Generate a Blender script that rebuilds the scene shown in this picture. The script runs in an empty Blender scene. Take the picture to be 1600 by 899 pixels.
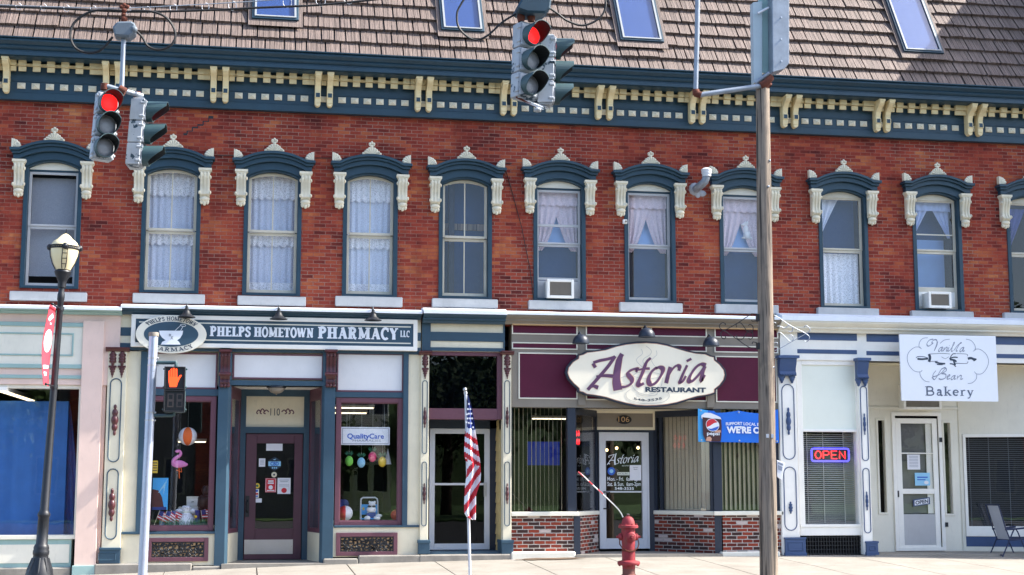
import bpy, math, random
from mathutils import Vector, Matrix
random.seed(7)
sc = bpy.context.scene
COL = sc.collection
RAD = math.radians

# ------------------------------------------------------------------ camera
D, H, FPX = 26.6, 1.40, 2308.0            # metres back from the facade (y = 0), eye height, focal length in photo pixels
YAW, PITCH = RAD(10.18), RAD(7.60)
FWD = Vector((math.sin(YAW) * math.cos(PITCH), math.cos(YAW) * math.cos(PITCH), math.sin(PITCH)))
RGT = Vector((math.cos(YAW), -math.sin(YAW), 0))
UP = RGT.cross(FWD)
EYE = Vector((0, -D, H))
cam = bpy.data.cameras.new('camera'); camo = bpy.data.objects.new('camera', cam); COL.objects.link(camo)
cam.sensor_width = 36; cam.lens = 36 * FPX / 1600; cam.clip_end = 2000
camo.matrix_world = Matrix(((RGT.x, UP.x, -FWD.x, EYE.x), (RGT.y, UP.y, -FWD.y, EYE.y), (RGT.z, UP.z, -FWD.z, EYE.z), (0, 0, 0, 1)))
sc.camera = camo

# ------------------------------------------------------------------ light
SUN_EL, SUN_AZ = RAD(44), RAD(84)         # azimuth from the facade normal towards +x
SUN = Vector((math.sin(SUN_AZ) * math.cos(SUN_EL), -math.cos(SUN_AZ) * math.cos(SUN_EL), math.sin(SUN_EL)))
w = bpy.data.worlds.new('World'); sc.world = w; w.use_nodes = True
nt = w.node_tree; bg = nt.nodes['Background']
sky = nt.nodes.new('ShaderNodeTexSky'); sky.sky_type = 'NISHITA'; sky.sun_disc = False
sky.air_density = .8; sky.dust_density = 1.7; sky.sun_elevation = SUN_EL; sky.sun_rotation = math.pi - SUN_AZ
nt.links.new(sky.outputs[0], bg.inputs[0]); bg.inputs[1].default_value = 0.135
sl = bpy.data.lights.new('sun', 'SUN'); sl.energy = 3.4; sl.angle = RAD(0.5); sl.color = (1, .95, .87)
so = bpy.data.objects.new('sun', sl); COL.objects.link(so); so.location = (20, -20, 30)
so.rotation_euler = SUN.to_track_quat('Z', 'Y').to_euler()
sc.view_settings.view_transform = 'Standard'; sc.view_settings.look = 'None'
sc.view_settings.gamma = 1; sc.view_settings.use_curve_mapping = False
sc.view_settings.exposure = 1.85
sc.cycles.transparent_max_bounces = 24; sc.cycles.max_bounces = 8

# ------------------------------------------------------------------ photo pixel -> world point on a plane y = Y
def ray(px, py):
    return FWD * FPX + RGT * (px - 800) - UP * (py - 449.5)
def at(px, py, Y=0.0):
    d = ray(px, py); t = (Y + D) / d.y
    return EYE + d * t
def X(px, py, Y=0.0): return at(px, py, Y).x
def Z(px, py, Y=0.0): return at(px, py, Y).z
def rect(x0, y0, x1, y1, Y=0.0):
    xm, ym = (x0 + x1) / 2, (y0 + y1) / 2
    return X(x0, ym, Y), X(x1, ym, Y), Z(xm, y1, Y), Z(xm, y0, Y)

# ------------------------------------------------------------------ mesh builder
LOC = {}
# parts that come in separate pieces: each piece becomes an object of its own
SPLIT = set('low_brick_wall plinth post stall_riser sill cream_board window_frame side_light panel_bead carved_leaf fascia_band fascia_stripe maroon_panel panel_moulding fascia_tab fascia_trim hanger eyelet bolt clamp elbow countdown_digit door_hardware wall_moulding transom_frame wall strap leaves'.split())
class MB:
    def __init__(s): s.v = []; s.f = []; s.m = []; s.cur = 0
    def add(s, vs, fs):
        n = len(s.v); s.v += [tuple(p) for p in vs]
        for f in fs: s.f.append([i + n for i in f]); s.m.append(s.cur)
        return s
    def hexa(s, p):
        return s.add(p, [(0, 3, 2, 1), (4, 5, 6, 7), (0, 1, 5, 4), (1, 2, 6, 5), (2, 3, 7, 6), (3, 0, 4, 7)])
    def box(s, x0, x1, y0, y1, z0, z1):
        if x0 > x1: x0, x1 = x1, x0
        if y0 > y1: y0, y1 = y1, y0
        if z0 > z1: z0, z1 = z1, z0
        return s.hexa([(x0, y0, z0), (x1, y0, z0), (x1, y1, z0), (x0, y1, z0), (x0, y0, z1), (x1, y0, z1), (x1, y1, z1), (x0, y1, z1)])
    def pb(s, x0, y0, x1, y1, Y, d=.05):          # box whose front face (plane y = Y) covers a photo rectangle
        a, b, c, e = rect(x0, y0, x1, y1, Y); return s.box(a, b, Y, Y + d, c, e)
    def prism(s, poly, y0, y1):                    # outline in x,z pushed along y
        n = len(poly)
        ar = sum(poly[i][0] * poly[(i + 1) % n][1] - poly[(i + 1) % n][0] * poly[i][1] for i in range(n))
        if ar < 0: poly = poly[::-1]
        vs = [(x, y0, z) for x, z in poly] + [(x, y1, z) for x, z in poly]
        return s.add(vs, [list(range(n)), list(range(2 * n - 1, n - 1, -1))] + [((i + 1) % n, i, n + i, n + (i + 1) % n) for i in range(n)])
    def profx(s, poly, x0, x1):                    # profile in y,z pushed along x
        n = len(poly)
        vs = [(x0, y, z) for y, z in poly] + [(x1, y, z) for y, z in poly]
        return s.add(vs, [list(range(n)), list(range(2 * n - 1, n - 1, -1))] + [((i + 1) % n, i, n + i, n + (i + 1) % n) for i in range(n)])
    def tube(s, pts, r, n=8, closed=False):
        pts = [Vector(p) for p in pts]; m = len(pts)
        rs = r if isinstance(r, (list, tuple)) else [r] * m
        vs = []; ref = None
        for i, p in enumerate(pts):
            a = pts[(i - 1) % m] if (closed or i) else pts[i]; b = pts[(i + 1) % m] if (closed or i < m - 1) else pts[i]
            t = (b - a).normalized()
            if ref is None:
                ref = t.cross(Vector((0, 0, 1)))
                if ref.length < .1: ref = t.cross(Vector((1, 0, 0)))
            ref = (ref - t * ref.dot(t)).normalized(); bi = t.cross(ref)
            for k in range(n):
                an = 2 * math.pi * k / n
                vs.append(p + (ref * math.cos(an) + bi * math.sin(an)) * rs[i])
        fs = []
        for i in range(m if closed else m - 1):
            j = (i + 1) % m
            for k in range(n):
                fs.append((i * n + k, i * n + (k + 1) % n, j * n + (k + 1) % n, j * n + k))
        if not closed: fs += [list(range(n))[::-1], list(range((m - 1) * n, m * n))]
        return s.add(vs, fs)
    def lathe(s, prof, c, n=20, axis=None):        # prof of (radius, height) about an axis (default z) through c
        c = Vector(c); ax = Vector(axis or (0, 0, 1)).normalized()
        u = ax.cross(Vector((0, 1, 0)));
        if u.length < .1: u = ax.cross(Vector((1, 0, 0)))
        u.normalize(); v = ax.cross(u)
        vs = []
        for r, h in prof:
            for k in range(n):
                an = 2 * math.pi * k / n
                vs.append(c + ax * h + (u * math.cos(an) + v * math.sin(an)) * max(r, 1e-4))
        fs = []
        for i in range(len(prof) - 1):
            for k in range(n):
                fs.append((i * n + k, i * n + (k + 1) % n, (i + 1) * n + (k + 1) % n, (i + 1) * n + k))
        fs += [list(range(n))[::-1], list(range((len(prof) - 1) * n, len(prof) * n))]
        return s.add(vs, fs)
    def ball(s, c, rx, ry=None, rz=None, n=12, m=8):
        ry = rx if ry is None else ry; rz = rx if rz is None else rz
        vs = []; fs = []
        for i in range(m + 1):
            th = math.pi * i / m
            for k in range(n):
                a = 2 * math.pi * k / n; q = max(math.sin(th), 1e-3)
                vs.append((c[0] + rx * q * math.cos(a), c[1] + ry * q * math.sin(a), c[2] - rz * math.cos(th)))
        for i in range(m):
            for k in range(n): fs.append((i * n + k, i * n + (k + 1) % n, (i + 1) * n + (k + 1) % n, (i + 1) * n + k))
        return s.add(vs, fs)
    def ribbon(s, pts, wd, y, th=.004, nib=None):  # flat stroke in x,z standing proud of plane y
        m = len(pts); L = []; R_ = []
        for i in range(m):
            a = pts[max(i - 1, 0)]; b = pts[min(i + 1, m - 1)]
            dx, dz = b[0] - a[0], b[1] - a[1]; l = math.hypot(dx, dz) or 1
            dx /= l; dz /= l
            ww = wd[i] if isinstance(wd, (list, tuple)) else wd
            if nib is not None: ww = ww * max(.42, abs(dx * math.sin(nib) - dz * math.cos(nib)))
            L.append((pts[i][0] - dz * ww / 2, pts[i][1] + dx * ww / 2)); R_.append((pts[i][0] + dz * ww / 2, pts[i][1] - dx * ww / 2))
        for i in range(m - 1):
            a, b, c, d = R_[i], R_[i + 1], L[i + 1], L[i]
            s.add([(a[0], y - th, a[1]), (b[0], y - th, b[1]), (c[0], y - th, c[1]), (d[0], y - th, d[1])], [(0, 1, 2, 3)])
        for q in (L[::-1], R_):
            for i in range(m - 1):
                a, b = q[i], q[i + 1]
                s.add([(a[0], y, a[1]), (b[0], y, b[1]), (b[0], y - th, b[1]), (a[0], y - th, a[1])], [(0, 1, 2, 3)])
        return s
    def sheet(s, grid, th=0.0):                    # grid[i][j] of points -> quads; th gives it a back
        a = len(grid); b = len(grid[0])
        vs = [p for r in grid for p in r]
        fs = [(i * b + j, i * b + j + 1, (i + 1) * b + j + 1, (i + 1) * b + j) for i in range(a - 1) for j in range(b - 1)]
        s.add(vs, fs)
        if th:
            s.add([(p[0], p[1] + th, p[2]) for p in vs], [f[::-1] for f in fs])
        return s
    def pieces(s, gap=.015):
        par = list(range(len(s.v)))
        def fd(i):
            while par[i] != i: par[i] = par[par[i]]; i = par[i]
            return i
        for f in s.f:
            for i in f[1:]: par[fd(i)] = fd(f[0])
        bb = {}
        for i, p in enumerate(s.v):
            r = fd(i); b = bb.setdefault(r, [list(p), list(p), [r]])
            for k in range(3): b[0][k] = min(b[0][k], p[k]); b[1][k] = max(b[1][k], p[k])
        L = list(bb.values()); ch = True
        while ch:
            ch = False
            for i in range(len(L)):
                for j in range(i + 1, len(L)):
                    if all(L[i][0][k] - gap <= L[j][1][k] and L[j][0][k] - gap <= L[i][1][k] for k in range(3)):
                        for k in range(3): L[i][0][k] = min(L[i][0][k], L[j][0][k]); L[i][1][k] = max(L[i][1][k], L[j][1][k])
                        L[i][2] += L[j][2]; del L[j]; ch = True; break
                if ch: break
        out = []
        for _, _, rs in L:
            rs = set(rs); m_ = MB(); ids = {}
            for f, mi in zip(s.f, s.m):
                if fd(f[0]) in rs:
                    m_.f.append([ids.setdefault(i, len(ids)) for i in f]); m_.m.append(mi)
            m_.v = [s.v[i] for i in ids]; out.append(m_)
        return out
    def build(s, name, mat, parent=None, smooth=False, bevel=0.0):
        if name in SPLIT:
            q = s.pieces()
            if len(q) > 1:
                for m_ in q[1:]: m_._build(name, mat, parent, smooth, bevel)
                return q[0]._build(name, mat, parent, smooth, bevel)
        return s._build(name, mat, parent, smooth, bevel)
    def _build(s, name, mat, parent=None, smooth=False, bevel=0.0):
        me = bpy.data.meshes.new(name)
        o = bpy.data.objects.new(name, me); COL.objects.link(o)
        off = Vector((0, 0, 0))
        if parent is not None:
            off = LOC.get(parent.name, Vector((0, 0, 0))); o.parent = parent; LOC[o.name] = off
        me.from_pydata([tuple(Vector(p) - off) for p in s.v], [], s.f)
        for m_ in (mat if isinstance(mat, (list, tuple)) else [mat]): me.materials.append(m_)
        if isinstance(mat, (list, tuple)): me.polygons.foreach_set('material_index', s.m)
        if smooth:
            me.polygons.foreach_set('use_smooth', [True] * len(me.polygons))
            try: me.set_sharp_from_angle(angle=RAD(40))
            except Exception: pass
        me.update()
        if bevel:
            b = o.modifiers.new('bevel', 'BEVEL'); b.width = bevel; b.segments = 1; b.limit_method = 'ANGLE'; b.angle_limit = RAD(50)
        return o

def tag(o, label=None, cat=None, group=None, kind=None):
    for k, v in (('label', label), ('category', cat), ('group', group), ('kind', kind)):
        if v: o[k] = v
    return o
def thing(name, loc, label, cat, group=None):
    o = bpy.data.objects.new(name, None); COL.objects.link(o); o.location = loc; o.empty_display_size = .1
    LOC[o.name] = Vector(loc); return tag(o, label, cat, group)
def dup(root, loc, label=None):
    """copy a thing with its parts and their sub-parts"""
    r = root.copy(); COL.objects.link(r); r.location = loc; LOC[r.name] = Vector(loc)
    if label: r['label'] = label
    def kids(a, b):
        for ch in list(a.children):
            c = ch.copy(); COL.objects.link(c); c.parent = b; kids(ch, c)
    kids(root, r); return r

# ------------------------------------------------------------------ materials
def lin(c):
    c = c / 255.0
    return c / 12.92 if c <= .04045 else ((c + .055) / 1.055) ** 2.4
def rgb(r, g, b): return (lin(r), lin(g), lin(b), 1)
def newmat(name):
    m = bpy.data.materials.new(name); m.use_nodes = True
    return m, m.node_tree, m.node_tree.nodes['Principled BSDF']
def N(t, typ, **k):
    n = t.nodes.new(typ)
    for a, v in k.items(): setattr(n, a, v)
    return n
def pos(t, sx=1, sy=1, sz=1):
    g = N(t, 'ShaderNodeNewGeometry'); mp = N(t, 'ShaderNodeMapping'); mp.inputs['Scale'].default_value = (sx, sy, sz)
    t.links.new(g.outputs['Position'], mp.inputs[0]); return mp.outputs[0]
def noise(t, vec, scale, detail=4, rough=.55):
    n = N(t, 'ShaderNodeTexNoise'); n.inputs['Scale'].default_value = scale; n.inputs['Detail'].default_value = detail
    n.inputs['Roughness'].default_value = rough; t.links.new(vec, n.inputs['Vector']); return n.outputs['Fac']
def ramp(t, fac, stops, interp='LINEAR'):
    r = N(t, 'ShaderNodeValToRGB'); r.color_ramp.interpolation = interp
    e = r.color_ramp.elements
    while len(e) < len(stops): e.new(.5)
    for i, (p, c) in enumerate(stops):
        e[i].position = p; e[i].color = c if len(c) == 4 else (*c, 1)
    t.links.new(fac, r.inputs[0]); return r.outputs[0]
def mixc(t, fac, a, b, mode='MIX'):
    m = N(t, 'ShaderNodeMix', data_type='RGBA', blend_type=mode)
    for s_, val in ((m.inputs[0], fac), (m.inputs[6], a), (m.inputs[7], b)):
        if isinstance(val, (int, float)): s_.default_value = val
        elif isinstance(val, tuple): s_.default_value = val
        else: t.links.new(val, s_)
    return m.outputs[2]
def bump(t, b, h, dist=.01, st=.5):
    n = N(t, 'ShaderNodeBump'); n.inputs['Strength'].default_value = st; n.inputs['Distance'].default_value = dist
    t.links.new(h, n.inputs['Height']); t.links.new(n.outputs[0], b.inputs['Normal'])
def paint(name, c, rough=.5, var=.14, dirt=.25, chip=None, metal=0, spec=.5, bm=.15, scale=5):
    """painted surface: broad fading, fine grime, optional flaked patches"""
    m, t, b = newmat(name)
    v = pos(t)
    lo = tuple(x * (1 - var) for x in c[:3]) + (1,); hi = tuple(min(1, x * (1 + var * .7)) for x in c[:3]) + (1,)
    col = ramp(t, noise(t, v, scale * .5, 5, .6), [(.3, lo), (.7, hi)])
    if dirt:
        g = ramp(t, noise(t, pos(t, 1, 1, .25), scale * 5, 6, .7), [(.56, (0, 0, 0)), (.78, (dirt, dirt, dirt))])
        col = mixc(t, g, col, tuple(x * .45 + .02 for x in c[:3]) + (1,))
    if chip:
        g = ramp(t, noise(t, v, 9, 5, .6), [(.59, (0, 0, 0)), (.61, (1, 1, 1))])
        col = mixc(t, g, col, chip)
    t.links.new(col, b.inputs['Base Color'])
    r = N(t, 'ShaderNodeMapRange'); r.inputs[3].default_value = max(.05, rough - .1); r.inputs[4].default_value = min(1, rough + .15)
    t.links.new(noise(t, v, scale * 3), r.inputs[0]); t.links.new(r.outputs[0], b.inputs['Roughness'])
    b.inputs['Metallic'].default_value = metal; b.inputs['Specular IOR Level'].default_value = spec
    if bm: bump(t, b, noise(t, v, 40, 3), .004, bm)
    return m
def emit(name, c, st):
    m, t, b = newmat(name); b.inputs['Base Color'].default_value = c
    b.inputs['Emission Color'].default_value = c; b.inputs['Emission Strength'].default_value = st
    return m
def glassmat(name, f0, tint=(1, 1, 1, 1), rough=0.0):
    m, t, b = newmat(name); t.nodes.remove(b); out = t.nodes['Material Output']
    # Schlick reflectance of each face, the same from inside and outside
    lw = N(t, 'ShaderNodeLayerWeight'); lw.inputs[0].default_value = .5
    pw = N(t, 'ShaderNodeMath', operation='POWER'); t.links.new(lw.outputs['Facing'], pw.inputs[0]); pw.inputs[1].default_value = 5
    f = N(t, 'ShaderNodeMath', operation='MULTIPLY_ADD'); t.links.new(pw.outputs[0], f.inputs[0]); f.inputs[1].default_value = 1 - f0; f.inputs[2].default_value = f0
    tr = N(t, 'ShaderNodeBsdfTransparent'); tr.inputs[0].default_value = tint
    gl = N(t, 'ShaderNodeBsdfGlossy'); gl.inputs['Roughness'].default_value = rough
    # old float glass is never quite flat
    bn = N(t, 'ShaderNodeBump'); bn.inputs['Strength'].default_value = .014; bn.inputs['Distance'].default_value = .02
    t.links.new(noise(t, pos(t), 2.2, 2), bn.inputs['Height']); t.links.new(bn.outputs[0], gl.inputs['Normal'])
    mx = N(t, 'ShaderNodeMixShader'); t.links.new(f.outputs[0], mx.inputs[0]); t.links.new(tr.outputs[0], mx.inputs[1]); t.links.new(gl.outputs[0], mx.inputs[2])
    t.links.new(mx.outputs[0], out.inputs[0]); return m
def brickmat(name, stops, mortar, bw=.207, bh=.067, ms=.008, weather=True, along=None):
    m, t, b = newmat(name)
    g = N(t, 'ShaderNodeNewGeometry'); s = N(t, 'ShaderNodeSeparateXYZ'); t.links.new(g.outputs['Position'], s.inputs[0])
    cb = N(t, 'ShaderNodeCombineXYZ')
    if along:                                      # splayed wall: courses run along its own length
        mx_ = N(t, 'ShaderNodeMath', operation='MULTIPLY'); t.links.new(s.outputs[0], mx_.inputs[0]); mx_.inputs[1].default_value = along[0]
        ad = N(t, 'ShaderNodeMath', operation='MULTIPLY_ADD'); t.links.new(s.outputs[1], ad.inputs[0]); ad.inputs[1].default_value = along[1]; t.links.new(mx_.outputs[0], ad.inputs[2])
        t.links.new(ad.outputs[0], cb.inputs[0])
    else: t.links.new(s.outputs[0], cb.inputs[0])
    t.links.new(s.outputs[2], cb.inputs[1])
    wob = N(t, 'ShaderNodeVectorMath', operation='MULTIPLY_ADD'); nz = N(t, 'ShaderNodeTexNoise'); nz.inputs['Scale'].default_value = 9
    t.links.new(g.outputs['Position'], nz.inputs['Vector']); t.links.new(nz.outputs['Color'], wob.inputs[0])
    wob.inputs[1].default_value = (.012, .012, 0); t.links.new(cb.outputs[0], wob.inputs[2])
    br = N(t, 'ShaderNodeTexBrick'); br.offset = .5; br.squash = 1
    br.inputs['Color1'].default_value = (0, 0, 0, 1); br.inputs['Color2'].default_value = (1, 1, 1, 1); br.inputs['Mortar'].default_value = (.5, .5, .5, 1)
    br.inputs['Scale'].default_value = 1; br.inputs['Mortar Size'].default_value = ms; br.inputs['Mortar Smooth'].default_value = .3
    br.inputs['Brick Width'].default_value = bw; br.inputs['Row Height'].default_value = bh
    t.links.new(wob.outputs[0], br.inputs['Vector'])
    v = pos(t)
    fac = br.outputs['Color']
    if weather:                                    # broad zones lean to one end of the range
        z = N(t, 'ShaderNodeMath', operation='MULTIPLY_ADD'); t.links.new(noise(t, pos(t, 1, 1, 1.6), .8, 5, .6), z.inputs[0]); z.inputs[1].default_value = 1.5
        z.inputs[2].default_value = -.78
        ad = N(t, 'ShaderNodeMath', operation='MULTIPLY_ADD'); t.links.new(fac, ad.inputs[0]); ad.inputs[1].default_value = .52; ad.inputs[2].default_value = .21
        a2 = N(t, 'ShaderNodeMath', operation='ADD'); t.links.new(ad.outputs[0], a2.inputs[0]); t.links.new(z.outputs[0], a2.inputs[1]); fac = a2.outputs[0]
    col = ramp(t, fac, stops, 'LINEAR' if weather else 'CONSTANT')
    col = mixc(t, .4, col, ramp(t, noise(t, v, 55, 5, .7), [(.25, (.4, .4, .4)), (.75, (1, 1, 1))]), 'MULTIPLY')
    if weather:
        st = ramp(t, noise(t, pos(t, 1, 1, .3), 2.2, 6, .65), [(.5, (0, 0, 0)), (.74, (.62, .62, .62))])
        col = mixc(t, st, col, rgb(78, 42, 38))
        ef = ramp(t, noise(t, pos(t, 1.3, 1, .5), 3.4, 6, .7), [(.66, (0, 0, 0)), (.85, (.4, .4, .4))])
        col = mixc(t, ef, col, rgb(170, 140, 130))
        sp = ramp(t, noise(t, v, 17, 2, .5), [(.775, (0, 0, 0)), (.79, (.9, .9, .9))])
        col = mixc(t, sp, col, rgb(205, 190, 180))
    mo = ramp(t, noise(t, v, 30, 4), [(.3, tuple(x * .6 for x in mortar[:3])), (.7, mortar)])
    fm = br.outputs['Fac']
    if weather:                                    # painted over joints in places
        q = N(t, 'ShaderNodeMath', operation='MULTIPLY'); t.links.new(br.outputs['Fac'], q.inputs[0])
        t.links.new(ramp(t, noise(t, v, 1.1, 4), [(.38, (.25, .25, .25)), (.62, (.95, .95, .95))]), q.inputs[1]); fm = q.outputs[0]
    col = mixc(t, fm, col, mo)
    t.links.new(col, b.inputs['Base Color']); b.inputs['Roughness'].default_value = .95; b.inputs['Specular IOR Level'].default_value = .06
    inv = N(t, 'ShaderNodeMath', operation='MULTIPLY_ADD'); t.links.new(br.outputs['Fac'], inv.inputs[0]); inv.inputs[1].default_value = -1
    t.links.new(noise(t, v, 60, 4), inv.inputs[2]); bump(t, b, inv.outputs[0], .012, .7)
    return m
def grainwood(name, c1, c2, sz=.08, rough=.8):
    m, t, b = newmat(name)
    col = ramp(t, noise(t, pos(t, 1, 1, sz), 22, 7, .7), [(.3, c1), (.72, c2)])
    col = mixc(t, ramp(t, noise(t, pos(t, 1, 1, .5), 5, 4), [(.55, (0, 0, 0)), (.75, (.6, .6, .6))]), col, tuple(x * .45 for x in c1[:3]) + (1,))
    col = mixc(t, ramp(t, noise(t, pos(t, 1, 1, .03), 26, 3, .5), [(.54, (0, 0, 0)), (.60, (.85, .85, .85))]), col, tuple(x * .22 for x in c1[:3]) + (1,))
    t.links.new(col, b.inputs['Base Color']); b.inputs['Roughness'].default_value = rough
    bump(t, b, noise(t, pos(t, 1, 1, sz), 30, 6, .7), .012, .6); return m

M = {}
M['teal'] = paint('teal_paint', rgb(28, 60, 76), .5, dirt=.3)
M['teal2'] = paint('shop_teal_paint', rgb(46, 75, 93), .5, dirt=.3)
M['cream'] = paint('cream_paint', rgb(228, 219, 192), .6, .08, .3)
M['cream_old'] = paint('aged_cream_paint', rgb(222, 214, 190), .7, .12, .5, scale=9)
M['trim'] = paint('cornice_cream', rgb(226, 208, 162), .7, .1, .4, scale=9)
M['ivory'] = paint('ivory_paint', rgb(228, 224, 208), .55, .06, .25)
M['sash'] = paint('sash_paint', rgb(208, 200, 180), .6, .1, .4)
M['vinyl'] = paint('storm_frame', rgb(186, 186, 186), .5, .06, .3)
M['sill'] = paint('sill_stone', rgb(186, 186, 184), .75, .14, .5, scale=6)
M['stone'] = paint('plinth_stone', rgb(140, 135, 126), .85, .25, .7, bm=.5, scale=7)
M['white'] = paint('white_paint', rgb(244, 241, 232), .55, .05, .22)
M['flash'] = paint('flashing', rgb(226, 232, 238), .5, .05, .2)
M['pink'] = paint('pink_paint', rgb(228, 200, 186), .6, .07, .22)
M['sage'] = paint('sage_paint', rgb(150, 180, 176), .6, .08, .25)
M['maroon'] = paint('maroon_panel', rgb(84, 24, 50), .6, .1, .2, spec=.25)
M['plum'] = paint('plum_paint', rgb(102, 62, 74), .5, .1, .25)
M['oxblood'] = paint('oxblood_paint', rgb(78, 32, 36), .35, .12, .25, spec=.6)
M['taupe'] = paint('taupe_paint', rgb(132, 124, 112), .6, .08, .25)
M['tan'] = paint('tan_line', rgb(196, 160, 116), .6, .08, .2)
M['navy'] = paint('navy_paint', rgb(30, 40, 56), .45, .1, .25)
M['blue'] = paint('cobalt_paint', rgb(56, 80, 120), .45, .12, .3)
M['black'] = paint('black_paint', rgb(26, 28, 32), .45, .1, .2)
M['alu'] = paint('aluminium', rgb(206, 208, 212), .4, .05, .25)
M['galv'] = paint('galvanised', rgb(142, 150, 160), .45, .2, .45, metal=.3, scale=9)
M['rust'] = paint('rust', rgb(96, 48, 32), .9, .3, .5, bm=.5, scale=20)
M['peel'] = paint('peeling_silver', rgb(172, 176, 180), .5, .14, .5, chip=rgb(46, 66, 78), scale=8)
M['visor'] = paint('visor_green', rgb(50, 76, 80), .5, .12, .3)
M['visor_in'] = paint('visor_inside', rgb(20, 26, 28), .7, .1, 0)
M['lens_off'] = paint('dull_lens', rgb(168, 170, 176), .25, .1, .2)
M['red_lamp'] = emit('red_lamp', (1, .012, .012, 1), .62)
M['hand'] = emit('hand_lamp', (1, .07, .012, 1), .62)
M['neon_red'] = emit('neon_red', (1, .03, .04, 1), .9)
M['neon_blue'] = emit('neon_blue', (.10, .09, .85, 1), .55)
M['bulb'] = emit('warm_bulb', (1, .66, .3, 1), 1.6)
M['tube'] = emit('lamp_tube', (1, .86, .6, 1), .8)
M['glass'] = glassmat('shop_glass', .06)
M['glass_up'] = glassmat('upstairs_glass', .03)
M['glass_sky'] = glassmat('skylight_glass', .10, (.8, .86, .95, 1))
M['glass_dark'] = glassmat('tinted_glass', .03, (.35, .38, .42, 1))
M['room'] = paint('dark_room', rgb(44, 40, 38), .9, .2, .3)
M['room_up'] = paint('upstairs_room', rgb(40, 48, 60), .9, .2, .3)
M['skyblind'] = paint('skylight_blind', rgb(48, 84, 136), .6, .06, .1)  # blue that paints the reflected sky into the skylights
M['bluescreen'] = paint('blue_grey_board', rgb(22, 60, 104), .8, .12, .3)
M['paleblind'] = paint('pale_blue_blind', rgb(150, 186, 234), .8, .06, .1)  # sky reflection of the upstairs panes, painted on flat panels
M['signcream'] = paint('sign_cream', rgb(240, 232, 210), .5, .03, .1)
M['greymetal'] = paint('grey_metal', rgb(98, 110, 120), .5, .15, .4)
M['skyframe'] = paint('skylight_bead', rgb(146, 150, 152), .5, .08, .2)
M['dampstain'] = paint('damp_stain', rgb(104, 84, 64), .7, .3, .4)
M['pale'] = paint('pale_board', rgb(222, 222, 222), .4, .05, .15)
M['mint'] = paint('pale_shade', rgb(232, 236, 222), .5, .03, .1)
M['signwhite'] = paint('sign_white', rgb(232, 236, 242), .4, .02, .08)
M['ink'] = paint('dark_ink', rgb(34, 52, 72), .5, .05, 0, bm=0)
M['greyink'] = paint('grey_ink', rgb(136, 144, 160), .5, .05, 0, bm=0)
M['purple'] = paint('purple_letter', rgb(96, 58, 92), .45, .08, 0, bm=0)
M['copper'] = paint('copper_edge', rgb(206, 154, 128), .5, .05, 0, bm=0)
M['cuptan'] = paint('cup_line', rgb(196, 192, 182), .5, .05, 0, bm=0)
M['hyd'] = paint('hydrant_red', rgb(142, 40, 48), .65, .22, .5, chip=rgb(128, 58, 50), scale=10)
M['iron'] = paint('lamp_iron', rgb(25, 28, 34), .45, .12, .25)
M['steel'] = paint('brushed_steel', rgb(190, 190, 190), .3, .06, .2, metal=.8)
M['red'] = paint('red_paint', rgb(206, 40, 52), .5, .06, .05, bm=0)
M['flagblue'] = paint('flag_blue', rgb(40, 58, 128), .7, .05, 0, bm=0)
M['flagred'] = paint('flag_red', rgb(196, 34, 50), .7, .05, 0, bm=0)
M['flagwhite'] = paint('flag_white', rgb(236, 236, 240), .7, .03, 0, bm=0)
M['bannerred'] = paint('banner_red', rgb(214, 62, 78), .7, .06, .1, bm=0)
M['cyan'] = paint('cyan_print', rgb(110, 200, 214), .6, .04, 0, bm=0)
M['vblue'] = paint('vinyl_blue', rgb(22, 108, 214), .35, .05, 0, bm=0)
M['vsky'] = paint('vinyl_sky', rgb(70, 170, 236), .35, .05, 0, bm=0)
M['cola'] = paint('cola_brown', rgb(66, 30, 34), .4, .3, 0, bm=0)
M['pbright'] = paint('print_blue', rgb(40, 96, 196), .4, .05, 0, bm=0)
M['yellow'] = paint('yellow_paper', rgb(232, 196, 60), .6, .05, 0, bm=0)
M['green'] = paint('green_paper', rgb(120, 200, 80), .6, .05, 0, bm=0)
M['dgreen'] = paint('green_leaf_paper', rgb(40, 110, 84), .6, .1, 0, bm=0)
M['lblue'] = paint('pale_blue_paper', rgb(150, 206, 236), .6, .05, 0, bm=0)
M['magenta'] = paint('magenta_paper', rgb(214, 40, 110), .6, .05, 0, bm=0)
M['orange'] = paint('orange_paper', rgb(232, 106, 36), .6, .05, 0, bm=0)
M['fpink'] = paint('flamingo_pink', rgb(222, 130, 190), .6, .15, 0, bm=.5)
M['paper'] = paint('white_paper', rgb(232, 232, 236), .7, .03, .05, bm=0)
M['plush'] = paint('white_plush', rgb(236, 236, 236), .95, .08, .1, bm=1.0)
M['chairblue'] = paint('chair_blue', rgb(26, 40, 72), .6, .1, .2)
M['chairweb'] = paint('chair_web', rgb(168, 172, 182), .7, .05, .15)
M['cable'] = paint('cable_black', rgb(9, 12, 17), .6, .1, 0, bm=0)
M['asphalt'] = paint('asphalt', rgb(72, 72, 72), .9, .15, .4, bm=.6, scale=6)
M['roadpaint'] = paint('road_paint', rgb(214, 214, 208), .8, .1, .4)
M['concrete'] = None
M['polewood'] = grainwood('pole_wood', rgb(92, 84, 77), rgb(164, 146, 126), .04)
M['shinglewall'] = paint('cream_shingle', rgb(206, 184, 128), .7, .1, .3)
M['brick'] = brickmat('facade_brick', [(.04, rgb(92, 44, 42)), (.28, rgb(142, 62, 52)), (.55, rgb(164, 75, 58)), (.8, rgb(188, 106, 70)), (1.0, rgb(214, 150, 100))], rgb(166, 132, 118), ms=.007)
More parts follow.
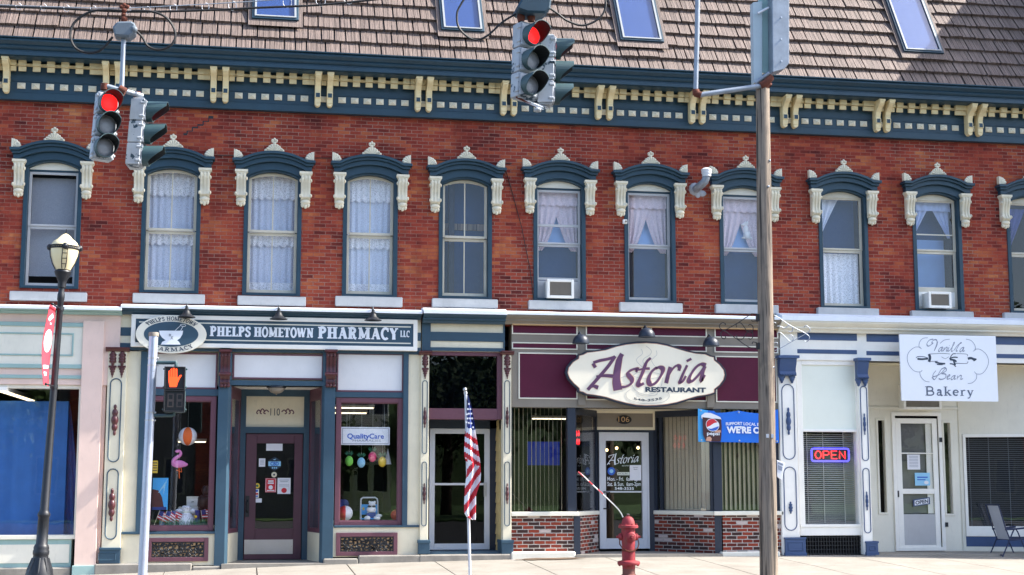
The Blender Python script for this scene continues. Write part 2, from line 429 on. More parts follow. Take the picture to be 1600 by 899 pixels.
M['brick2'] = brickmat('shop_brick', [(0, rgb(74, 56, 54)), (.2, rgb(128, 60, 50)), (.38, rgb(98, 60, 54)), (.56, rgb(150, 72, 56)), (.78, rgb(104, 52, 48)), (.93, rgb(206, 190, 184))], rgb(196, 190, 182), ms=.009, weather=False)
M['brick2e'] = brickmat('shop_brick_right_splay', [(0, rgb(74, 56, 54)), (.2, rgb(118, 56, 48)), (.38, rgb(92, 58, 54)), (.56, rgb(140, 68, 54)), (.78, rgb(98, 52, 48)), (.93, rgb(206, 190, 184))], rgb(186, 178, 170), ms=.009, weather=False, along=(.64, -.77))
M['brick2d'] = brickmat('shop_brick_splayed', [(0, rgb(74, 56, 54)), (.2, rgb(128, 60, 50)), (.38, rgb(98, 60, 54)), (.56, rgb(150, 72, 56)), (.78, rgb(104, 52, 48)), (.93, rgb(206, 190, 184))], rgb(196, 190, 182), ms=.009, weather=False, along=(.544, .84))

def shinglemat():
    m, t, b = newmat('metal_shake')
    g = N(t, 'ShaderNodeNewGeometry')
    c = N(t, 'ShaderNodeObjectInfo')
    v = pos(t)
    col = ramp(t, noise(t, pos(t, 1, .05, .05), 16, 3, .6), [(.25, rgb(102, 86, 78)), (.75, rgb(138, 119, 109))])
    st = ramp(t, noise(t, pos(t, 1, .03, .03), 70, 3, .6), [(.34, (.35, .35, .35)), (.6, (1, 1, 1))])
    col = mixc(t, .75, col, st, 'MULTIPLY')
    col = mixc(t, .35, col, ramp(t, noise(t, v, 2.5, 5), [(.3, (.6, .58, .58)), (.7, (1, 1, 1))]), 'MULTIPLY')
    t.links.new(col, b.inputs['Base Color']); b.inputs['Roughness'].default_value = .7
    bump(t, b, noise(t, pos(t, 1, .03, .03), 60, 3, .6), .02, .8); return m
M['shake'] = shinglemat()
def concretemat():
    m, t, b = newmat('sidewalk_concrete')
    v = pos(t)
    col = ramp(t, noise(t, v, 1.3, 6, .6), [(.3, rgb(132, 126, 116)), (.7, rgb(152, 146, 136))])
    col = mixc(t, ramp(t, noise(t, v, 14, 6, .7), [(.54, (0, 0, 0)), (.78, (.75, .75, .75))]), col, rgb(108, 99, 88))
    col = mixc(t, ramp(t, noise(t, v, 40, 2, .5), [(.74, (0, 0, 0)), (.77, (.8, .8, .8))]), col, rgb(70, 66, 62))
    t.links.new(col, b.inputs['Base Color']); b.inputs['Roughness'].default_value = .9
    bump(t, b, noise(t, v, 90, 4), .004, .4); return m
M['concrete'] = concretemat()
def lacemat(name, c, hole=.35, scale=60):
    m, t, b = newmat(name); out = t.nodes['Material Output']
    b.inputs['Base Color'].default_value = c; b.inputs['Roughness'].default_value = .9
    b.inputs['Specular IOR Level'].default_value = .1
    vo = N(t, 'ShaderNodeTexVoronoi'); vo.inputs['Scale'].default_value = scale; t.links.new(pos(t), vo.inputs['Vector'])
    h = ramp(t, vo.outputs['Distance'], [(.25, (hole, hole, hole)), (.5, (0, 0, 0))])
    tr = N(t, 'ShaderNodeBsdfTransparent'); mx = N(t, 'ShaderNodeMixShader')
    t.links.new(h, mx.inputs[0]); t.links.new(b.outputs[0], mx.inputs[1]); t.links.new(tr.outputs[0], mx.inputs[2])
    t.links.new(mx.outputs[0], out.inputs[0]); return m
M['lace'] = lacemat('lace', rgb(240, 242, 248), .42, 46)
M['sheer'] = lacemat('sheer', rgb(222, 230, 246), .58, 120)
M['pinkdrape'] = lacemat('pink_drape', rgb(228, 212, 220), .62, 120)
M['bluedrape'] = lacemat('lavender_drape', rgb(176, 192, 228), .4, 120)
M['plaid'] = lacemat('plaid_cloth', rgb(156, 162, 172), .3, 120)
M['bluecurtain'] = paint('blue_curtain', rgb(56, 112, 182), .8, .14, .1, bm=0)
M['blinds'] = paint('blind_slat', rgb(176, 166, 142), .6, .05, .1)
M['blinds_grey'] = paint('grey_blind', rgb(182, 182, 176), .6, .05, .1)
M['slate'] = paint('slate_board', rgb(40, 54, 66), .7, .1, .2)  # dark tone standing in for the reflection in the entrance transom
M['greyshade'] = paint('grey_door_shade', rgb(104, 104, 106), .8, .06, .1)
M['globe'] = paint('frosted_globe', rgb(240, 222, 176), .3, .05, .1)
# ================================================================== ground
GX = [(-40, -.16), (-6, -.14), (-2.45, -.10), (-1.15, -.06), (-.37, -.025), (1.35, .03), (3.13, .065), (4.74, .095), (6, .115), (10, .115), (11.7, .1), (13.3, .07), (16, .05), (40, .05)]
def zg(x, y=0.0):
    for (a, za), (b, zb) in zip(GX, GX[1:]):
        if x <= b: break
    z = za + (zb - za) * min(1, max(0, (x - a) / (b - a)))
    return z + .035 * min(0, max(y, -4.5))
CURB = -4.62
g = MB()
g.add([(-300, -300, -.42), (300, -300, -.42), (300, 300, -.42), (-300, 300, -.42)], [(0, 1, 2, 3)])
tag(g.build('ground', M['asphalt']), kind='structure')
g = MB()
xs = [-60, -40, -20] + [q[0] for q in GX if -20 < q[0] < 20] + [20, 40, 60]
g.sheet([[(x, CURB + .004, zg(x, -4.5) - .03) for x in xs], [(x, .5, zg(x) - .03) for x in xs]])
tag(g.build('sidewalk_bed', M['black']), kind='structure')
g = MB(); x = -33.97
while x < 40:                                      # one slab after another with open joints
    for (ya, yb) in ((CURB + .2, -2.36), (-2.35, .5)):
        if True:
            a, b = x + .010, x + 1.555 - .010
            m_ = [a, (a + b) / 2, b]
            up = [(q, yy, zg(q, yy)) for yy in (ya, yb) for q in m_]
            n0 = len(g.v)
            g.add(up, [(0, 1, 4, 3), (1, 2, 5, 4)])
            dn = [(p[0], p[1], p[2] - .05) for p in up]
            g.add([up[0], up[1], up[2], dn[0], dn[1], dn[2]], [(3, 4, 1, 0), (4, 5, 2, 1)])
            g.add([up[0], up[3], dn[0], dn[3]], [(0, 1, 3, 2)]); g.add([up[2], up[5], dn[2], dn[5]], [(1, 0, 2, 3)])
    x += 1.555
tag(g.build('sidewalk', M['concrete']), kind='structure')
g = MB(); rs_ = random.Random(2)                    # damp stain where a drain empties through the restaurant wall
c0, c1 = X(858, 872, -.5), -.42
P = [(c0 + (.62 + rs_.uniform(-.12, .12)) * math.cos(a * .2618), c1 + (.16 + rs_.uniform(-.05, .05)) * math.sin(a * .2618)) for a in range(24)]
g.add([(x, y, zg(x, y) + .004) for x, y in P], [list(range(24))])
tag(g.build('ground_stain', M['dampstain']), kind='structure')
g = MB()
for i in range(40):
    a = -60 + i * 3
    g.box(a + .004, a + 2.996, CURB, CURB + .19, -.6, zg(a + 1.5, -4.5) - .006)
tag(g.build('curb', M['stone']), kind='structure')
g = MB(); g.add([(-200, -17.5, -.30), (200, -17.5, -.30), (200, CURB, -.30), (-200, CURB, -.30)], [(0, 1, 2, 3)])
tag(g.build('road', M['asphalt']), kind='structure')
g = MB()
for i in range(60): g.add([(-120 + i * 4, -11.1, -.296), (-120 + i * 4 + 4, -11.1, -.296), (-120 + i * 4 + 4, -11, -.296), (-120 + i * 4, -11, -.296)], [(0, 1, 2, 3)])
for k in range(7):
    y = -6 - k * 1.5; g.add([(-3.2, y, -.295), (.2, y, -.295), (.2, y + .4, -.295), (-3.2, y + .4, -.295)], [(0, 1, 2, 3)])
tag(g.build('road_marking', M['roadpaint']), kind='structure')

# ================================================================== the brick terrace: upper storey, cornice, mansard
XL, XR = -9.0, 17.4
TOPZ, BOTZ = 8.2, 4.3
bld = thing('brick_building', (4, .3, 0), 'long red brick terrace with teal cornice, arched upstairs windows and brown shingled mansard', 'building')
# px: sash left, sash right, top, bottom, meeting rail, kind, sill x0, x1, y0, y1
WIN = [
 (43, 120.5, 255, 448, 354, 'storm', 14.5, 135.5, 456, 470),
 (228, 306.5, 265, 455, 360, 'lace', 207, 320, 459, 474),
 (387, 464, 270.7, 459, 363, 'lace', 371, 478, 463, 477.5),
 (541.5, 614, 275.4, 461, 367, 'lace', 524, 629, 463.5, 479),
 (690.7, 761, 281.7, 464, 372, 'dark', 675.5, 778, 467, 481),
 (838, 907, 284, 467, 382, 'storm', 826.5, 925.7, 470, 484),
 (979.5, 1047, 289, 470, 385, 'storm', 969, 1067, 473, 487.5),
 (1128, 1195.5, 295, 473, 390, 'storm', 1119, 1217, 476, 490),
 (1282.5, 1347.5, 300.7, 479, 391, 'cream', 1278.5, 1374, 481, 495),
 (1429, 1494, 305, 484, 393, 'cream', 1425, 1522, 485, 499),
 (1576, 1641, 310, 487, 398, 'cream', 1570, 1667, 489.5, 503.5),
]
YS = .10
def arc_pts(xl, xr, zs, rise, n=14):
    xc, hw = (xl + xr) / 2, (xr - xl) / 2
    R_ = (hw * hw + rise * rise) / (2 * rise); zc = zs + rise - R_; a0 = math.asin(min(1, hw / R_))
    return [(xc + R_ * math.sin(-a0 + 2 * a0 * i / n), zc + R_ * math.cos(-a0 + 2 * a0 * i / n)) for i in range(n + 1)]
def fan(mb, cx, cz, r, y, a0, a1, n, wd=.05):
    for i in range(n):
        a = a0 + (a1 - a0) * (i + .5) / n
        for q in range(4):
            rr = r * (.35 + .2 * q)
            s_ = wd * (.55 + .16 * q)
            mb.ball((cx + rr * math.cos(a), y, cz + rr * math.sin(a)), s_, .035, s_, 8, 5)
holes = []; wins = []
for wi, (sl_, sr_, tp, bt, ra, kd, a0, a1, b0, b1) in enumerate(WIN):
    ym = (tp + bt) / 2; cpx = (sl_ + sr_) / 2
    xl, xr = X(sl_, ym, YS), X(sr_, ym, YS); zt, zb, zr = Z(cpx, tp, YS), Z(cpx, bt, YS), Z(cpx, ra, YS)
    xc = (xl + xr) / 2; hw = (xr - xl) / 2
    rise = .12; zs = zt - rise
    holes.append((xl - .06, xr + .06, zb - .04, zt + .10)); wins.append((xl, xr, zb, zt, zr, kd))
    # casing
    mb = MB(); cw = .075
    mb.box(xl - cw, xl - .001, -.022, .17, zb - .05, zs); mb.box(xr + .001, xr + cw, -.022, .17, zb - .05, zs)
    mb.box(xl, xr, -.02, .17, zb - .05, zb - .001)
    ar = arc_pts(xl - .001, xr + .001, zs, rise)
    mb.prism([(xl - cw, zs + .001)] + [(x, z + .001) for x, z in ar] + [(xr + cw, zs + .001), (xr + cw, zt + .12), (xl - cw, zt + .12)], -.021, .17)
    casing = mb.build('window', M['teal'], bld, bevel=.004)
    # hood: three stepped mouldings following a low arch with level ears
    mb = MB(); hz = zt
    def curve(o, ext):
        e = .74 - ext; p = [(-e, hz + .20 - o)]
        for x, z in arc_pts(-.575, .575, .2, .15, 16): p.append((x, hz + z - o))
        return p + [(e, hz + .20 - o)]
    for o0, o1, yy, ext in ((0, .05, -.215, 0), (.05, .10, -.17, .035), (.10, .185, -.125, .06)):
        tpz = curve(o0, ext); btz = curve(o1, ext)
        mb.prism([(xc + x, z) for x, z in tpz] + [(xc + x, z) for x, z in btz[::-1]], yy, .0)
    mb.build('hood', M['teal'], casing, bevel=.006)
    mb = MB()                                       # soffit board between the ears and the casing arch
    mb.prism([(xc - .60, hz + .016)] + [(xc + x, hz + z - .19) for x, z in arc_pts(-.575, .575, .2, .15, 16)] + [(xc + .60, hz + .016), (xc + .60, hz - .02), (xc + hw + .076, hz - .02), (xc + hw + .076, hz + .0)]
             + [(x, z + .02) for x, z in arc_pts(xl - .04, xr + .04, zs, rise + .01)[::-1]] + [(xc - hw - .076, hz), (xc - hw - .076, hz - .02), (xc - .6, hz - .02)], -.06, .0)
    mb.build('hood_panel', M['teal'], casing)
    for sx in (-1, 1):
        bx = xc + sx * .575
        mb = MB()
        mb.box(bx - .115, bx + .115, -.17, 0, hz - .045, hz - .002)
        mb.box(bx - .10, bx + .10, -.155, 0, hz - .07, hz - .045)
        prof = [(0, hz - .07), (-.14, hz - .07), (-.15, hz - .10), (-.15, hz - .15), (-.12, hz - .22), (-.095, hz - .30), (-.09, hz - .36), (-.10, hz - .41), (-.125, hz - .45), (-.13, hz - .47), (-.10, hz - .50), (-.07, hz - .52), (0, hz - .52)]
        mb.profx(prof, bx - .085, bx + .085)
        for q in (-.06, 0, .06): mb.profx([(y - .018, z) for y, z in prof[1:-1]] + [(-.03, hz - .52), (-.03, hz - .07)], bx + q - .014, bx + q + .014)
        for q in (-.1, .1):
            for dz in (.16, .44): mb.ball((bx + q * .92, -.11, hz - dz), .024, .05, .035, 8, 6)
        for q in (-.05, 0, .05): mb.ball((bx + q, -.12, hz - .13), .026, .05, .05, 8, 6); mb.ball((bx + q, -.06, hz - .60 - (.02 if q == 0 else 0)), .034, .04, .05, 8, 6)
        mb.ball((bx, -.07, hz - .55), .09, .065, .05, 12, 8); mb.ball((bx, -.05, hz - .585), .075, .05, .06, 12, 8)
        mb.build('bracket', M['cream_old'], casing, smooth=True)
    mb = MB(); cz = hz + .35                        # palmette on the crown of the arch
    fan(mb, xc, cz + .005, .12, -.12, RAD(8), RAD(172), 7, .030)
    mb.ball((xc, -.11, cz + .03), .06, .04, .05, 10, 6)
    for sx in (-1, 1): mb.ball((xc + sx * .155, -.12, cz + .018), .026, .04, .03, 8, 6); mb.ball((xc + sx * .125, -.13, cz + .05), .02, .03, .024, 8, 6)
    mb.ball((xc, -.12, cz + .15), .032, .03, .03, 8, 6); mb.ball((xc, -.12, cz + .222), .025, .03, .034, 8, 6); mb.box(xc - .05, xc + .05, -.14, -.1, cz + .166, cz + .182)
    for sx in (-1, 1): mb.ball((xc + sx * .036, -.12, cz + .203), .026, .03, .028, 8, 6)
    mb.box(xc - .17, xc + .17, -.15, -.02, cz - .01, cz + .012)
    mb.build('crest', M['cream_old'], casing, smooth=True)
    for sx in (-1, 1):
        mb = MB(); ex = xc + sx * .715; ez = hz + .2
        if sx < 0: fan(mb, ex + .01, ez + .01, .13, -.12, RAD(8), RAD(88), 4, .036)
        else: fan(mb, ex - .01, ez + .01, .13, -.12, RAD(92), RAD(172), 4, .036)
        mb.prism([(ex, ez), (ex - sx * .03, ez), (ex - sx * .05, ez + .15), (ex, ez + .17)], -.15, -.05); mb.box(min(ex, ex - sx * .14), max(ex, ex - sx * .14), -.14, -.05, ez - .005, ez + .02)
        mb.build('corner_ornament', M['cream_old'], casing, smooth=True)
    # sill
    sx0, sx1, sz0, sz1 = rect(a0, b0, a1, b1, -.1)
    mb = MB(); mb.box(sx0, sx1, -.1, .12, sz0, min(sz1, zb - .051)); mb.build('sill', M['sill'], casing, bevel=.012)
    # sashes and panes
    def ring(mb, x0, x1, z0, z1, t, y0, y1, tb=None):
        tb = tb or t
        mb.box(x0, x0 + t, y0, y1, z0, z1); mb.box(x1 - t, x1, y0, y1, z0, z1); mb.box(x0 + t, x1 - t, y0, y1, z0, z0 + tb); mb.box(x0 + t, x1 - t, y0, y1, z1 - t, z1)
    if kd in ('lace', 'dark'):
        t_ = .05
        mb = MB(); mb.box(xl, xl + t_, YS, YS + .04, zr, zs); mb.box(xr - t_, xr, YS, YS + .04, zr, zs); mb.box(xl + t_, xr - t_, YS - .005, YS + .04, zr - .01, zr + .035)
        o_ = arc_pts(xl, xr, zs, rise - .002); i_ = arc_pts(xl + t_, xr - t_, zs - .0, rise - t_ - .004)
        mb.prism([(xl, zs)] + o_ + [(xr, zs)] + i_[::-1], YS, YS + .04)
        mb.box(xc - .011, xc + .011, YS + .008, YS + .03, zr + .035, zt - t_)
        mb.build('upper_sash', M['sash'], casing, bevel=.003)
        mb = MB(); ring(mb, xl, xr, zb, zr - .012, t_, YS + .042, YS + .08, .07); mb.box(xc - .011, xc + .011, YS + .05, YS + .072, zb + .07, zr - .06)
        mb.build('lower_sash', M['sash'], casing, bevel=.003)
        mb = MB(); mb.prism([(xl + .02, zr), (xr - .02, zr)] + arc_pts(xl + .02, xr - .02, zs, rise - .02)[::-1], YS + .016, YS + .021)
        mb.build('upper_pane', M['glass_up'], casing)
        mb = MB(); mb.box(xl + .02, xr - .02, YS + .058, YS + .063, zb + .02, zr - .02); mb.build('lower_pane', M['glass_up'], casing)
    else:
        fl = .13 if kd == 'storm' else .10          # height of the cream filler under the arch
        mb = MB()
        mb.prism([(xl, zt - fl + .0), (xr, zt - fl)] + [(x, z) for x, z in arc_pts(xl, xr, zs, rise - .002)[::-1]] if fl > rise else [(xl, zs), (xl, zt - fl - .02), (xr, zt - fl - .02), (xr, zs)] + arc_pts(xl, xr, zs, rise - .002)[::-1], YS - .02, YS + .05)
        mb.build('arch_panel', M['ivory'] if kd == 'storm' else M['sash'], casing)
        zt2 = zt - fl - (.035 if kd == 'storm' else .0)
        fm = M['vinyl'] if kd == 'storm' else M['sash']
        if kd == 'storm':
            mb = MB(); mb.box(xl, xr, YS - .01, YS + .05, zt2 - .001, zt - fl - .001); mb.build('head_strip', M['teal'], casing)
        t_ = .045 if kd == 'storm' else .05
        mb = MB(); ring(mb, xl, xr, zr, zt2 - .002, t_, YS, YS + .035, .035)
        if wi == 5: mb.box(xl + t_, xr - t_, YS + .0, YS + .03, Z(872, 355, YS), Z(872, 351, YS))
        if wi == 9: mb.box(xl + t_, xr - t_, YS + .02, YS + .03, Z(1461, 368, YS), Z(1461, 366, YS))
        mb.build('upper_sash', fm, casing, bevel=.003)
        mb = MB(); ring(mb, xl, xr, zb, zr - .002, t_, YS + .02, YS + .06, .06)
        if wi == 5: mb.box(xl + t_, xr - t_, YS + .025, YS + .05, Z(872, 438, YS), Z(872, 434, YS))
        if wi == 9: mb.box(xl + t_, xr - t_, YS + .022, YS + .055, Z(1461, 456, YS), Z(1461, 449, YS))
        mb.build('lower_sash', fm, casing, bevel=.003)
        mb = MB(); mb.box(xl + .02, xr - .02, YS + .014, YS + .019, zr + .01, zt2 - .01); mb.build('upper_pane', M['glass_up'], casing)
        z1 = zb + .01
        if wi == 5: z1 = Z(872, 436, YS)
        if wi == 9: z1 = Z(1461, 452, YS)
        mb = MB(); mb.box(xl + .02, xr - .02, YS + .036, YS + .041, z1, zr - .01); mb.build('lower_pane', M['glass_up'], casing)
        if wi in (5, 9):                             # white infill panels beside the air conditioners
            mb = MB(); mb.box(xl + t_ + .001, xr - t_ - .001, YS + .03, YS + .045, zb + .061, z1 - .035); mb.build('infill_panel', M['vinyl' if wi == 5 else 'white'], casing)

# brick wall with an opening behind each casing
mb = MB(); x = XL
for (a, b, c, d) in holes:
    mb.box(x, a, 0, .34, BOTZ, TOPZ); mb.box(a, b, 0, .34, BOTZ, c); mb.box(a, b, 0, .34, d, TOPZ); x = b
mb.box(x, XR, 0, .34, BOTZ, TOPZ)
mb.build('brick_wall', M['brick'], bld)
mb = MB(); mb.box(XL, XR, 3.2, 3.3, 4.0, 9.2); mb.box(XL, XR, .35, 3.2, 3.95, 4.05); mb.box(XL, XR, .35, 3.2, 8.6, 8.7)
x = -3.2
while x < XR: mb.box(x - .05, x + .05, .36, 3.2, 4.06, 8.6); x += 3.45
mb.box(XL, XL + .1, .34, 3.2, 4.05, 8.6); mb.box(XR - .1, XR, .34, 3.2, 4.05, 8.6)
mb.build('upstairs_room', M['room_up'], bld)
mb = MB(); mb.box(XL, XR, 3.31, 10, 4.0, 9.0); mb.box(XL, XR, 6.8, 10, -.3, 3.99); mb.box(XL, XL + .3, .4, 3.3, -.3, 4); mb.box(XR - .3, XR, .4, 3.3, -.3, 4); mb.build('rear_wall', M['brick'], bld)
# the crack that steps down the mortar joints near the left signal, and the sagging old wire across the wall
mb = MB(); pts = [(333, 182), (326, 185), (326, 190), (318, 190), (317, 195), (309, 196), (309, 199), (301, 200), (300, 205), (293, 205), (292, 209), (287, 211)]
for p, q in zip(pts, pts[1:]):
    a, b = at(*p, -.003), at(*q, -.003); mb.box(min(a.x, b.x) - .006, max(a.x, b.x) + .006, -.003, .0, min(a.z, b.z) - .006, max(a.z, b.z) + .006)
mb.build('wall_crack', M['black'], bld)
mb = MB()
mb.tube([at(788, 258, -.02), at(800, 300, -.02), at(815, 355, -.02), at(828, 420, -.02), at(834, 470, -.02)], .007, 6)
tag(mb.build('wall_cable', M['cable']), 'thin black cable running down the brick wall to the air conditioner', 'cable')
mb = MB()
for q in range(30):
    u = q / 29; mb.v
pts = [at(340, 243, -.012), at(500, 247, -.012), at(660, 249, -.012), at(800, 256, -.012)]
mb.tube(pts, .006, 5); tag(mb.build('wall_wire', M['iron']), 'thin dark wire stretched along the brick above the pharmacy windows', 'wire')

# cornice
ZF0, ZS = 8.12, 8.80                                 # frieze bottom, soffit
mb = MB(); mb.box(XL, XR, -.10, .0, ZF0, ZS); mb.box(XL, XR, -.13, -.10, ZF0, ZF0 + .13)
mb.box(XL, XR, -.115, -.10, ZF0 + .13, ZF0 + .15); mb.box(XL, XR, -.112, -.10, ZF0 + .33, ZF0 + .35)
cor = mb.build('cornice', M['teal'], bld, bevel=.005)
mb = MB()
mb.profx([(0, ZS), (-.50, ZS), (-.50, ZS + .012), (-.545, ZS + .012), (-.545, ZS + .075), (-.52, ZS + .09), (-.52, ZS + .105), (-.56, ZS + .135), (-.575, ZS + .165), (-.56, ZS + .185), (-.60, ZS + .215), (-.635, ZS + .24), (-.64, ZS + .262), (-.615, ZS + .285), (-.655, ZS + .298), (-.655, ZS + .315), (0, ZS + .315)], XL, XR)
mb.build('gutter', M['teal'], cor)
# modillion pairs
PAIR = [(-12, 8), (164.5, 183.6), (333, 352), (496.7, 515.6), (653.8, 671), (788, 804.5), (937, 954.7), (1083.8, 1100), (1228.5, 1245), (1374, 1389.5), (1518, 1534), (1661, 1677)]
bx = []
for a, b in PAIR:
    bx.append((X(a, 150 + (a - 333) * .043, -.3), X(b, 150 + (b - 333) * .043, -.3)))
mprof = [(-.10, ZS - .005), (-.47, ZS - .005), (-.485, ZS - .03), (-.475, ZS - .075), (-.43, ZS - .115), (-.35, ZS - .16), (-.29, ZS - .22), (-.262, ZS - .29), (-.258, ZS - .33), (-.28, ZS - .345), (-.28, ZS - .435), (-.258, ZS - .45), (-.25, ZS - .535), (-.10, ZS - .535)]
def modillion(x):
    mb = MB(); mb.profx(mprof, x - .052, x + .052); mb.box(x - .062, x + .062, -.49, -.1, ZS - .05, ZS - .004)
    mb.prism([(x + .052 * math.cos(RAD(180 + 15 * i)), ZS - .536 + .055 * math.sin(RAD(180 + 15 * i))) for i in range(13)], -.245, -.1)
    return mb
for a, b in bx:
    for x in (a, b):
        mm = modillion(x); o = mm.build('modillion', M['trim'], cor, bevel=.006)
        q = MB(); q.box(x - .036, x + .036, -.284, -.279, ZS - .43, ZS - .352); q.build('inset', M['teal'], o)
dent = MB(); ros = []
def rosette(x):
    q = MB(); z = ZF0 + .255; h = .052; ww = .068
    vs = [(x - ww, -.12, z - h), (x + ww, -.12, z - h), (x + ww, -.12, z + h), (x - ww, -.12, z + h), (x, -.165, z)]
    q.add(vs, [(0, 1, 4), (1, 2, 4), (2, 3, 4), (3, 0, 4)])
    q.box(x - ww, x + ww, -.121, -.1, z - h, z + h)
    q.build('rosette', M['cream_old'], cor)
def dentil(x, ww=.066):
    dent.box(x - ww, x + ww, -.26, -.19, ZS - .095, ZS - .001); dent.box(x - ww + .002, x + ww - .002, -.225, -.19, ZS - .185, ZS - .106)
for (a0, a1), (b0, b1) in zip(bx, bx[1:]):
    n = 5 if abs(b0 - a1 - 1.4) < .12 else 6
    p = (b0 - a1) / (n + 1)
    for k in range(1, n + 1): rosette(a1 + p * k)
    for k in range(1, n + 1): dentil(a1 + p * k + .02)
    dentil(a1 + .11, .05); dentil(b0 - .11, .05)
for a, b in bx: rosette((a + b) / 2) if b - a > .16 else None; dentil((a + b) / 2, max(.03, (b - a) / 2 - .062))
dent.box(XL, XR, -.20, -.1, ZS - .072, ZS - .044)
dent.build('dentil_moulding', M['trim'], cor)

# mansard roof of metal shakes
TH = RAD(60); R0 = Vector((0, -.50, ZS + .30)); RS = Vector((0, math.cos(TH), math.sin(TH))); RN = Vector((0, -math.sin(TH), math.cos(TH)))
def roof(x, s, n): return R0 + Vector((x, 0, 0)) + RS * s + RN * n
def atroof(px, py, n=0.0):
    d = ray(px, py); t = (R0 + RN * n - EYE).dot(RN) / d.dot(RN); p = EYE + d * t
    return p.x, (p - R0).dot(RS)
rb = MB(); rb.add([roof(XL, -.1, -.02), roof(XR, -.1, -.02), roof(XR, 5, -.02), roof(XL, 5, -.02), roof(XL, -.1, -.3), roof(XR, -.1, -.3), roof(XR, 5, -.3), roof(XL, 5, -.3)], [(0, 1, 2, 3), (7, 6, 5, 4), (0, 4, 5, 1), (1, 5, 6, 2), (2, 6, 7, 3), (3, 7, 4, 0)])
rtop = roof(0, 5, 0)
rb.box(XL, XR, rtop.y - .1, 10, rtop.z - .2, rtop.z)
roofo = rb.build('roof', M['iron'], bld)
sh = MB(); rnd = random.Random(3)
for k in range(14):
    s0 = k * .352 - .03; x = XL + rnd.random() * .3
    while x < XR - .5:
        wd = rnd.choice((.2, .24, .27, .3, .34, .4)); dn = rnd.uniform(-.008, .008); sj = rnd.uniform(0, .010)
        ns = max(2, int(wd / .085)); cuts = [x + .010] + sorted(x + wd * (i + rnd.uniform(-.22, .22)) / ns for i in range(1, ns)) + [x + wd - .010]
        for a, b in zip(cuts, cuts[1:]):
          a += .0035; b -= .0035; dn2 = dn; dn = dn2 + rnd.uniform(-.007, .007)
          sh.hexa([roof(a, s0 - sj, .004), roof(b, s0 - sj, .004), roof(b, s0 + .39, -.008), roof(a, s0 + .39, -.008), roof(a, s0 - sj, .075 + dn), roof(b, s0 - sj, .075 + dn), roof(b, s0 + .39, .008), roof(a, s0 + .39, .008)])
        x += wd
sh.build('shingle_courses', M['shake'], roofo)
def skylight(p0, p1, bot, sk, top=-60):
    xa, sb = atroof(p0, bot, .12); xb, _ = atroof(p1, bot, .12)
    st = sb + 2.2
    def bxs(mb, x0, x1, s0, s1, n0, n1):
        mb.hexa([roof(x0, s0, n0), roof(x1, s0, n0), roof(x1, s1, n0), roof(x0, s1, n0), roof(x0, s0, n1), roof(x1, s0, n1), roof(x1, s1, n1), roof(x0, s1, n1)])
    mb = MB()
    for (x0, x1, s0, s1) in ((xa, xa + .07, sb, st), (xb - .07, xb, sb, st), (xa + .07, xb - .07, sb, sb + .06), (xa + .07, xb - .07, st - .06, st)): bxs(mb, x0, x1, s0, s1, .0, .13)
    f = mb.build('skylight', M['teal'], roofo, bevel=.004)
    mb = MB()
    for (x0, x1, s0, s1) in ((xa + .045, xa + .08, sb + .04, st - .02), (xb - .08, xb - .045, sb + .04, st - .02), (xa + .08, xb - .08, sb + .04, sb + .068), (xa + .08, xb - .08, st - .08, st - .02)): bxs(mb, x0, x1, s0, s1, .131, .15)
    mb.build('skylight_frame', M['skyframe'], f)
    mb = MB(); bxs(mb, xa + .07, xb - .07, sb + .061, st - .061, .118, .124); mb.build('skylight_pane', M['glass_sky'], f)
    mb = MB(); bxs(mb, xa + .072, xb - .072, sb + .062, st - .062, .088, .094); mb.build('skylight_blind', M['skyblind'], f)  # last panel is added; its blue stands in for mirrored sky
    mb = MB(); bxs(mb, xa - .07, xb + .07, sb - .155, sb - .004, .088, .096); bxs(mb, xa - .07, xa - .003, sb, st, .084, .092); bxs(mb, xb + .003, xb + .07, sb, st, .084, .092); mb.build('skylight_flashing', M['shake'], f)
for a in ((394, 467, 28, 42), (690, 757, 46, 56), (970, 1037, 62, 75), (1413, 1474, 80, 94)): skylight(*a)

# the taller neighbour to the right that throws its shadow on the roof
xg, sg = atroof(1398, 130, .04); zgut = roof(0, sg, .04).z
xn = 17.5; zn = zgut + (xn - xg) * math.tan(SUN_EL) / math.sin(SUN_AZ)
nb = thing('neighbouring_building', (xn + 5, 2, 0), 'taller plain brick building adjoining the terrace beyond the bakery', 'building')
mb = MB(); mb.box(xn, xn + 10, -1.2, 12, -.3, zn); mb.build('wall', M['brick'], nb)
mb = MB()
for i in range(3):
    for j in range(3): mb = MB(); mb.box(xn + 1.4 + i * 2.8, xn + 2.5 + i * 2.8, -1.23, -1.201, 5 + j * 3, 6.9 + j * 3) ; mb.build('window', M['glass_dark'], nb)
mb = MB(); mb.box(xn + .05, xn + 9.9, -1.19, 11.9, zn + .001, zn + .08); mb.build('parapet_cap', M['stone'], nb)
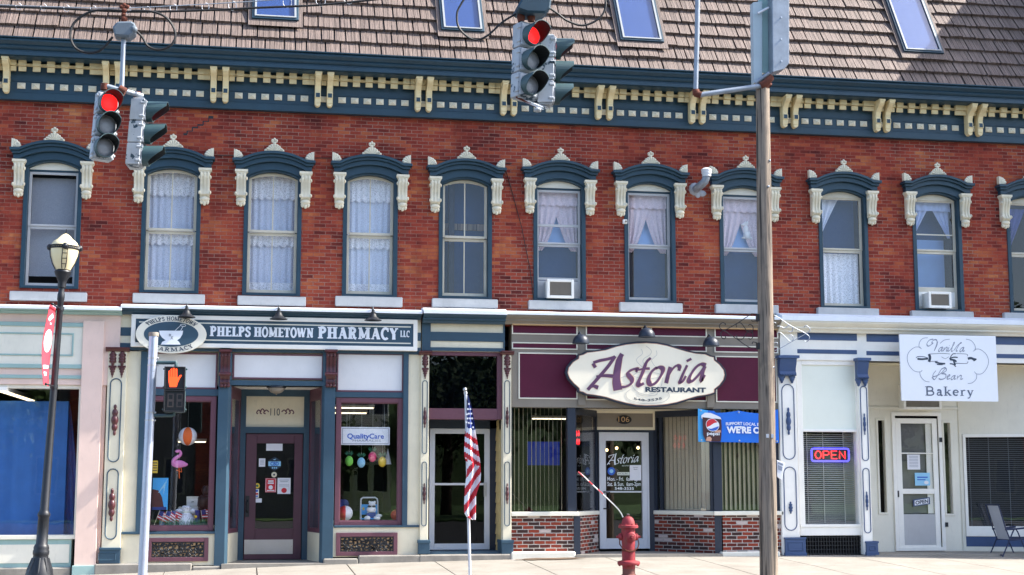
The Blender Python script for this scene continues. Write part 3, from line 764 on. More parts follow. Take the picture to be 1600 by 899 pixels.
# ================================================================== shared bits for the shop fronts
def atz(px, py, z):
    d = ray(px, py); return EYE + d * ((z - H) / d.z)
def prismz(mb, plan, z0, z1):
    n = len(plan)
    vs = [(x, y, z0) for x, y in plan] + [(x, y, z1) for x, y in plan]
    return mb.add(vs, [list(range(n))[::-1], list(range(n, 2 * n))] + [(i, (i + 1) % n, n + (i + 1) % n, n + i) for i in range(n)])
def seg(mb, p0, p1, z0, z1, th=.05):                # upright panel whose outer face runs p0 -> p1, seen from the street
    dx, dy = p1[0] - p0[0], p1[1] - p0[1]; l = math.hypot(dx, dy); nx, ny = -dy / l * th, dx / l * th
    return prismz(mb, [p0, p1, (p1[0] + nx, p1[1] + ny), (p0[0] + nx, p0[1] + ny)], z0, z1)
def lerp2(p, q, t): return (p[0] + (q[0] - p[0]) * t, p[1] + (q[1] - p[1]) * t)
def frame(mb, x0, x1, z0, z1, t, y0, y1, tb=None, tt=None):
    tb = t if tb is None else tb; tt = t if tt is None else tt
    mb.box(x0, x0 + t, y0, y1, z0, z1); mb.box(x1 - t, x1, y0, y1, z0, z1)
    mb.box(x0 + t, x1 - t, y0, y1, z0, z0 + tb); mb.box(x0 + t, x1 - t, y0, y1, z1 - tt, z1); return mb
def pframe(mb, x0, y0, x1, y1, Y, t, d=.03, tb=None, tt=None):
    a, b, c, e = rect(x0, y0, x1, y1, Y); return frame(mb, a, b, c, e, t, Y, Y + d, tb, tt)
def loop(mb, x0, x1, z0, z1, y, r=.012):            # raised bead in the shape of a racetrack
    w_ = (x1 - x0) / 2; xc = (x0 + x1) / 2; p = []
    for i in range(9): a = math.pi * i / 8; p.append((xc + w_ * math.cos(a), y, z1 - w_ + w_ * math.sin(a)))
    for i in range(9): a = math.pi + math.pi * i / 8; p.append((xc + w_ * math.cos(a), y, z0 + w_ + w_ * math.sin(a)))
    mb.tube(p, r, 6, closed=True)
def spindle(mb, x, y, z0, z1, r):
    h = z1 - z0; prof = []
    for i in range(41):
        u = i / 40
        q = .22
        for c, hw, a in ((.5, .17, 1.0), (.27, .13, .82), (.73, .13, .82), (.08, .08, .42), (.92, .08, .42)):
            d_ = abs(u - c) / hw
            if d_ < 1: q = max(q, a * math.sqrt(1 - d_ * d_))
        if u in (0, 1): q = .05
        prof.append((r * q, z0 + h * u))
    mb.lathe([(a, b) for a, b in prof], (x, y, 0), 12)
def acanthus(mb, x, y, z0, z1, wd):                 # carved leaf over a pendant drop
    h = z1 - z0
    for i, (u, a) in enumerate(((.95, .7), (.85, .95), (.74, 1), (.63, .85), (.53, .5))): mb.ball((x, y, z0 + h * u), wd * a, .035, h * .1, 10, 6)
    for s_ in (-1, 1):
        for u in (.88, .74, .62): mb.ball((x + s_ * wd * .8, y, z0 + h * u), wd * .3, .03, h * .06, 8, 5)
    mb.box(x - wd * 1.15, x + wd * 1.15, y - .03, y + .03, z0 + h * .37, z0 + h * .45)
    for u, a in ((.32, .9), (.22, .7), (.12, .42), (.04, .2)): mb.ball((x, y, z0 + h * u), wd * a, .03, h * .08, 10, 6)
def console(mb, x0, x1, z0, z1, proj=.26):          # tall scrolled bracket
    h = z1 - z0
    p = [(-.1, z1), (-proj, z1), (-proj, z1 - .06 * h), (-proj * .86, z1 - .09 * h), (-proj * .84, z1 - .2 * h), (-proj * .72, z1 - .36 * h), (-proj * .66, z1 - .5 * h), (-proj * .74, z1 - .6 * h), (-proj * .78, z1 - .68 * h), (-proj * .68, z1 - .74 * h), (-proj * .55, z1 - .8 * h), (-proj * .62, z1 - .88 * h), (-proj * .52, z0), (-.1, z0)]
    w_ = x1 - x0
    mb.profx(p, x0 + w_ * .1, x1 - w_ * .1)
    mb.box(x0 - .01, x1 + .01, -proj - .015, -.1, z1 - .06 * h, z1)
    for u in (.17, .5, .83): mb.profx([(y - .016, z) for y, z in p[2:-1]] + [(-.11, z0), (-.11, z1 - .06 * h)], x0 + w_ * (u - .09), x0 + w_ * (u + .09))
    for u in (.2, .5, .8): mb.ball((x0 + w_ * u, -proj * .82, z1 - .16 * h), w_ * .16, .03, h * .06, 8, 6); mb.ball((x0 + w_ * u, -proj * .6, z0 + .03 * h), w_ * .18, .03, h * .05, 8, 6)
    mb.lathe([(h * .055, x0 - .005), (h * .055, x1 + .005)], (0, -proj * .74, z1 - .66 * h), 12, axis=(1, 0, 0))
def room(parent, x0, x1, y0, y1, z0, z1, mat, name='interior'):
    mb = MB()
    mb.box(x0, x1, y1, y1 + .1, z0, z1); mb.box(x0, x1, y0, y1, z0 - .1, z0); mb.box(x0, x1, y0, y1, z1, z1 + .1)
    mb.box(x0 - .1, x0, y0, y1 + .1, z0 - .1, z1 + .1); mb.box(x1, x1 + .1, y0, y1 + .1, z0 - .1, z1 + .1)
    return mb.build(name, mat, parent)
def cap(parent, x0, x1, zt, zb, proj, mat, flash=.045, name='cornice'):
    """moulded shop cornice with a bright metal flashing on top"""
    h = zt - zb
    mb = MB(); mb.profx([(0, zt), (-proj, zt - .02), (-proj, zt - .02 - h * .22), (-proj + .03, zt - .03 - h * .3), (-proj + .07, zt - h * .55), (-proj + .10, zt - h * .6), (-proj + .10, zt - h * .72), (-proj + .16, zt - h * .86), (-proj + .18, zb), (0, zb)], x0, x1)
    o = mb.build(name, mat, parent)
    mb = MB(); mb.profx([(-.001, zt + flash), (-proj * .6, zt + flash * .75), (-proj - .02, zt - .015 + flash * .4), (-proj - .02, zt - .05), (-proj - .003, zt - .05), (-proj - .003, zt - .015), (-.001, zt + .003)], x0 - .01, x1 + .01)
    mb.build('flashing', M['flash'], parent, bevel=.004); return o
def xl_(px, py, Y=0): return X(px, py, Y)

# ================================================================== pink shop front (left edge)
s = thing('storefront', (-4, -.1, zg(-4)), 'pink and sage green shop front with wide blue-curtained window', 'shop front', 'shop fronts along the terrace')
xe = X(188, 520, -.1)
cap(s, XL, X(190, 480, -.3), Z(70, 479, -.3), Z(70, 489, -.3), .34, M['sage'])
mb = MB(); z5 = Z(60, 601, -.1); mb.box(XL, xe, -.10, .3, z5, Z(70, 487, -.1) + .03); mb.build('fascia', M['pink'], s)
a, b, c, e = rect(-90, 503, 136, 575, -.12)
mb = MB(); frame(mb, XL + .3, b, c, e, .07, -.135, -.1); i1 = X(115, 538, -.12); frame(mb, XL + .6, i1, Z(60, 556, -.12), Z(60, 520, -.12), .028, -.128, -.112)
mb.box(XL, X(134, 588, -.12), -.125, -.1, Z(60, 591.5, -.12), Z(60, 586, -.12)); mb.build('fascia_trim', M['sage'], s, bevel=.004)
mb = MB(); mb.box(XL + .3, b, -.112, -.101, c, e); mb.build('fascia_panel', M['ivory'], s)
xg_ = X(120, 720, 0)
mb = MB(); mb.box(xg_, xg_ + .075, -.06, .2, Z(60, 843, -.06), z5 - .001); mb.box(XL, xg_, -.06, .2, Z(60, 607, -.06), z5 - .001); mb.box(XL, xg_ + .075, -.09, .2, Z(60, 843, -.09), Z(60, 836.5, -.09)); mb.build('window_frame', M['ivory'], s, bevel=.004)
mb = MB(); mb.box(XL, xg_ + .01, .04, .048, Z(60, 838, 0), z5); mb.build('window_pane', M['glass'], s)
mb = MB(); mb.box(XL, X(111, 865, -.05), -.05, .25, Z(60, 887, -.05), Z(60, 843.2, -.05)); mb.build('stall_riser', M['sage'], s)
mb = MB(); mb.box(XL, X(108, 865, -.06), -.062, -.051, Z(60, 880, -.06), Z(60, 851, -.06)); mb.build('riser_panel', M['ivory'], s)
mb = MB(); mb.box(XL, X(110, 893, -.12), -.14, .3, -.5, Z(60, 887, -.1)); mb.build('plinth', M['stone'], s, bevel=.02)
p0, p1 = X(123, 690, -.15), X(156.5, 690, -.15)
mb = MB(); mb.box(p0, p1, -.15, .3, Z(130, 884, -.15), Z(145, 502, -.15)); mb.box(p1, p1 + .06, -.06, .3, Z(130, 884, -.15), Z(145, 540, -.15)); mb.build('pilaster', M['pink'], s, bevel=.005)
mb = MB(); mb.box(p0 - .03, p1 + .01, -.18, .3, -.5, Z(130, 884, -.18)); mb.build('pilaster_base', M['sage'], s, bevel=.008)
room(s, XL + .1, p1 - .1, .3, 5, -.1, z5 + .02, M['room'])
mb = MB(); g_ = []
zt_, zb_ = Z(60, 627, .5), Z(60, 840, .5)
for j in range(2):
    g_.append([(XL + .3 + (X(104, 720, .5) - XL - .3) * i / 90, .5 + .035 * math.sin(i * .55) + .02 * math.sin(i * 1.3), (zb_, zt_)[j]) for i in range(91)])
mb.sheet(g_, .01)
tag(mb.build('curtain', M['bluecurtain'], None, smooth=True), 'long blue curtain hanging inside the pink shop front window', 'curtain', 'blue shop curtains')
mb = MB(); g_ = []
for j in range(13):
    u = j / 12
    g_.append([(X(103, 720, .6) + (.30 * (1 - u) ** .8 + .02) * i / 16 , .58 + .03 * math.sin(i * 1.2), zb_ + (zt_ - .0 - zb_) * u) for i in range(17)])
mb.sheet(g_, .01)
tag(mb.build('curtain', M['bluecurtain'], None, smooth=True), 'blue curtain end gathered beside the pink pilaster', 'curtain', 'blue shop curtains')
za = z5 - .12; q0, q1 = atz(4, 611, za), atz(50, 626, za); dv = (q1 - q0).normalized(); sv = Vector((dv.y, -dv.x, 0)) * .07
fx = thing('ceiling_light', q0, 'lit fluorescent ceiling light inside the blue-curtained pink shop', 'ceiling light')
mb = MB(); mb.hexa([q0 - sv, q0 + sv, q1 + sv, q1 - sv] + [p + Vector((0, 0, .07)) for p in (q0 - sv, q0 + sv, q1 + sv, q1 - sv)]); mb.build('housing', M['white'], fx)
mb = MB(); dz = Vector((0, 0, -.02)); mb.hexa([p + dz for p in (q0 - sv * .7, q0 + sv * .7, q1 + sv * .7, q1 - sv * .7)] + [p - Vector((0, 0, .002)) for p in (q0 - sv * .7, q0 + sv * .7, q1 + sv * .7, q1 - sv * .7)]); mb.build('tube', M['tube'], fx)

# ================================================================== pharmacy
s = thing('storefront', (.5, -.1, zg(.5)), 'cream and teal pharmacy front with plum window frames and recessed door', 'shop front', 'shop fronts along the terrace')
xa, xb = X(189, 520, -.06), X(657.5, 520, -.06)
cap(s, X(190, 482, -.3), X(659, 488, -.3), Z(425, 482, -.3), Z(425, 494, -.3), .34, M['teal2'])
zsof = Z(430, 603, -.05)
mb = MB(); mb.box(xa - .25, xb, -.06, .3, Z(430, 549, -.06), Z(425, 490, -.06)); mb.build('fascia', M['cream'], s)
mb = MB()
for y0, y1 in ((516, 529), (540, 551)): mb.box(xa - .2, xb + .002, -.072, -.06, Z(430, y1, -.06), Z(430, y0, -.06))
mb.build('fascia_band', M['teal2'], s)
mb = MB(); mb.box(X(216, 580, 0), xb, .022, .3, zsof + .0, Z(430, 549, -.03)); mb.build('head_wall', M['cream'], s)
# left pilaster with carved capital
pl0, pl1 = X(163.5, 715, -.12), X(193, 715, -.12); zc0 = Z(180, 589, -.12)
mb = MB(); mb.box(pl0, pl1, -.12, .3, Z(170, 880, -.12), Z(185, 549, -.12)); mb.build('pilaster', M['cream'], s, bevel=.006)
def pil_cap(parent, x0, x1, zt, zb, mat, leafmat, leaves, proj=.12):
    mb = MB(); h = .07
    mb.profx([(0, zt), (-proj - .09, zt), (-proj - .09, zt - h * .35), (-proj - .05, zt - h * .5), (-proj - .03, zt - h), (0, zt - h)], x0 - .045, x1 + .045)
    o = mb.build('capital', mat, parent, bevel=.005)
    mb = MB()
    for i in range(leaves):
        x = x0 + (x1 - x0) * (i + .5) / leaves; acanthus(mb, x, -proj - .005, zb, zt - h - .01, (x1 - x0) / leaves * .36)
    mb.build('carved_leaf', leafmat, parent, smooth=True); return o
pil_cap(s, pl0, pl1, Z(186, 543, -.15), zc0, M['oxblood'], M['oxblood'], 2)
mb = MB(); loop(mb, pl0 + .055, pl1 - .075, Z(180, 722, -.12), Z(185, 592, -.12), -.125, .011); loop(mb, pl0 + .055, pl1 - .075, Z(170, 843, -.12), Z(175, 733, -.12), -.125, .011); mb.build('panel_bead', M['teal2'], s)
for y0, y1 in ((632, 681), (763, 815)):
    mb = MB(); spindle(mb, (pl0 + pl1) / 2 - .01, -.13, Z(180, y1, -.13), Z(180, y0, -.13), .062); mb.build('carved_spindle', M['oxblood'], s, smooth=True)
mb = MB(); mb.box(pl0 - .03, pl1 - .0, -.15, .3, Z(168, 881, -.15), Z(168, 857, -.15)); mb.box(pl0 - .04, pl1 + .01, -.165, .3, Z(168, 860, -.15), Z(168, 856, -.15)); pframe(mb, 153, 864, 181, 876, -.158, .012, .02); mb.build('pilaster_base', M['teal2'], s, bevel=.006)
mb = MB(); mb.box(pl1, X(217, 690, -.05), -.05, .3, Z(200, 835, -.05), Z(205, 549, -.05)); mb.build('cream_board', M['cream'], s)
mb = MB(); mb.box(X(216, 690, -.1), X(231, 690, -.1), -.10, .25, Z(225, 834, -.1), Z(230, 549, -.1)); mb.box(X(186, 832, -.1), X(336, 832, -.1), -.105, -.02, Z(260, 835, -.1), Z(260, 831, -.1)); mb.build('post', M['teal2'], s, bevel=.005)
def shopwin(parent, fx0, fx1, ty0, ty1, ry, wy0, wy1, Y, board, pane):
    """pale transom board over a plum framed display window (photo pixels)"""
    xm = (fx0 + fx1) / 2; a, b = X(fx0, 700, Y), X(fx1, 700, Y)
    mb = MB(); frame(mb, a, b, Z(xm, ty1, Y), Z(xm, ty0, Y), .03, Y - .02, Y + .12); mb.build('transom_frame', M['plum'], parent, bevel=.003)
    mb = MB(); mb.box(a + .02, b - .02, Y + .0, Y + .02, Z(xm, ty1, Y) + .02, Z(xm, ty0, Y) - .02); mb.build('transom_board', board, parent)
    mb = MB(); mb.box(a - .03, b + .03, Y - .03, Y + .2, Z(xm, ry, Y), Z(xm, ty1, Y) - .001); mb.build('transom_rail', M['teal2'], parent, bevel=.004)
    f = MB(); frame(f, a, b, Z(xm, wy1, Y), Z(xm, wy0, Y), .085, Y - .015, Y + .06); frame(f, a + .06, b - .06, Z(xm, wy1, Y) + .06, Z(xm, wy0, Y) - .06, .04, Y + .0, Y + .1)
    f = f.build('window', M['plum'], parent, bevel=.004)
    mb = MB(); mb.box(a + .07, b - .07, Y + .05, Y + .058, Z(xm, wy1, Y) + .07, Z(xm, wy0, Y) - .07); mb.build('pane', pane, f)
    return a, b
wl = shopwin(s, 229, 336.5, 551, 608, 618.5, 619, 830, -.02, M['pale'], M['glass'])
wr = shopwin(s, 524, 629.5, 552, 613, 621.5, 622, 822, -.02, M['pale'], M['glass'])
# teal columns with oxblood consoles
for (c0, c1, k0, k1) in ((338.5, 359, 343, 361), (502, 522.5, 508.5, 526)):
    x0, x1 = X(c0, 711, -.12), X(c1, 711, -.12); xm = (c0 + c1) / 2
    mb = MB()
    if c0 < 400: prismz(mb, [(x0, -.12), (x1 - .05, -.12), (x1, -.05), (x1, .12), (x0, .12)], zg(x0) - .05, Z(xm, 547, -.12))
    else: prismz(mb, [(x0, -.05), (x0 + .04, -.12), (x1, -.12), (x1, .12), (x0, .12)], zg(x0) - .05, Z(xm, 547, -.12))
    mb.build('column', M['teal2'], s, bevel=.004)
    mb = MB(); console(mb, X(k0, 570, -.2), X(k1, 570, -.2), Z((k0 + k1) / 2, 604.5, -.2), Z((k0 + k1) / 2, 546, -.3), .28); mb.build('console_bracket', M['oxblood'], s, smooth=True)
# centre transom and soffit over the recess
mb = MB(); pframe(mb, 363.5, 553, 505.5, 593, -.05, .03, .05); mb.build('transom_frame', M['plum'], s)
mb = MB(); mb.pb(366, 555, 503, 591, -.038, .02); mb.build('transom_board', M['pale'], s)
mb = MB(); mb.box(X(358, 598, -.08), X(510, 598, -.08), -.085, .2, zsof, Z(430, 595, -.08)); mb.build('beam', M['teal2'], s, bevel=.004)
YB = 1.05
cl, cr = X(359.5, 711, .0), X(502.5, 711, .0); bl, br_ = X(374, 740, YB), X(482, 740, YB)
mb = MB(); prismz(mb, [(cl - .2, -.02), (cr + .2, -.02), (br_ + .1, YB + .1), (bl - .1, YB + .1)], zsof - .0, zsof + .08); mb.build('soffit', M['white'], s)
gl = (cl + cr) / 2
mb = MB(); prismz(mb, [(cl - .1, -.22), (cr + .1, -.22), (br_ + .1, YB + .1), (bl - .1, YB + .1)], -.3, zg(gl) + .035); mb.build('entry_floor', M['concrete'], s)
zfl = zg(gl) + .035
# back wall of the recess: teal frame, cream number board, plum door
mb = MB(); dz0 = Z(428, 868, YB)
d0, d1, dt = X(382, 760, YB), X(473, 760, YB), Z(428, 677, YB)
mb.box(bl - .2, d0, YB, YB + .15, zfl, zsof); mb.box(d1, br_ + .2, YB, YB + .15, zfl, zsof)
n0, n1, nz0, nz1 = rect(387.5, 619.5, 475, 667.5, YB)
mb.box(d0, d1, YB, YB + .15, dt, nz0); mb.box(d0, d1, YB, YB + .15, nz1, zsof)
mb.build('door_frame', M['teal2'], s)
mb = MB(); mb.box(d0, d1, YB + .05, YB + .1, nz0, nz1); nb_ = mb.build('number_board', M['cream'], s)
dr = MB(); gx0, gx1, gz0, gz1 = rect(400, 693, 459, 826, YB + .04)
dr.box(d0 + .01, gx0, YB + .04, YB + .09, zfl + .01, dt - .01); dr.box(gx1, d1 - .01, YB + .04, YB + .09, zfl + .01, dt - .01)
dr.box(gx0, gx1, YB + .04, YB + .09, zfl + .01, gz0); dr.box(gx0, gx1, YB + .04, YB + .09, gz1, dt - .01)
dr = dr.build('door', M['plum'], s, bevel=.004); dr.data.materials[0] = paint('plum_door', rgb(88, 52, 64), .45, .1, .2)
mb = MB(); mb.box(gx0 - .02, gx1 + .02, YB + .06, YB + .068, gz0 - .02, gz1 + .02); mb.build('door_pane', M['glass'], dr)
mb = MB(); mb.pb(381.5, 843.5, 457.5, 866, YB + .03, .008); mb.build('kick_plate', M['steel'], dr)
mb = MB(); mb.pb(383.5, 775, 389.5, 808, YB + .02, .02); q = at(386.5, 790, YB); mb.tube([(q.x, YB + .02, q.z + .09), (q.x, YB - .04, q.z + .06), (q.x, YB - .04, q.z - .1), (q.x, YB + .02, q.z - .13)], .012, 8); mb.build('handle', M['black'], dr)
# splayed sides: cream riser, plum framed side light
for (pa, pb_) in (((cl, .1), (bl, YB)), ((br_, YB), (cr, .1))):
    mb = MB(); zr_ = Z(365, 833, .5); seg(mb, pa, pb_, zfl, zr_, .06); mb.build('side_riser', M['cream'], s)
    mb = MB(); seg(mb, pa, pb_, zr_, zr_ + .08, .08); seg(mb, pa, pb_, zsof - .22, zsof, .08)
    for t0, t1 in ((0, .1), (.86, 1)): seg(mb, lerp2(pa, pb_, t0), lerp2(pa, pb_, t1), zr_ + .08, zsof - .22, .08)
    sw = mb.build('side_window', M['plum'], s)
    mb = MB(); seg(mb, lerp2((pa[0], pa[1] + .03), (pb_[0], pb_[1] + .03), .08), lerp2((pa[0], pa[1] + .03), (pb_[0], pb_[1] + .03), .9), zr_ + .06, zsof - .2, .008); mb.build('pane', M['glass'], sw)
# boards and grilles below the windows
mb = MB(); mb.box(pl1 - .02, X(336, 856, -.06), -.06, .2, Z(260, 884, -.06), Z(260, 835, -.06)); mb.box(X(520, 845, -.06), X(656, 845, -.06), -.06, .2, Z(580, 870, -.06), Z(580, 823, -.06)); mb.build('stall_riser', M['cream'], s)
mb = MB(); mb.box(X(637.5, 690, -.05), X(658, 690, -.05), -.05, .3, Z(645, 866, -.05), Z(645, 549, -.05)); mb.build('cream_board', M['cream'], s)
mb = MB(); mb.box(X(629.5, 690, -.09), X(637.5, 690, -.09), -.09, .25, Z(633, 822, -.09), Z(633, 549, -.09)); mb.box(X(522, 823, -.09), X(655, 823, -.09), -.095, -.02, Z(588, 824.5, -.09), Z(588, 821, -.09)); mb.build('post', M['teal2'], s, bevel=.004)
def grille(x0, y0, x1, y1):
    a, b, c, e = rect(x0, y0, x1, y1, -.08)
    mb = MB(); frame(mb, a, b, c, e, .07, -.10, -.06); f = mb.build('vent_surround', M['plum'], s, bevel=.004)
    a += .07; b -= .07; c += .07; e -= .07
    mb = MB(); mb.box(a, b, -.068, -.061, c, e); mb.build('vent_backing', M['tan'], f)
    mb = MB(); frame(mb, a, b, c, e, .02, -.088, -.07)
    r_ = random.Random(int(x0)); nx = max(5, int((b - a) / .07)); nz = 4
    for i in range(nx):
        for j in range(nz):
            cx, cz = a + (i + .5) * (b - a) / nx, c + (j + .5) * (e - c) / nz; a0 = r_.uniform(0, 6.28); sg = r_.choice((-1, 1))
            mb.tube([(cx + (.012 + .0075 * t) * math.cos(a0 + sg * t * .8) , -.076, cz + (.012 + .0055 * t) * math.sin(a0 + sg * t * .8)) for t in range(9)], .0145, 5)
    mb.build('scroll_grille', M['black'], f)
grille(230, 840.5, 325.5, 877.5); grille(525, 832.5, 621, 868.5)
mb = MB()
def plinth(mb, px0, px1, yt, Y=-.2):
    a, b = X(px0, yt, Y), X(px1, yt, Y); n = max(1, int((b - a) / 1.3)); zt = Z((px0 + px1) / 2, yt, Y)
    for i in range(n): mb.box(a + (b - a) * i / n + .003, a + (b - a) * (i + 1) / n - .003, Y + random.uniform(0, .012), .3, -.5, zt + random.uniform(-.008, .008))
plinth(mb, 147, 300, 880.5); plinth(mb, 300, 345, 884.5); plinth(mb, 560, 657, 867.5); plinth(mb, 505, 560, 873)
mb.build('plinth', M['stone'], s, bevel=.02)
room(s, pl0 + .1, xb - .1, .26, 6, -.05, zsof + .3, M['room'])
# a lamp in the soffit
q = atz(432, 605, zsof - .015)
lm = thing('dome_light', q, 'small bronze dome ceiling light over the recessed pharmacy door', 'light')
mb = MB(); mb.lathe([(.17, .01), (.175, -.012), (.16, -.02)], q, 20); mb.build('rim', M['iron'], lm, smooth=True)
mb = MB(); mb.lathe([(.15, -.02), (.135, -.06), (.10, -.095), (.05, -.115), (.012, -.12), (.012, -.14), (0, -.145)], q, 20); mb.build('bowl', M['taupe'], lm, smooth=True)

# ================================================================== narrow stair entrance
s = thing('storefront', (3.9, -.1, zg(3.9)), 'narrow teal entrance front with aluminium glass door and dark transom', 'shop front', 'shop fronts along the terrace')
e0, e1 = X(659.5, 520, -.1), X(789, 520, -.1)
cap(s, e0, X(790.5, 490, -.3), Z(725, 487, -.35), Z(725, 504, -.35), .38, M['teal2'], .09)
mb = MB(); mb.box(e0, e1, -.06, .3, Z(725, 549.5, -.06), Z(725, 500, -.06)); mb.build('fascia', M['cream'], s)
mb = MB(); mb.box(e0, X(673, 525, -.08), -.085, -.06, Z(725, 549, -.08), Z(725, 503, -.08)); mb.box(X(673, 525, -.08), e1, -.084, -.06, Z(725, 533.5, -.08), Z(725, 519.5, -.08)); mb.box(X(673, 525, -.08), e1, -.084, -.06, Z(725, 549, -.08), Z(725, 543.5, -.08)); mb.box(X(786.5, 525, -.08), e1 + .001, -.083, -.06, Z(725, 543, -.08), Z(725, 503, -.08)); mb.build('fascia_band', M['teal2'], s, bevel=.003)
q0, q1, q2, q3 = X(657, 715, -.12), X(669.5, 715, -.12), X(786, 715, -.12), X(799, 715, -.12)
for a, b, pm in ((q0, q1, 663), (q2, q3, 792)):
    mb = MB(); mb.box(a, b, -.12, .3, Z(pm, 866, -.12), Z(pm, 549.5, -.12)); mb.build('pilaster', M['cream'], s, bevel=.005)
    pil_cap(s, a, b, Z(pm, 548.5, -.15), Z(pm, 591, -.15), M['oxblood'], M['oxblood'], 1)
    mb = MB(); loop(mb, a + .03, b - .03, Z(pm, 709, -.12), Z(pm, 595, -.12), -.124, .008); loop(mb, a + .03, b - .03, Z(pm, 822, -.12), Z(pm, 722, -.12), -.124, .008); mb.build('panel_bead', M['teal2'], s)
    for y0, y1 in ((636, 669), (755, 788)):
        mb = MB(); spindle(mb, (a + b) / 2, -.125, Z(pm, y1, -.12), Z(pm, y0, -.12), .03); mb.build('carved_spindle', M['oxblood'], s, smooth=True)
    mb = MB(); mb.box(a - .03, b + .03, -.16, .3, Z(pm, 866, -.16), Z(pm, 846, -.16)); mb.box(a - .04, b + .04, -.175, .3, Z(pm, 849, -.16), Z(pm, 844, -.16)); mb.build('pilaster_base', M['teal2'], s, bevel=.006)
YE = .6
mb = MB(); mb.box(q1, q2, -.03, .2, Z(725, 556, -.03), Z(725, 549.6, -.03)); mb.box(X(777, 600, -.03), q2, -.03, .2, Z(725, 655, -.03), Z(725, 556, -.03)); mb.box(q1, X(777, 600, -.03), -.03, .2, Z(725, 655.5, -.03), Z(725, 638.5, -.03)); mb.build('transom_frame', M['plum'], s, bevel=.004)
mb = MB(); mb.box(q1, X(777.5, 600, 0), .04, .048, Z(725, 639.5, 0), Z(725, 555.5, 0)); mb.build('transom_pane', M['glass_dark'], s); mb = MB(); mb.box(q1, X(777.5, 600, 0), .12, .14, Z(725, 655, 0), Z(725, 550, 0)); mb.build('transom_board', M['slate'], s)  # board added behind the pane to paint its smooth dark reflection
zs2 = Z(725, 655, 0)
mb = MB(); mb.box(q1 - .1, q2 + .1, .2, YE + .1, zs2 - .0, zs2 + .05); mb.box(q1 - .02, q2 + .02, YE, YE + .1, Z(715, 669.5, YE), zs2); mb.box(X(765.5, 760, YE), q2 + .02, YE, YE + .1, .0, zs2); mb.box(q1 - .02, X(669, 760, YE), YE, YE + .1, .0, zs2); mb.build('door_surround', M['navy'], s)
mb = MB(); mb.box(q2, q2 + .05, .1, YE, .0, zs2)
mb.build('return_wall', M['shinglewall'], s)
mb = MB()
for k in range(12):
    z = .12 + k * .19
    for i in range(3): mb.hexa([(q2 - .022, .12 + i * .16, z), (q2 - .022, .12 + i * .16 + .155, z), (q2 - .004, .12 + i * .16 + .155, z + .19), (q2 - .004, .12 + i * .16, z + .19), (q2 - .001, .12 + i * .16, z), (q2 - .001, .12 + i * .16 + .155, z), (q2 - .001, .12 + i * .16 + .155, z + .189), (q2 - .001, .12 + i * .16, z + .189)])
mb.build('wall_shingles', M['shinglewall'], s)
dd0, dd1, dz0, dz1 = rect(670.5, 670, 765, 859, YE); gg = rect(679, 678, 756.5, 849.5, YE)
mb = MB(); frame(mb, dd0, dd1, dz0, dz1, gg[0] - dd0, YE - .02, YE + .04, gg[2] - dz0, dz1 - gg[3]); mb.pb(679, 755, 756, 758.5, YE - .02, .03); dr = mb.build('door', M['alu'], s, bevel=.004)
mb = MB(); mb.box(gg[0] - .01, gg[1] + .01, YE + .005, YE + .013, gg[2] - .01, gg[3] + .01); mb.build('door_pane', M['glass_dark'], dr)
mb = MB(); h_ = rect(757, 754, 761, 776, YE - .06); mb.tube([(h_[0], YE - .02, h_[3]), (h_[0], YE - .08, h_[3]), (h_[0], YE - .08, h_[2]), (h_[0], YE - .02, h_[2])], .012, 8); mb.box(h_[0] - .01, h_[0] + .05, YE - .03, YE - .018, h_[2], h_[3]); mb.build('handle', M['steel'], dr)
mb = MB(); mb.box(q1 - .02, q2 + .02, -.05, YE + .1, -.3, Z(715, 860, YE)); mb.build('threshold', M['teal2'], s)
mb = MB(); plinth(mb, 655, 800, 866.5); mb.build('plinth', M['stone'], s, bevel=.02)
room(s, q1, q2, YE + .1, 3, 0, 3.3, M['room'])

# ================================================================== restaurant
s = thing('storefront', (7.3, -.1, zg(7.3)), 'taupe and maroon restaurant front with low brick walls and blinds', 'shop front', 'shop fronts along the terrace')
r0, r1 = X(799.5, 570, -.06), X(1218, 570, -.06)
cap(s, X(791, 488, -.3), X(1219, 494, -.3), Z(1005, 492, -.3), Z(1005, 509, -.3), .34, M['taupe'], .04)
zl = Z(1005, 638, -.06)
mb = MB(); mb.box(r0, r1, -.06, .3, zl, Z(1005, 505, -.06)); mb.build('fascia', M['taupe'], s)
mb = MB(); mb.box(r0, r1, -.165, -.06, Z(1005, 511.5, -.16), Z(1005, 509.3, -.16)); mb.build('cornice_line', M['tan'], s)
pm_, wm_ = MB(), MB()
def mpanel(x0, x1, y0, y1):
    k = ((x0 + x1) / 2 - 1005) * .0175
    a, b, c, e = rect(x0, y0 + k, x1, y1 + k, -.07)
    pm_.box(a, b, -.066, -.06, c, e); frame(wm_, a - .022, b + .022, c - .022, e + .022, .022, -.08, -.06)
for x0, x1 in ((801.5, 900.5), (917, 1002.5), (1018.5, 1102.5), (1118, 1214)):
    mpanel(x0, x1, 510, 524); mpanel(x0, x1, 540, 547)
for x0, x1 in ((812, 900.5), (917, 1002.5), (1018.5, 1102.5), (1120, 1212)): mpanel(x0, x1, 556, 624.5)
pm_.build('maroon_panel', M['maroon'], s); wm_.build('panel_moulding', M['ivory'], s, bevel=.003)
mb = MB()
for x0 in (903.5, 1105): mb.pb(x0, 616 + (x0 - 1005) * .017, x0 + 11, 635.5 + (x0 - 1005) * .017, -.1, .05)
mb.build('fascia_tab', M['taupe'], s, bevel=.004)
YR = 1.05; zsill, zsillb = Z(850, 800, -.05), Z(850, 806.5, -.05)
wl0, wl1 = X(800, 720, 0), X(886.5, 720, 0)
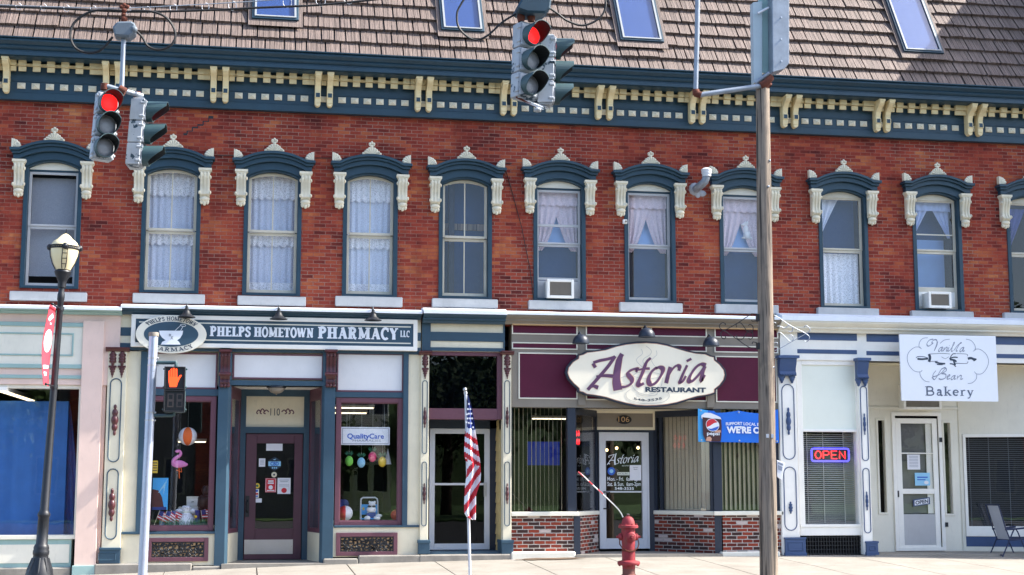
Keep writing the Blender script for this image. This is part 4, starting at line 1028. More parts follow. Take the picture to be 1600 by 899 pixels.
sp0 = (X(899, 720, 0), .0); sp1 = (X(934.5, 760, YR), YR); sp2 = (X(1022, 760, YR), YR); sp3 = (X(1116, 740, 0), .0)
re = X(1219, 720, 0)
mb = MB(); mb.box(wl1, sp0[0], -.035, .12, zsill, zl); mb.box(X(897, 835, -.07), X(907, 835, -.07), -.07, .12, zg(6) - .05, zsillb); mb.box(X(1115, 735, -.05), X(1128, 735, -.05), -.05, .12, zg(9) - .05, zl); mb.box(X(1209, 735, -.03), re, -.03, .12, zsill, zl); mb.box(wl0 - .05, wl0, -.02, .12, zsill, zl); mb.build('post', M['navy'], s, bevel=.004)
mb = MB(); mb.box(wl0, wl1, .05, .058, zsill, zl); o = mb.build('window_pane', M['glass'], s)
wr0 = X(1128, 735, 0)
mb = MB(); mb.box(wr0, re, .05, .058, zsill, zl); mb.build('window_pane', M['glass'], s)
mb = MB(); mb.box(wl0 - .03, X(905, 803, -.12), -.12, .2, zsillb, zsill); seg(mb, (sp0[0], -.1), (sp1[0] + .03, YR - .02), zsillb, zsill, .2); seg(mb, (sp2[0] - .03, YR - .02), (sp3[0], -.1), zsillb, zsill, .2); mb.box(X(1116, 803, -.12), re, -.12, .2, zsillb, zsill); mb.build('sill', M['ivory'], s, bevel=.008)
mb = MB(); mb.box(wl0 - .02, X(897, 835, -.05), -.05, .2, -.2, zsillb); mb.box(X(1128, 835, -.05), re, -.05, .2, -.2, zsillb); mb.build('low_brick_wall', M['brick2'], s)
mb = MB(); seg(mb, (sp0[0] + .03, -.05), sp1, -.2, zsillb, .1); mb.build('low_brick_wall', M['brick2d'], s); mb = MB(); seg(mb, sp2, (sp3[0] - .03, -.05), -.2, zsillb, .1); mb.build('low_brick_wall', M['brick2e'], s)
for pa, pb_ in ((sp0, sp1), (sp2, sp3)):
    mb = MB(); seg(mb, pa, pb_, zl - .12, zl, .07); seg(mb, lerp2(pa, pb_, 0 if pa is sp0 else .0), lerp2(pa, pb_, .05), zsill, zl - .12, .07); seg(mb, lerp2(pa, pb_, .93), pb_, zsill, zl - .12, .07)
    if pa is sp2: seg(mb, lerp2(pa, pb_, .1), lerp2(pa, pb_, .14), zsill, zl - .12, .07)
    sw = mb.build('splayed_window', M['navy'], s)
    mb = MB(); seg(mb, (pa[0], pa[1] + .03), (pb_[0], pb_[1] + .03), zsill, zl - .1, .008); mb.build('pane', M['glass'], sw)
mb = MB(); prismz(mb, [(sp0[0] - .05, -.02), (sp3[0] + .05, -.02), (sp2[0] + .1, YR + .1), (sp1[0] - .1, YR + .1)], zl - .0, zl + .06); mb.build('soffit', M['cream'], s)
mb = MB(); prismz(mb, [(sp0[0] - .05, -.22), (sp3[0] + .05, -.22), (sp2[0] + .1, YR + .1), (sp1[0] - .1, YR + .1)], -.3, zg(7.4) + .03); mb.build('entry_floor', M['concrete'], s)
# recess back: cream framed transom with the number, aluminium door
t0, t1, tz0, tz1 = rect(925, 641.5, 1024, 672, YR)
mb = MB(); frame(mb, t0, t1, tz0, tz1, .055, YR - .03, YR + .06); tf = mb.build('transom_frame', M['cream'], s, bevel=.004)
mb = MB(); mb.box(t0 + .05, t1 - .05, YR - .02, YR - .002, tz0 + .05, tz1 - .05); mb.build('transom_board', M['taupe'], tf)
mb = MB(); dw = rect(936, 676, 1013.5, 857.5, YR); gg = rect(946.5, 689, 1002.5, 841.5, YR)
mb.box(sp1[0] - .3, dw[0], YR, YR + .1, 0, zl); mb.box(dw[1], sp2[0] + .3, YR, YR + .1, 0, zl); mb.box(dw[0], dw[1], YR, YR + .1, dw[3], tz0 + .001); mb.box(dw[0], dw[1], YR + .061, YR + .1, tz0, zl); mb.build('door_surround', M['navy'], s)
mb = MB(); frame(mb, dw[0], dw[1], dw[2], dw[3], gg[0] - dw[0], YR - .03, YR + .05, gg[2] - dw[2], dw[3] - gg[3]); frame(mb, dw[0] - .001, dw[1] + .001, dw[2] - .001, dw[3] + .001, .035, YR - .045, YR - .03); mb.pb(946, 767.5, 1003, 770, YR - .03, .02); dr = mb.build('door', M['alu'], s, bevel=.003); rdoor = dr
mb = MB(); mb.box(gg[0] - .01, gg[1] + .01, YR + .005, YR + .013, gg[2] - .01, gg[3] + .01); mb.build('door_pane', M['glass'], dr)
mb = MB(); h_ = rect(944, 769, 952, 795, YR - .08); mb.tube([(h_[0], YR - .03, h_[3]), (h_[1], YR - .09, h_[3]), (h_[1], YR - .09, h_[2]), (h_[0], YR - .03, h_[2])], .014, 8); mb.build('handle', M['black'], dr)
q = at(975, 656, YR - .02)
mb = MB(); mb.prism([(q.x + .145 * math.cos(a * .2618), q.z + .085 * math.sin(a * .2618)) for a in range(24)], YR - .042, YR - .021); npl = mb.build('number_plate', M['iron'], tf)
# vertical blinds
def vanes(p0, p1, z0, z1, n, wd, ang, name='vertical_blind', skip=()):
    mb = MB(); dx, dy = p1[0] - p0[0], p1[1] - p0[1]; l = math.hypot(dx, dy); ux, uy = dx / l, dy / l
    ca, sa = math.cos(ang), math.sin(ang); vx, vy = ux * ca - uy * sa, ux * sa + uy * ca
    for i in range(n):
        if i in skip: continue
        t = (i + .5) / n; jt = random.uniform(-.06, .06)
        cx, cy = p0[0] + dx * t, p0[1] + dy * t
        vx2, vy2 = vx - vy * jt, vy + vx * jt
        prismz(mb, [(cx - vx2 * wd / 2, cy - vy2 * wd / 2), (cx + vx2 * wd / 2, cy + vy2 * wd / 2), (cx + vx2 * wd / 2 - vy2 * .003, cy + vy2 * wd / 2 + vx2 * .003), (cx - vx2 * wd / 2 - vy2 * .003, cy - vy2 * wd / 2 + vx2 * .003)], z0, z1)
    return mb.build(name, M['blinds'], s)
vanes((wl0 + .05, .22), (wl1 - .02, .22), zsill + .02, zl, 12, .085, RAD(75))
vanes((X(1036, 740, .95), 1.05), (sp3[0] - .02, .22), zsill + .02, zl, 12, .07, RAD(22))
vanes((wr0 + .02, .22), (re - .05, .22), zsill + .02, zl, 12, .085, RAD(40))
mb = MB(); plinth(mb, 799, 900, 863, -.22); plinth(mb, 1128, 1220, 862, -.2); mb.build('plinth', M['ivory'], s, bevel=.02)
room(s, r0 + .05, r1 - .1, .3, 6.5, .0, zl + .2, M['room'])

# ================================================================== bakery
s = thing('storefront', (12.5, -.1, zg(12.5)), 'white bakery front with cobalt blue trim and deep recessed doorway', 'shop front', 'shop fronts along the terrace')
XE = 17.35
b0 = X(1219, 540, -.06)
cap(s, X(1220, 500, -.3), XE, Z(1410, 501, -.3), Z(1410, 521, -.3), .36, M['ivory'], .13)
zb5 = Z(1410, 565, -.06)
mb = MB(); mb.box(b0, XE, -.06, .3, zb5, Z(1410, 516, -.06)); mb.build('fascia', M['white'], s)
mb = MB()
for x0, x1 in ((1246, 1339), (1354, 1545), (1556, 1655)):
    for y0, y1 in ((517.5, 532), (546.5, 553)):
        k = ((x0 + x1) / 2 - 1292) * .024; mb.pb(x0, y0 + k, x1, y1 + k, -.066, .006)
mb.build('fascia_stripe', M['blue'], s)
def bpil(px0, px1, cp0, cp1, capy, bp, by, lo, fi):
    a, b = X(px0, 715, -.12), X(px1, 715, -.12); pm = (px0 + px1) / 2
    mb = MB(); mb.box(a, b, -.12, .3, Z(pm, by[1], -.12), zb5); mb.build('pilaster', M['white'], s, bevel=.005)
    c, e = X(cp0, 575, -.2), X(cp1, 575, -.2); zt, zb = Z((cp0 + cp1) / 2, capy[0], -.2), Z((cp0 + cp1) / 2, capy[1], -.2); h = zt - zb
    mb = MB(); mb.profx([(-.1, zt), (-.30, zt), (-.30, zt - .1 * h), (-.27, zt - .14 * h), (-.25, zt - .3 * h), (-.21, zt - .45 * h), (-.20, zt - .6 * h), (-.23, zt - .68 * h), (-.23, zt - .76 * h), (-.1, zt - .78 * h)], c + (e - c) * .1, e - (e - c) * .1)
    mb.box(c, e, -.31, -.1, zt - .1 * h, zt + .001)
    n = 2 if e - c > .25 else 1
    for i in range(n):
        x = c + (e - c) * (i + .5) / n
        for u, r_ in ((.80, .07), (.88, .05), (.95, .025)): mb.ball((x, -.15, zt - u * h), r_ * (1 if n == 2 else .8), .05, .05, 10, 6)
    for i in range(7): mb.ball((c + (e - c) * (.14 + .12 * i), -.235, zt - .72 * h), .016, .02, .02, 6, 5)
    mb.build('capital', M['blue'], s, smooth=True)
    mb = MB()
    for (y0, y1) in lo: loop(mb, a + (b - a) * .16, b - (b - a) * .16, Z(pm, y1, -.12), Z(pm, y0, -.12), -.125, .009)
    mb.build('panel_bead', M['blue'], s)
    for (y0, y1, r_) in fi:
        mb = MB(); spindle(mb, (a + b) / 2, -.13, Z(pm, y1, -.12), Z(pm, y0, -.12), r_); mb.build('carved_spindle', M['blue'], s, smooth=True)
    a2, b2 = X(bp[0], 855, -.16), X(bp[1], 855, -.16); mb = MB(); mb.box(a2, b2, -.17, .3, Z(pm, by[1], -.17), Z(pm, by[0], -.17)); mb.box(a2 - .012, b2 + .012, -.185, .3, Z(pm, by[0] + 3, -.17), Z(pm, by[0], -.17)); mb.box(a2 - .012, b2 + .012, -.185, .3, -.2, Z(pm, by[1] - 4, -.17))
    frame(mb, a2 + .05, b2 - .05, Z(pm, by[1] - 7, -.17), Z(pm, by[0] + 7, -.17), .015, -.18, -.17); mb.build('pilaster_base', M['blue'], s, bevel=.005)
bpil(1219.5, 1247, 1214.5, 1246.5, (556, 597), (1227, 1259), (840, 868), ((601, 718), (730, 829)), ((637, 680, .05), (784, 803, .04)))
bpil(1345, 1359.5, 1337, 1358, (560, 602), (1354, 1372), (846, 867), ((604, 720), (732, 833)), ((646, 680, .028), (768, 798, .028)))
w0, w1 = X(1256.5, 745, -.02), X(1340.5, 745, -.02); pw0, pw1 = X(1247, 715, -.02), X(1345, 715, -.02)
zt_, zr1, zr0, zwb = zb5, Z(1293, 671, -.02), Z(1298, 675, -.02), Z(1302, 819.5, -.02)
mb = MB(); mb.box(pw0, w0, -.03, .15, zwb, zt_); mb.box(w1, pw1, -.03, .15, zwb, zt_); mb.box(w0, w1, -.03, .15, zr0, zr1); mb.box(w0, w1, -.03, .15, zt_ - .09, zt_); mb.box(pw0, pw1, -.05, .2, Z(1302, 824, -.05), zwb); mb.box(pw0, pw1, -.035, .2, Z(1302, 837, -.05), Z(1302, 824, -.05)); wf = mb.build('window', M['white'], s, bevel=.005)
mb = MB(); mb.box(w0, w1, .0, .03, zr1, zt_ - .09); mb.build('shade_panel', M['mint'], wf)
mb = MB(); mb.box(w0 - .01, w1 + .01, .03, .038, zwb - .01, zr0 + .01); mb.build('pane', M['glass'], wf)
mb = MB(); n = 46
for i in range(n): z = zwb + .02 + (zr0 - zwb - .03) * i / n; mb.hexa([(w0 + .01, .14, z - .008), (w1 - .01, .14, z - .008), (w1 - .01, .165, z + .008), (w0 + .01, .165, z + .008), (w0 + .01, .14, z - .006), (w1 - .01, .14, z - .006), (w1 - .01, .165, z + .010), (w0 + .01, .165, z + .010)])
for u in (.12, .42, .8): mb.box(w0 + (w1 - w0) * u - .006, w0 + (w1 - w0) * u + .006, .13, .138, zwb + .02, zr0)
mb.build('venetian_blind', M['blinds_grey'], wf)
mb = MB(); a, b = X(1257, 850, 0), X(1356, 850, 0); zgt, zgb = Z(1303, 837, 0), Z(1303, 868, 0); mb.box(a, b, .06, .2, zgb, zgt)
for i in range(5): z = zgb + (zgt - zgb) * (i + .5) / 5; mb.box(a, b, .0, .06, z - .006, z + .006)
for i in range(24): x = a + (b - a) * i / 23; mb.box(x - .006, x + .006, -.005, .059, zgb, zgt)
mb.build('vent_grille', M['black'], s)
YK = 1.05
k0, k1 = X(1359, 740, YK) - .3, X(1500, 740, YK); f1 = (XE - .6, .0)
mb = MB(); prismz(mb, [(pw1 + .1, -.02), (XE, -.02), (XE, YK + .15), (k0, YK + .15)], zb5 - .0, zb5 + .06); mb.build('soffit', M['cream'], s)
mb = MB(); prismz(mb, [(pw1 + .16, -.2), (XE, -.2), (XE, YK + .15), (k0, YK + .15)], -.3, zg(13) + .02); mb.build('entry_floor', M['concrete'], s)
mb = MB(); mb.box(pw1 + .1, pw1 + .2, .1, YK, -.1, zb5); mb.build('return_wall', M['ivory'], s)
# back wall with side lights and doorway
sl0 = rect(1373.5, 657, 1383.5, 801, YK); sl1 = rect(1476.5, 661, 1486.5, 803, YK); dl = rect(1397, 647, 1472, 861, YK)
mb = MB()
mb.box(k0, sl0[0], YK, YK + .1, -.1, zb5); mb.box(sl0[0], sl0[1], YK, YK + .1, -.1, sl0[2]); mb.box(sl0[0], sl0[1], YK, YK + .1, sl0[3], zb5); mb.box(sl0[1], dl[0], YK, YK + .1, -.1, zb5)
mb.box(dl[0], dl[1], YK, YK + .1, dl[3], zb5); mb.box(dl[1], sl1[0], YK, YK + .1, -.1, zb5); mb.box(sl1[0], sl1[1], YK, YK + .1, -.1, sl1[2]); mb.box(sl1[0], sl1[1], YK, YK + .1, sl1[3], zb5); mb.box(sl1[1], k1 + .05, YK, YK + .1, -.1, zb5)
mb.build('back_wall', M['ivory'], s)
mb = MB()
for q in (sl0, sl1): frame(mb, q[0] - .04, q[1] + .04, q[2] - .04, q[3] + .04, .04, YK - .02, YK)
mb.box(k0, k1, YK - .03, YK, Z(1440, 640, YK), Z(1440, 636, YK)); mb.build('wall_moulding', M['ivory'], s, bevel=.004)
mb = MB()
for q in (sl0, sl1): mb.box(q[0], q[1], YK + .04, YK + .048, q[2], q[3])
mb.build('side_light', M['glass'], s)
mb = MB(); frame(mb, dl[0] - .02, dl[1] + .02, dl[2], dl[3] + .03, .07, YK - .035, YK); mb.build('door_casing', M['white'], s, bevel=.004)
d_ = rect(1402, 654, 1467.5, 860.5, YK)
g1 = rect(1409, 662, 1457.5, 764, YK); g2 = rect(1413, 772, 1463, 803, YK); g3 = rect(1413, 804.5, 1463, 852, YK)
gx0, gx1 = (g1[0] + g3[0]) / 2, (g1[1] + g3[1]) / 2
mb = MB(); mb.box(d_[0], gx0, YK + .0, YK + .04, d_[2], d_[3]); mb.box(gx1, d_[1], YK + .0, YK + .04, d_[2], d_[3])
for z0, z1 in ((d_[2], g3[2]), (g2[3], g1[2]), (g1[3], d_[3])): mb.box(gx0, gx1, YK + .0, YK + .04, z0, z1)
mb.box(gx0, gx1, YK + .005, YK + .02, Z(1435, 709.5, YK), Z(1435, 707.5, YK)); mb.box(X(1449, 710, YK), gx1, YK + .05, YK + .07, g2[2], g1[3])
dr = mb.build('screen_door', M['white'], s, bevel=.004)
mb = MB(); mb.box(gx0, gx1, YK + .01, YK + .03, g3[2], g3[3] + .01); mb.build('kick_panel', M['vinyl'], dr)
mb = MB(); mb.box(gx0 - .01, gx1 + .01, YK + .018, YK + .024, g2[2], g1[3] + .01); mb.build('door_pane', M['glass'], dr)
mb = MB(); mb.box(gx0, X(1449, 710, YK), YK + .09, YK + .1, g2[2], g1[3]); mb.build('door_shade', M['greyshade'], dr)
mb = MB(); mb.pb(1401.5, 767, 1405, 777, YK - .03, .03)
for y in (687.5, 820): mb.pb(1468 + (y - 687) * .07, y - 3.5, 1472.5 + (y - 687) * .07, y + 3.5, YK - .05, .02)
mb.build('door_hardware', M['iron'], dr)
# splayed display window to the right
pk = (k1, YK - .02)
tt = lambda t: lerp2(pk, f1, t)
zw1, zw0 = Z(1550, 683, .7), Z(1550, 823, .7); zs_ = Z(1550, 839, .7); zbl = Z(1550, 855, .7)
mb = MB(); seg(mb, tt(0), tt(1), zw1 + .06, zb5, .06); seg(mb, tt(0), tt(1), -.1, zbl, .06); seg(mb, tt(0), tt(.02), zbl, zw1 + .06, .06); mb.build('splayed_wall', M['ivory'], s)
mb = MB(); seg(mb, tt(.02), tt(1), zbl + .001, zs_, .05); mb.build('blue_band', M['blue'], s)
mb = MB(); 
for z0, z1 in ((zw1, zw1 + .059), (zs_ + .001, zw0)): seg(mb, (tt(.02)[0], tt(.02)[1] - .02), (tt(1)[0], tt(1)[1] - .02), z0, z1, .1)
seg(mb, (tt(.02)[0], tt(.02)[1] - .02), (tt(.04)[0], tt(.04)[1] - .02), zw0, zw1, .1); seg(mb, (tt(.95)[0], tt(.95)[1] - .02), (tt(1)[0], tt(1)[1] - .02), zw0, zw1, .1)
wf = mb.build('window', M['white'], s, bevel=.005)
mb = MB(); seg(mb, (tt(.03)[0], tt(.03)[1] + .03), (tt(.97)[0], tt(.97)[1] + .03), zw0 - .01, zw1 + .01, .008); mb.build('pane', M['glass'], wf)
mb = MB()
for i in range(44):
    z = zw0 + .02 + (zw1 - zw0 - .03) * i / 44; seg(mb, (tt(.03)[0], tt(.03)[1] + .14), (tt(.97)[0], tt(.97)[1] + .14), z - .004, z + .006, .02)
for i in range(7): seg(mb, (tt(.08 + i * .13)[0], tt(.08 + i * .13)[1] + .12), (tt(.084 + i * .13)[0], tt(.084 + i * .13)[1] + .12), zw0, zw1, .01)
mb.build('venetian_blind', paint('dim_blind', rgb(108, 112, 118), .6, .05, .1), wf)
room(s, b0 + .4, XE - .05, .35, 6, -.1, zb5 + .1, M['room'])
# ================================================================== lettering
def arc(cx, cy, rx, ry, a0, a1, n=12): return [(cx + rx * math.cos(RAD(a0 + (a1 - a0) * i / n)), cy + ry * math.sin(RAD(a0 + (a1 - a0) * i / n))) for i in range(n + 1)]
def smooth(p, n=6):
    """Catmull-Rom through points"""
    q = [p[0]] + list(p) + [p[-1]]; out = []
    for i in range(1, len(q) - 2):
        for k in range(n):
            t = k / n; a, b, c, d = q[i - 1], q[i], q[i + 1], q[i + 2]
            out.append(tuple(.5 * (2 * b[j] + (c[j] - a[j]) * t + (2 * a[j] - 5 * b[j] + 4 * c[j] - d[j]) * t * t + (3 * b[j] - a[j] - 3 * c[j] + d[j]) * t ** 3) for j in range(2)))
    return out + [p[-1]]
def glyph(ch, W, T, S):
    """bracketed serif letter: advance and strokes (points, width), cap height 1"""
    h = W / 2; L = h + .06; st = []
    def stem(x, z0=0, z1=1, w=W, s0=True, s1=True):
        st.append(([(x, z0), (x, z1)], w)); e = w / 2 + .07
        if s0: st.append(([(x - e, z0 + S / 2), (x + e, z0 + S / 2)], S))
        if s1: st.append(([(x - e, z1 - S / 2), (x + e, z1 - S / 2)], S))
    if ch in 'PRB':
        stem(L); adv = .66
        st.append(([(L, 1 - T / 2)] + arc(.34, .73, .2, .27 - T / 2, 90, -90) + [(L, .46 + T / 2)], W * .8))
        if ch == 'R': st.append((smooth([(.3, .5), (.44, .36), (.5, .12), (.66, .04)]), W * .8)); adv = .74
        if ch == 'B': st.append(([(.3, .5)] + arc(.36, .27, .24, .27 - T / 2, 90, -90) + [(L, T / 2)], W * .8)); adv = .7
    elif ch == 'H': stem(L); stem(L + .42); st.append(([(L, .5), (L + .42, .5)], T)); adv = L * 2 + .42
    elif ch == 'E': stem(L); adv = .62; st += [([(L, 1 - T / 2), (.56, 1 - T / 2)], T), ([(L, .5), (.46, .5)], T), ([(L, T / 2), (.58, T / 2)], T), ([(.55, .62 + .2), (.55, 1)], T), ([(.57, 0), (.57, .2)], T), ([(.46, .4), (.46, .6)], T)]
    elif ch == 'L': stem(L); adv = .58; st += [([(L, T / 2), (.54, T / 2)], T), ([(.54, 0), (.54, .26)], T)]
    elif ch == 'S': adv = .54; st.append((smooth([(.46, .72), (.43, .9), (.26, .95), (.12, .86), (.12, .68), (.28, .53), (.43, .4), (.44, .18), (.28, .05), (.11, .1), (.08, .3)], 4), W * .78)); st += [([(.47, .7), (.47, 1)], T * .8), ([(.07, 0), (.07, .3)], T * .8)]
    elif ch == 'O': adv = .68; st += [(arc(.34, .5, .25, .47, 0, 360, 28), W * .78), (arc(.34, .5, .3, .46, 130, 230), W * .5), (arc(.34, .5, .3, .46, -50, 50), W * .5)]
    elif ch == 'C': adv = .64; st += [(arc(.36, .5, .27, .46, 50, 310, 24), W * .8), (arc(.36, .5, .3, .46, 130, 230), W * .5), ([(.56, .66), (.56, 1)], T)]
    elif ch == 'M': stem(L - .03, w=T * 1.3); stem(.78, w=W); st += [([(L - .03, .98), (.45, .1)], W), ([(.45, .1), (.76, .98)], T)]; adv = .78 + L
    elif ch == 'N': stem(L - .02, w=T * 1.3); stem(.6, w=T * 1.3, s0=False); st.append(([(L - .04, .97), (.6, .06)], W)); adv = .6 + L - .02
    elif ch == 'T': adv = .64; stem(.32, s1=False); st += [([(.03, 1 - T / 2), (.61, 1 - T / 2)], T * 1.2), ([(.05, .72), (.05, 1)], T), ([(.59, .72), (.59, 1)], T)]
    elif ch == 'W': adv = .98; st += [([(.1, .96), (.3, .04)], W), ([(.3, .04), (.48, .9)], T), ([(.48, .96), (.68, .04)], W), ([(.68, .04), (.88, .96)], T), ([(0, 1 - S / 2), (.24, 1 - S / 2)], S), ([(.38, 1 - S / 2), (.6, 1 - S / 2)], S), ([(.78, 1 - S / 2), (.98, 1 - S / 2)], S)]
    elif ch == 'A': adv = .74; st += [([(.14, .03), (.37, .97)], T), ([(.35, .97), (.6, .03)], W), ([(.2, .32), (.54, .32)], T), ([(.02, S / 2), (.26, S / 2)], S), ([(.46, S / 2), (.74, S / 2)], S)]
    elif ch == 'Y': adv = .68; st += [([(.12, .97), (.34, .48)], W), ([(.34, .48), (.56, .97)], T), ([(.34, .5), (.34, 0)], W), ([(0, 1 - S / 2), (.26, 1 - S / 2)], S), ([(.44, 1 - S / 2), (.68, 1 - S / 2)], S), ([(.2, S / 2), (.48, S / 2)], S)]
    elif ch == 'a': adv = .46; st += [(smooth([(.08, .52), (.16, .62), (.28, .6), (.32, .48), (.32, .1), (.38, .02), (.44, .06)], 4), W), (smooth([(.32, .4), (.14, .34), (.06, .2), (.1, .06), (.2, .04), (.32, .16)], 4), T * 1.4)]
    elif ch == 'k': adv = .54; stem(.12); st += [([(.14, .28), (.4, .6)], T), ([(.24, .38), (.46, .02)], W), ([(.3, .61), (.5, .61)], S), ([(.38, S / 2), (.54, S / 2)], S)]
    elif ch == 'e': adv = .46; st += [([(.06, .36), (.4, .36)], T), (arc(.23, .33, .18, .29, 10, 310, 20), T * 1.6), (arc(.23, .33, .18, .29, 120, 240), W)]
    elif ch == 'r': adv = .38; stem(.12, 0, .62, s1=False); st += [(smooth([(.13, .42), (.2, .58), (.3, .62), (.36, .56)], 4), T * 1.5), ([(.02, .6), (.12, .6)], S)]
    elif ch == 'y': adv = .5; st += [([(.1, .6), (.26, .05)], W), (smooth([(.42, .6), (.26, .02), (.16, -.22), (.04, -.26)], 4), T * 1.2), ([(.02, .61), (.18, .61)], S), ([(.34, .61), (.5, .61)], S)]
    else: adv = .3
    return adv, st
def serif(mb, text, x0, x1, z0, z1, y, W=.26, T=.12, S=.1, th=.006, fn=None, sp=.05):
    tot = sum(glyph(c, W, T, S)[0] + sp for c in text) - sp
    sx, sz = (x1 - x0) / tot, z1 - z0; cx = 0; k = 0
    for c in text:
        adv, st = glyph(c, W, T, S)
        for pts, w_ in st:
            k += 1
            if fn: mb.ribbon([fn(cx + p[0], p[1], tot) for p in pts], w_ * sz * .9, y - .0002 * (k % 9), th)
            else: mb.ribbon([(x0 + (cx + p[0]) * sx, z0 + p[1] * sz) for p in pts], w_ * (sx * .6 + sz * .4), y - .0002 * (k % 9), th)
        cx += adv + sp
    return mb
_cap = [None]
def sans(mb, text, x0, x1, z0, z1, y, bold=0.0, th=.003, shear=0.0, fn=None):
    """plain upright lettering between x0..x1, baseline z0 to cap height z1"""
    def geo(t):
        cu = bpy.data.curves.new('lettering', 'FONT'); cu.body = t; cu.size = 1; cu.offset = bold; cu.extrude = .0; cu.resolution_u = 3; cu.shear = shear
        o = bpy.data.objects.new('lettering', cu); COL.objects.link(o)
        dg = bpy.context.evaluated_depsgraph_get(); dg.update()
        me = bpy.data.meshes.new_from_object(o.evaluated_get(dg))
        v = [(p.co.x, p.co.y) for p in me.vertices]; f = [tuple(q.vertices) for q in me.polygons]
        bpy.data.objects.remove(o); bpy.data.curves.remove(cu); bpy.data.meshes.remove(me); return v, f
    if _cap[0] is None: _cap[0] = max(p[1] for p in geo('H')[0])
    v, f = geo(text); lo = min(p[0] for p in v); hi = max(p[0] for p in v)
    sx = (x1 - x0) / (hi - lo); sz = (z1 - z0) / _cap[0]
    P = [(x0 + (p[0] - lo) * sx, z0 + p[1] * sz) for p in v] if fn is None else [fn((p[0] - lo) / (hi - lo), p[1] / _cap[0]) for p in v]
    n = len(mb.v); mb.v += [(p[0], y - th, p[1]) for p in P]
    for q in f:
        ar = sum(P[q[i]][0] * P[q[(i + 1) % len(q)]][1] - P[q[(i + 1) % len(q)]][0] * P[q[i]][1] for i in range(len(q)))
        mb.f.append([i + n for i in (q if ar > 0 else q[::-1])]); mb.m.append(mb.cur)
    return mb
def trace(mb, pts, Y, wd, ox, oy, sc_, nib=None, k=0, th=.004, n=6):
    """stroke measured on an enlarged crop of the photo, laid on the sign face y = Y"""
    p = [at(ox + a / sc_, oy + b / sc_, Y) for a, b in (smooth(pts, n) if n else pts)]
    mb.ribbon([(q.x, q.z) for q in p], wd, Y - .0003 * k, th, nib)

# ---- pharmacy fascia sign
Y = -.18
a, b, c, e = rect(204.8, 495.7, 652.3, 545.2, Y)
t = thing('shop_sign', ((a + b) / 2, Y, c), 'long teal pharmacy sign board with white frame and white serif lettering', 'sign')
mb = MB(); frame(mb, a, b, c, e, .075, Y - .02, Y + .1); mb.build('sign_frame', M['white'], t, bevel=.004)
mb = MB(); mb.box(a + .07, b - .07, Y, Y + .08, c + .07, e - .07); mb.build('sign_panel', M['teal2'], t)
mb = MB()
for y0 in (507.2, 533.3): mb.box(a + .13, b - .12, Y - .003, Y, Z(428, y0 + .9, Y), Z(428, y0 - .9, Y))
mb.build('pinstripe', M['ivory'], t)
mb = MB(); serif(mb, 'PHELPS', X(328, 519, Y), X(391.5, 519, Y), Z(360, 526, Y), Z(360, 510.6, Y), Y)
serif(mb, 'HOMETOWN', X(397, 519, Y), X(490, 519, Y), Z(443, 527.2, Y), Z(443, 512.2, Y), Y)
serif(mb, 'PHARMACY', X(497, 519, Y), X(622, 519, Y), Z(560, 530, Y), Z(560, 512, Y), Y)
serif(mb, 'LLC', X(625.5, 522, Y), X(640, 522, Y), Z(633, 527, Y), Z(633, 517, Y), Y, .2, .1, .08)
mb.build('lettering', M['signwhite'], t)
# ---- oval sign
Y = -.30; c0 = at(267.5, 522.5, Y); rx = X(322.7, 522, Y) - c0.x; rz = Z(267, 492.5, Y) - c0.z
t = thing('oval_sign', (c0.x, Y, c0.z), 'oval pharmacy sign with white mortar and pestle on teal', 'sign')
def oval(rx, rz, n=56): return [(c0.x + rx * math.cos(2 * math.pi * i / n), c0.z + rz * math.sin(2 * math.pi * i / n)) for i in range(n)]
mb = MB(); mb.prism(oval(rx, rz), Y, Y + .05); mb.build('board', M['ivory'], t, bevel=.006)
mb = MB(); mb.prism(oval(rx * .77, rz * .655), Y - .004, Y); mb.build('teal_field', M['teal2'], t)
mb = MB(); f7 = lambda pts: [(lambda q: (q.x, q.z))(at(190 + a_ / 7.49, 470 + b_ / 7.49, Y)) for a_, b_ in pts]
mb.prism(f7([(440, 352), (720, 352), (712, 395), (685, 440), (650, 465), (672, 482), (690, 515), (458, 515), (476, 482), (515, 465), (470, 430), (446, 390)]), Y - .008, Y - .0041)
for i, pts in enumerate(([(625, 352), (690, 290)], [(690, 352), (722, 298)], [(690, 290), (692, 280), (720, 276), (748, 284), (745, 298), (715, 302), (690, 290)])): trace(mb, pts, Y - .004, .008, 190, 470, 7.49, k=i, n=3)
mb.build('mortar', M['signwhite'], t)
mb = MB()
q0, q1 = at(190 + 555 / 7.49, 470 + 420 / 7.49, Y), at(190 + 585 / 7.49, 470 + 390 / 7.49, Y); sans(mb, 'R', q0.x, q1.x, q0.z, q1.z, Y - .008)
q0, q1 = at(190 + 572 / 7.49, 470 + 455 / 7.49, Y), at(190 + 606 / 7.49, 470 + 415 / 7.49, Y); sans(mb, 'X', q0.x, q1.x, q0.z, q1.z, Y - .0085)
def fn_top(x, z, tot):
    th = math.pi * (.79 - .58 * x / tot); r_ = .80 + .15 * z
    return (c0.x + rx * r_ * math.cos(th), c0.z + rz * (.71 + .21 * z) * math.sin(th))
def fn_bot(x, z, tot):
    th = math.pi * (1.25 + .50 * x / tot); r_ = .93 - .13 * z
    return (c0.x + rx * r_ * math.cos(th), c0.z + rz * (.90 - .2 * z) * math.sin(th))
serif(mb, 'PHELPS HOMETOWN', 0, 1, 0, .068, Y, .22, .11, .08, .003, fn_top); serif(mb, 'PHARMACY', 0, 1, 0, .075, Y, .24, .12, .09, .003, fn_bot)
mb.build('lettering', M['ink'], t)
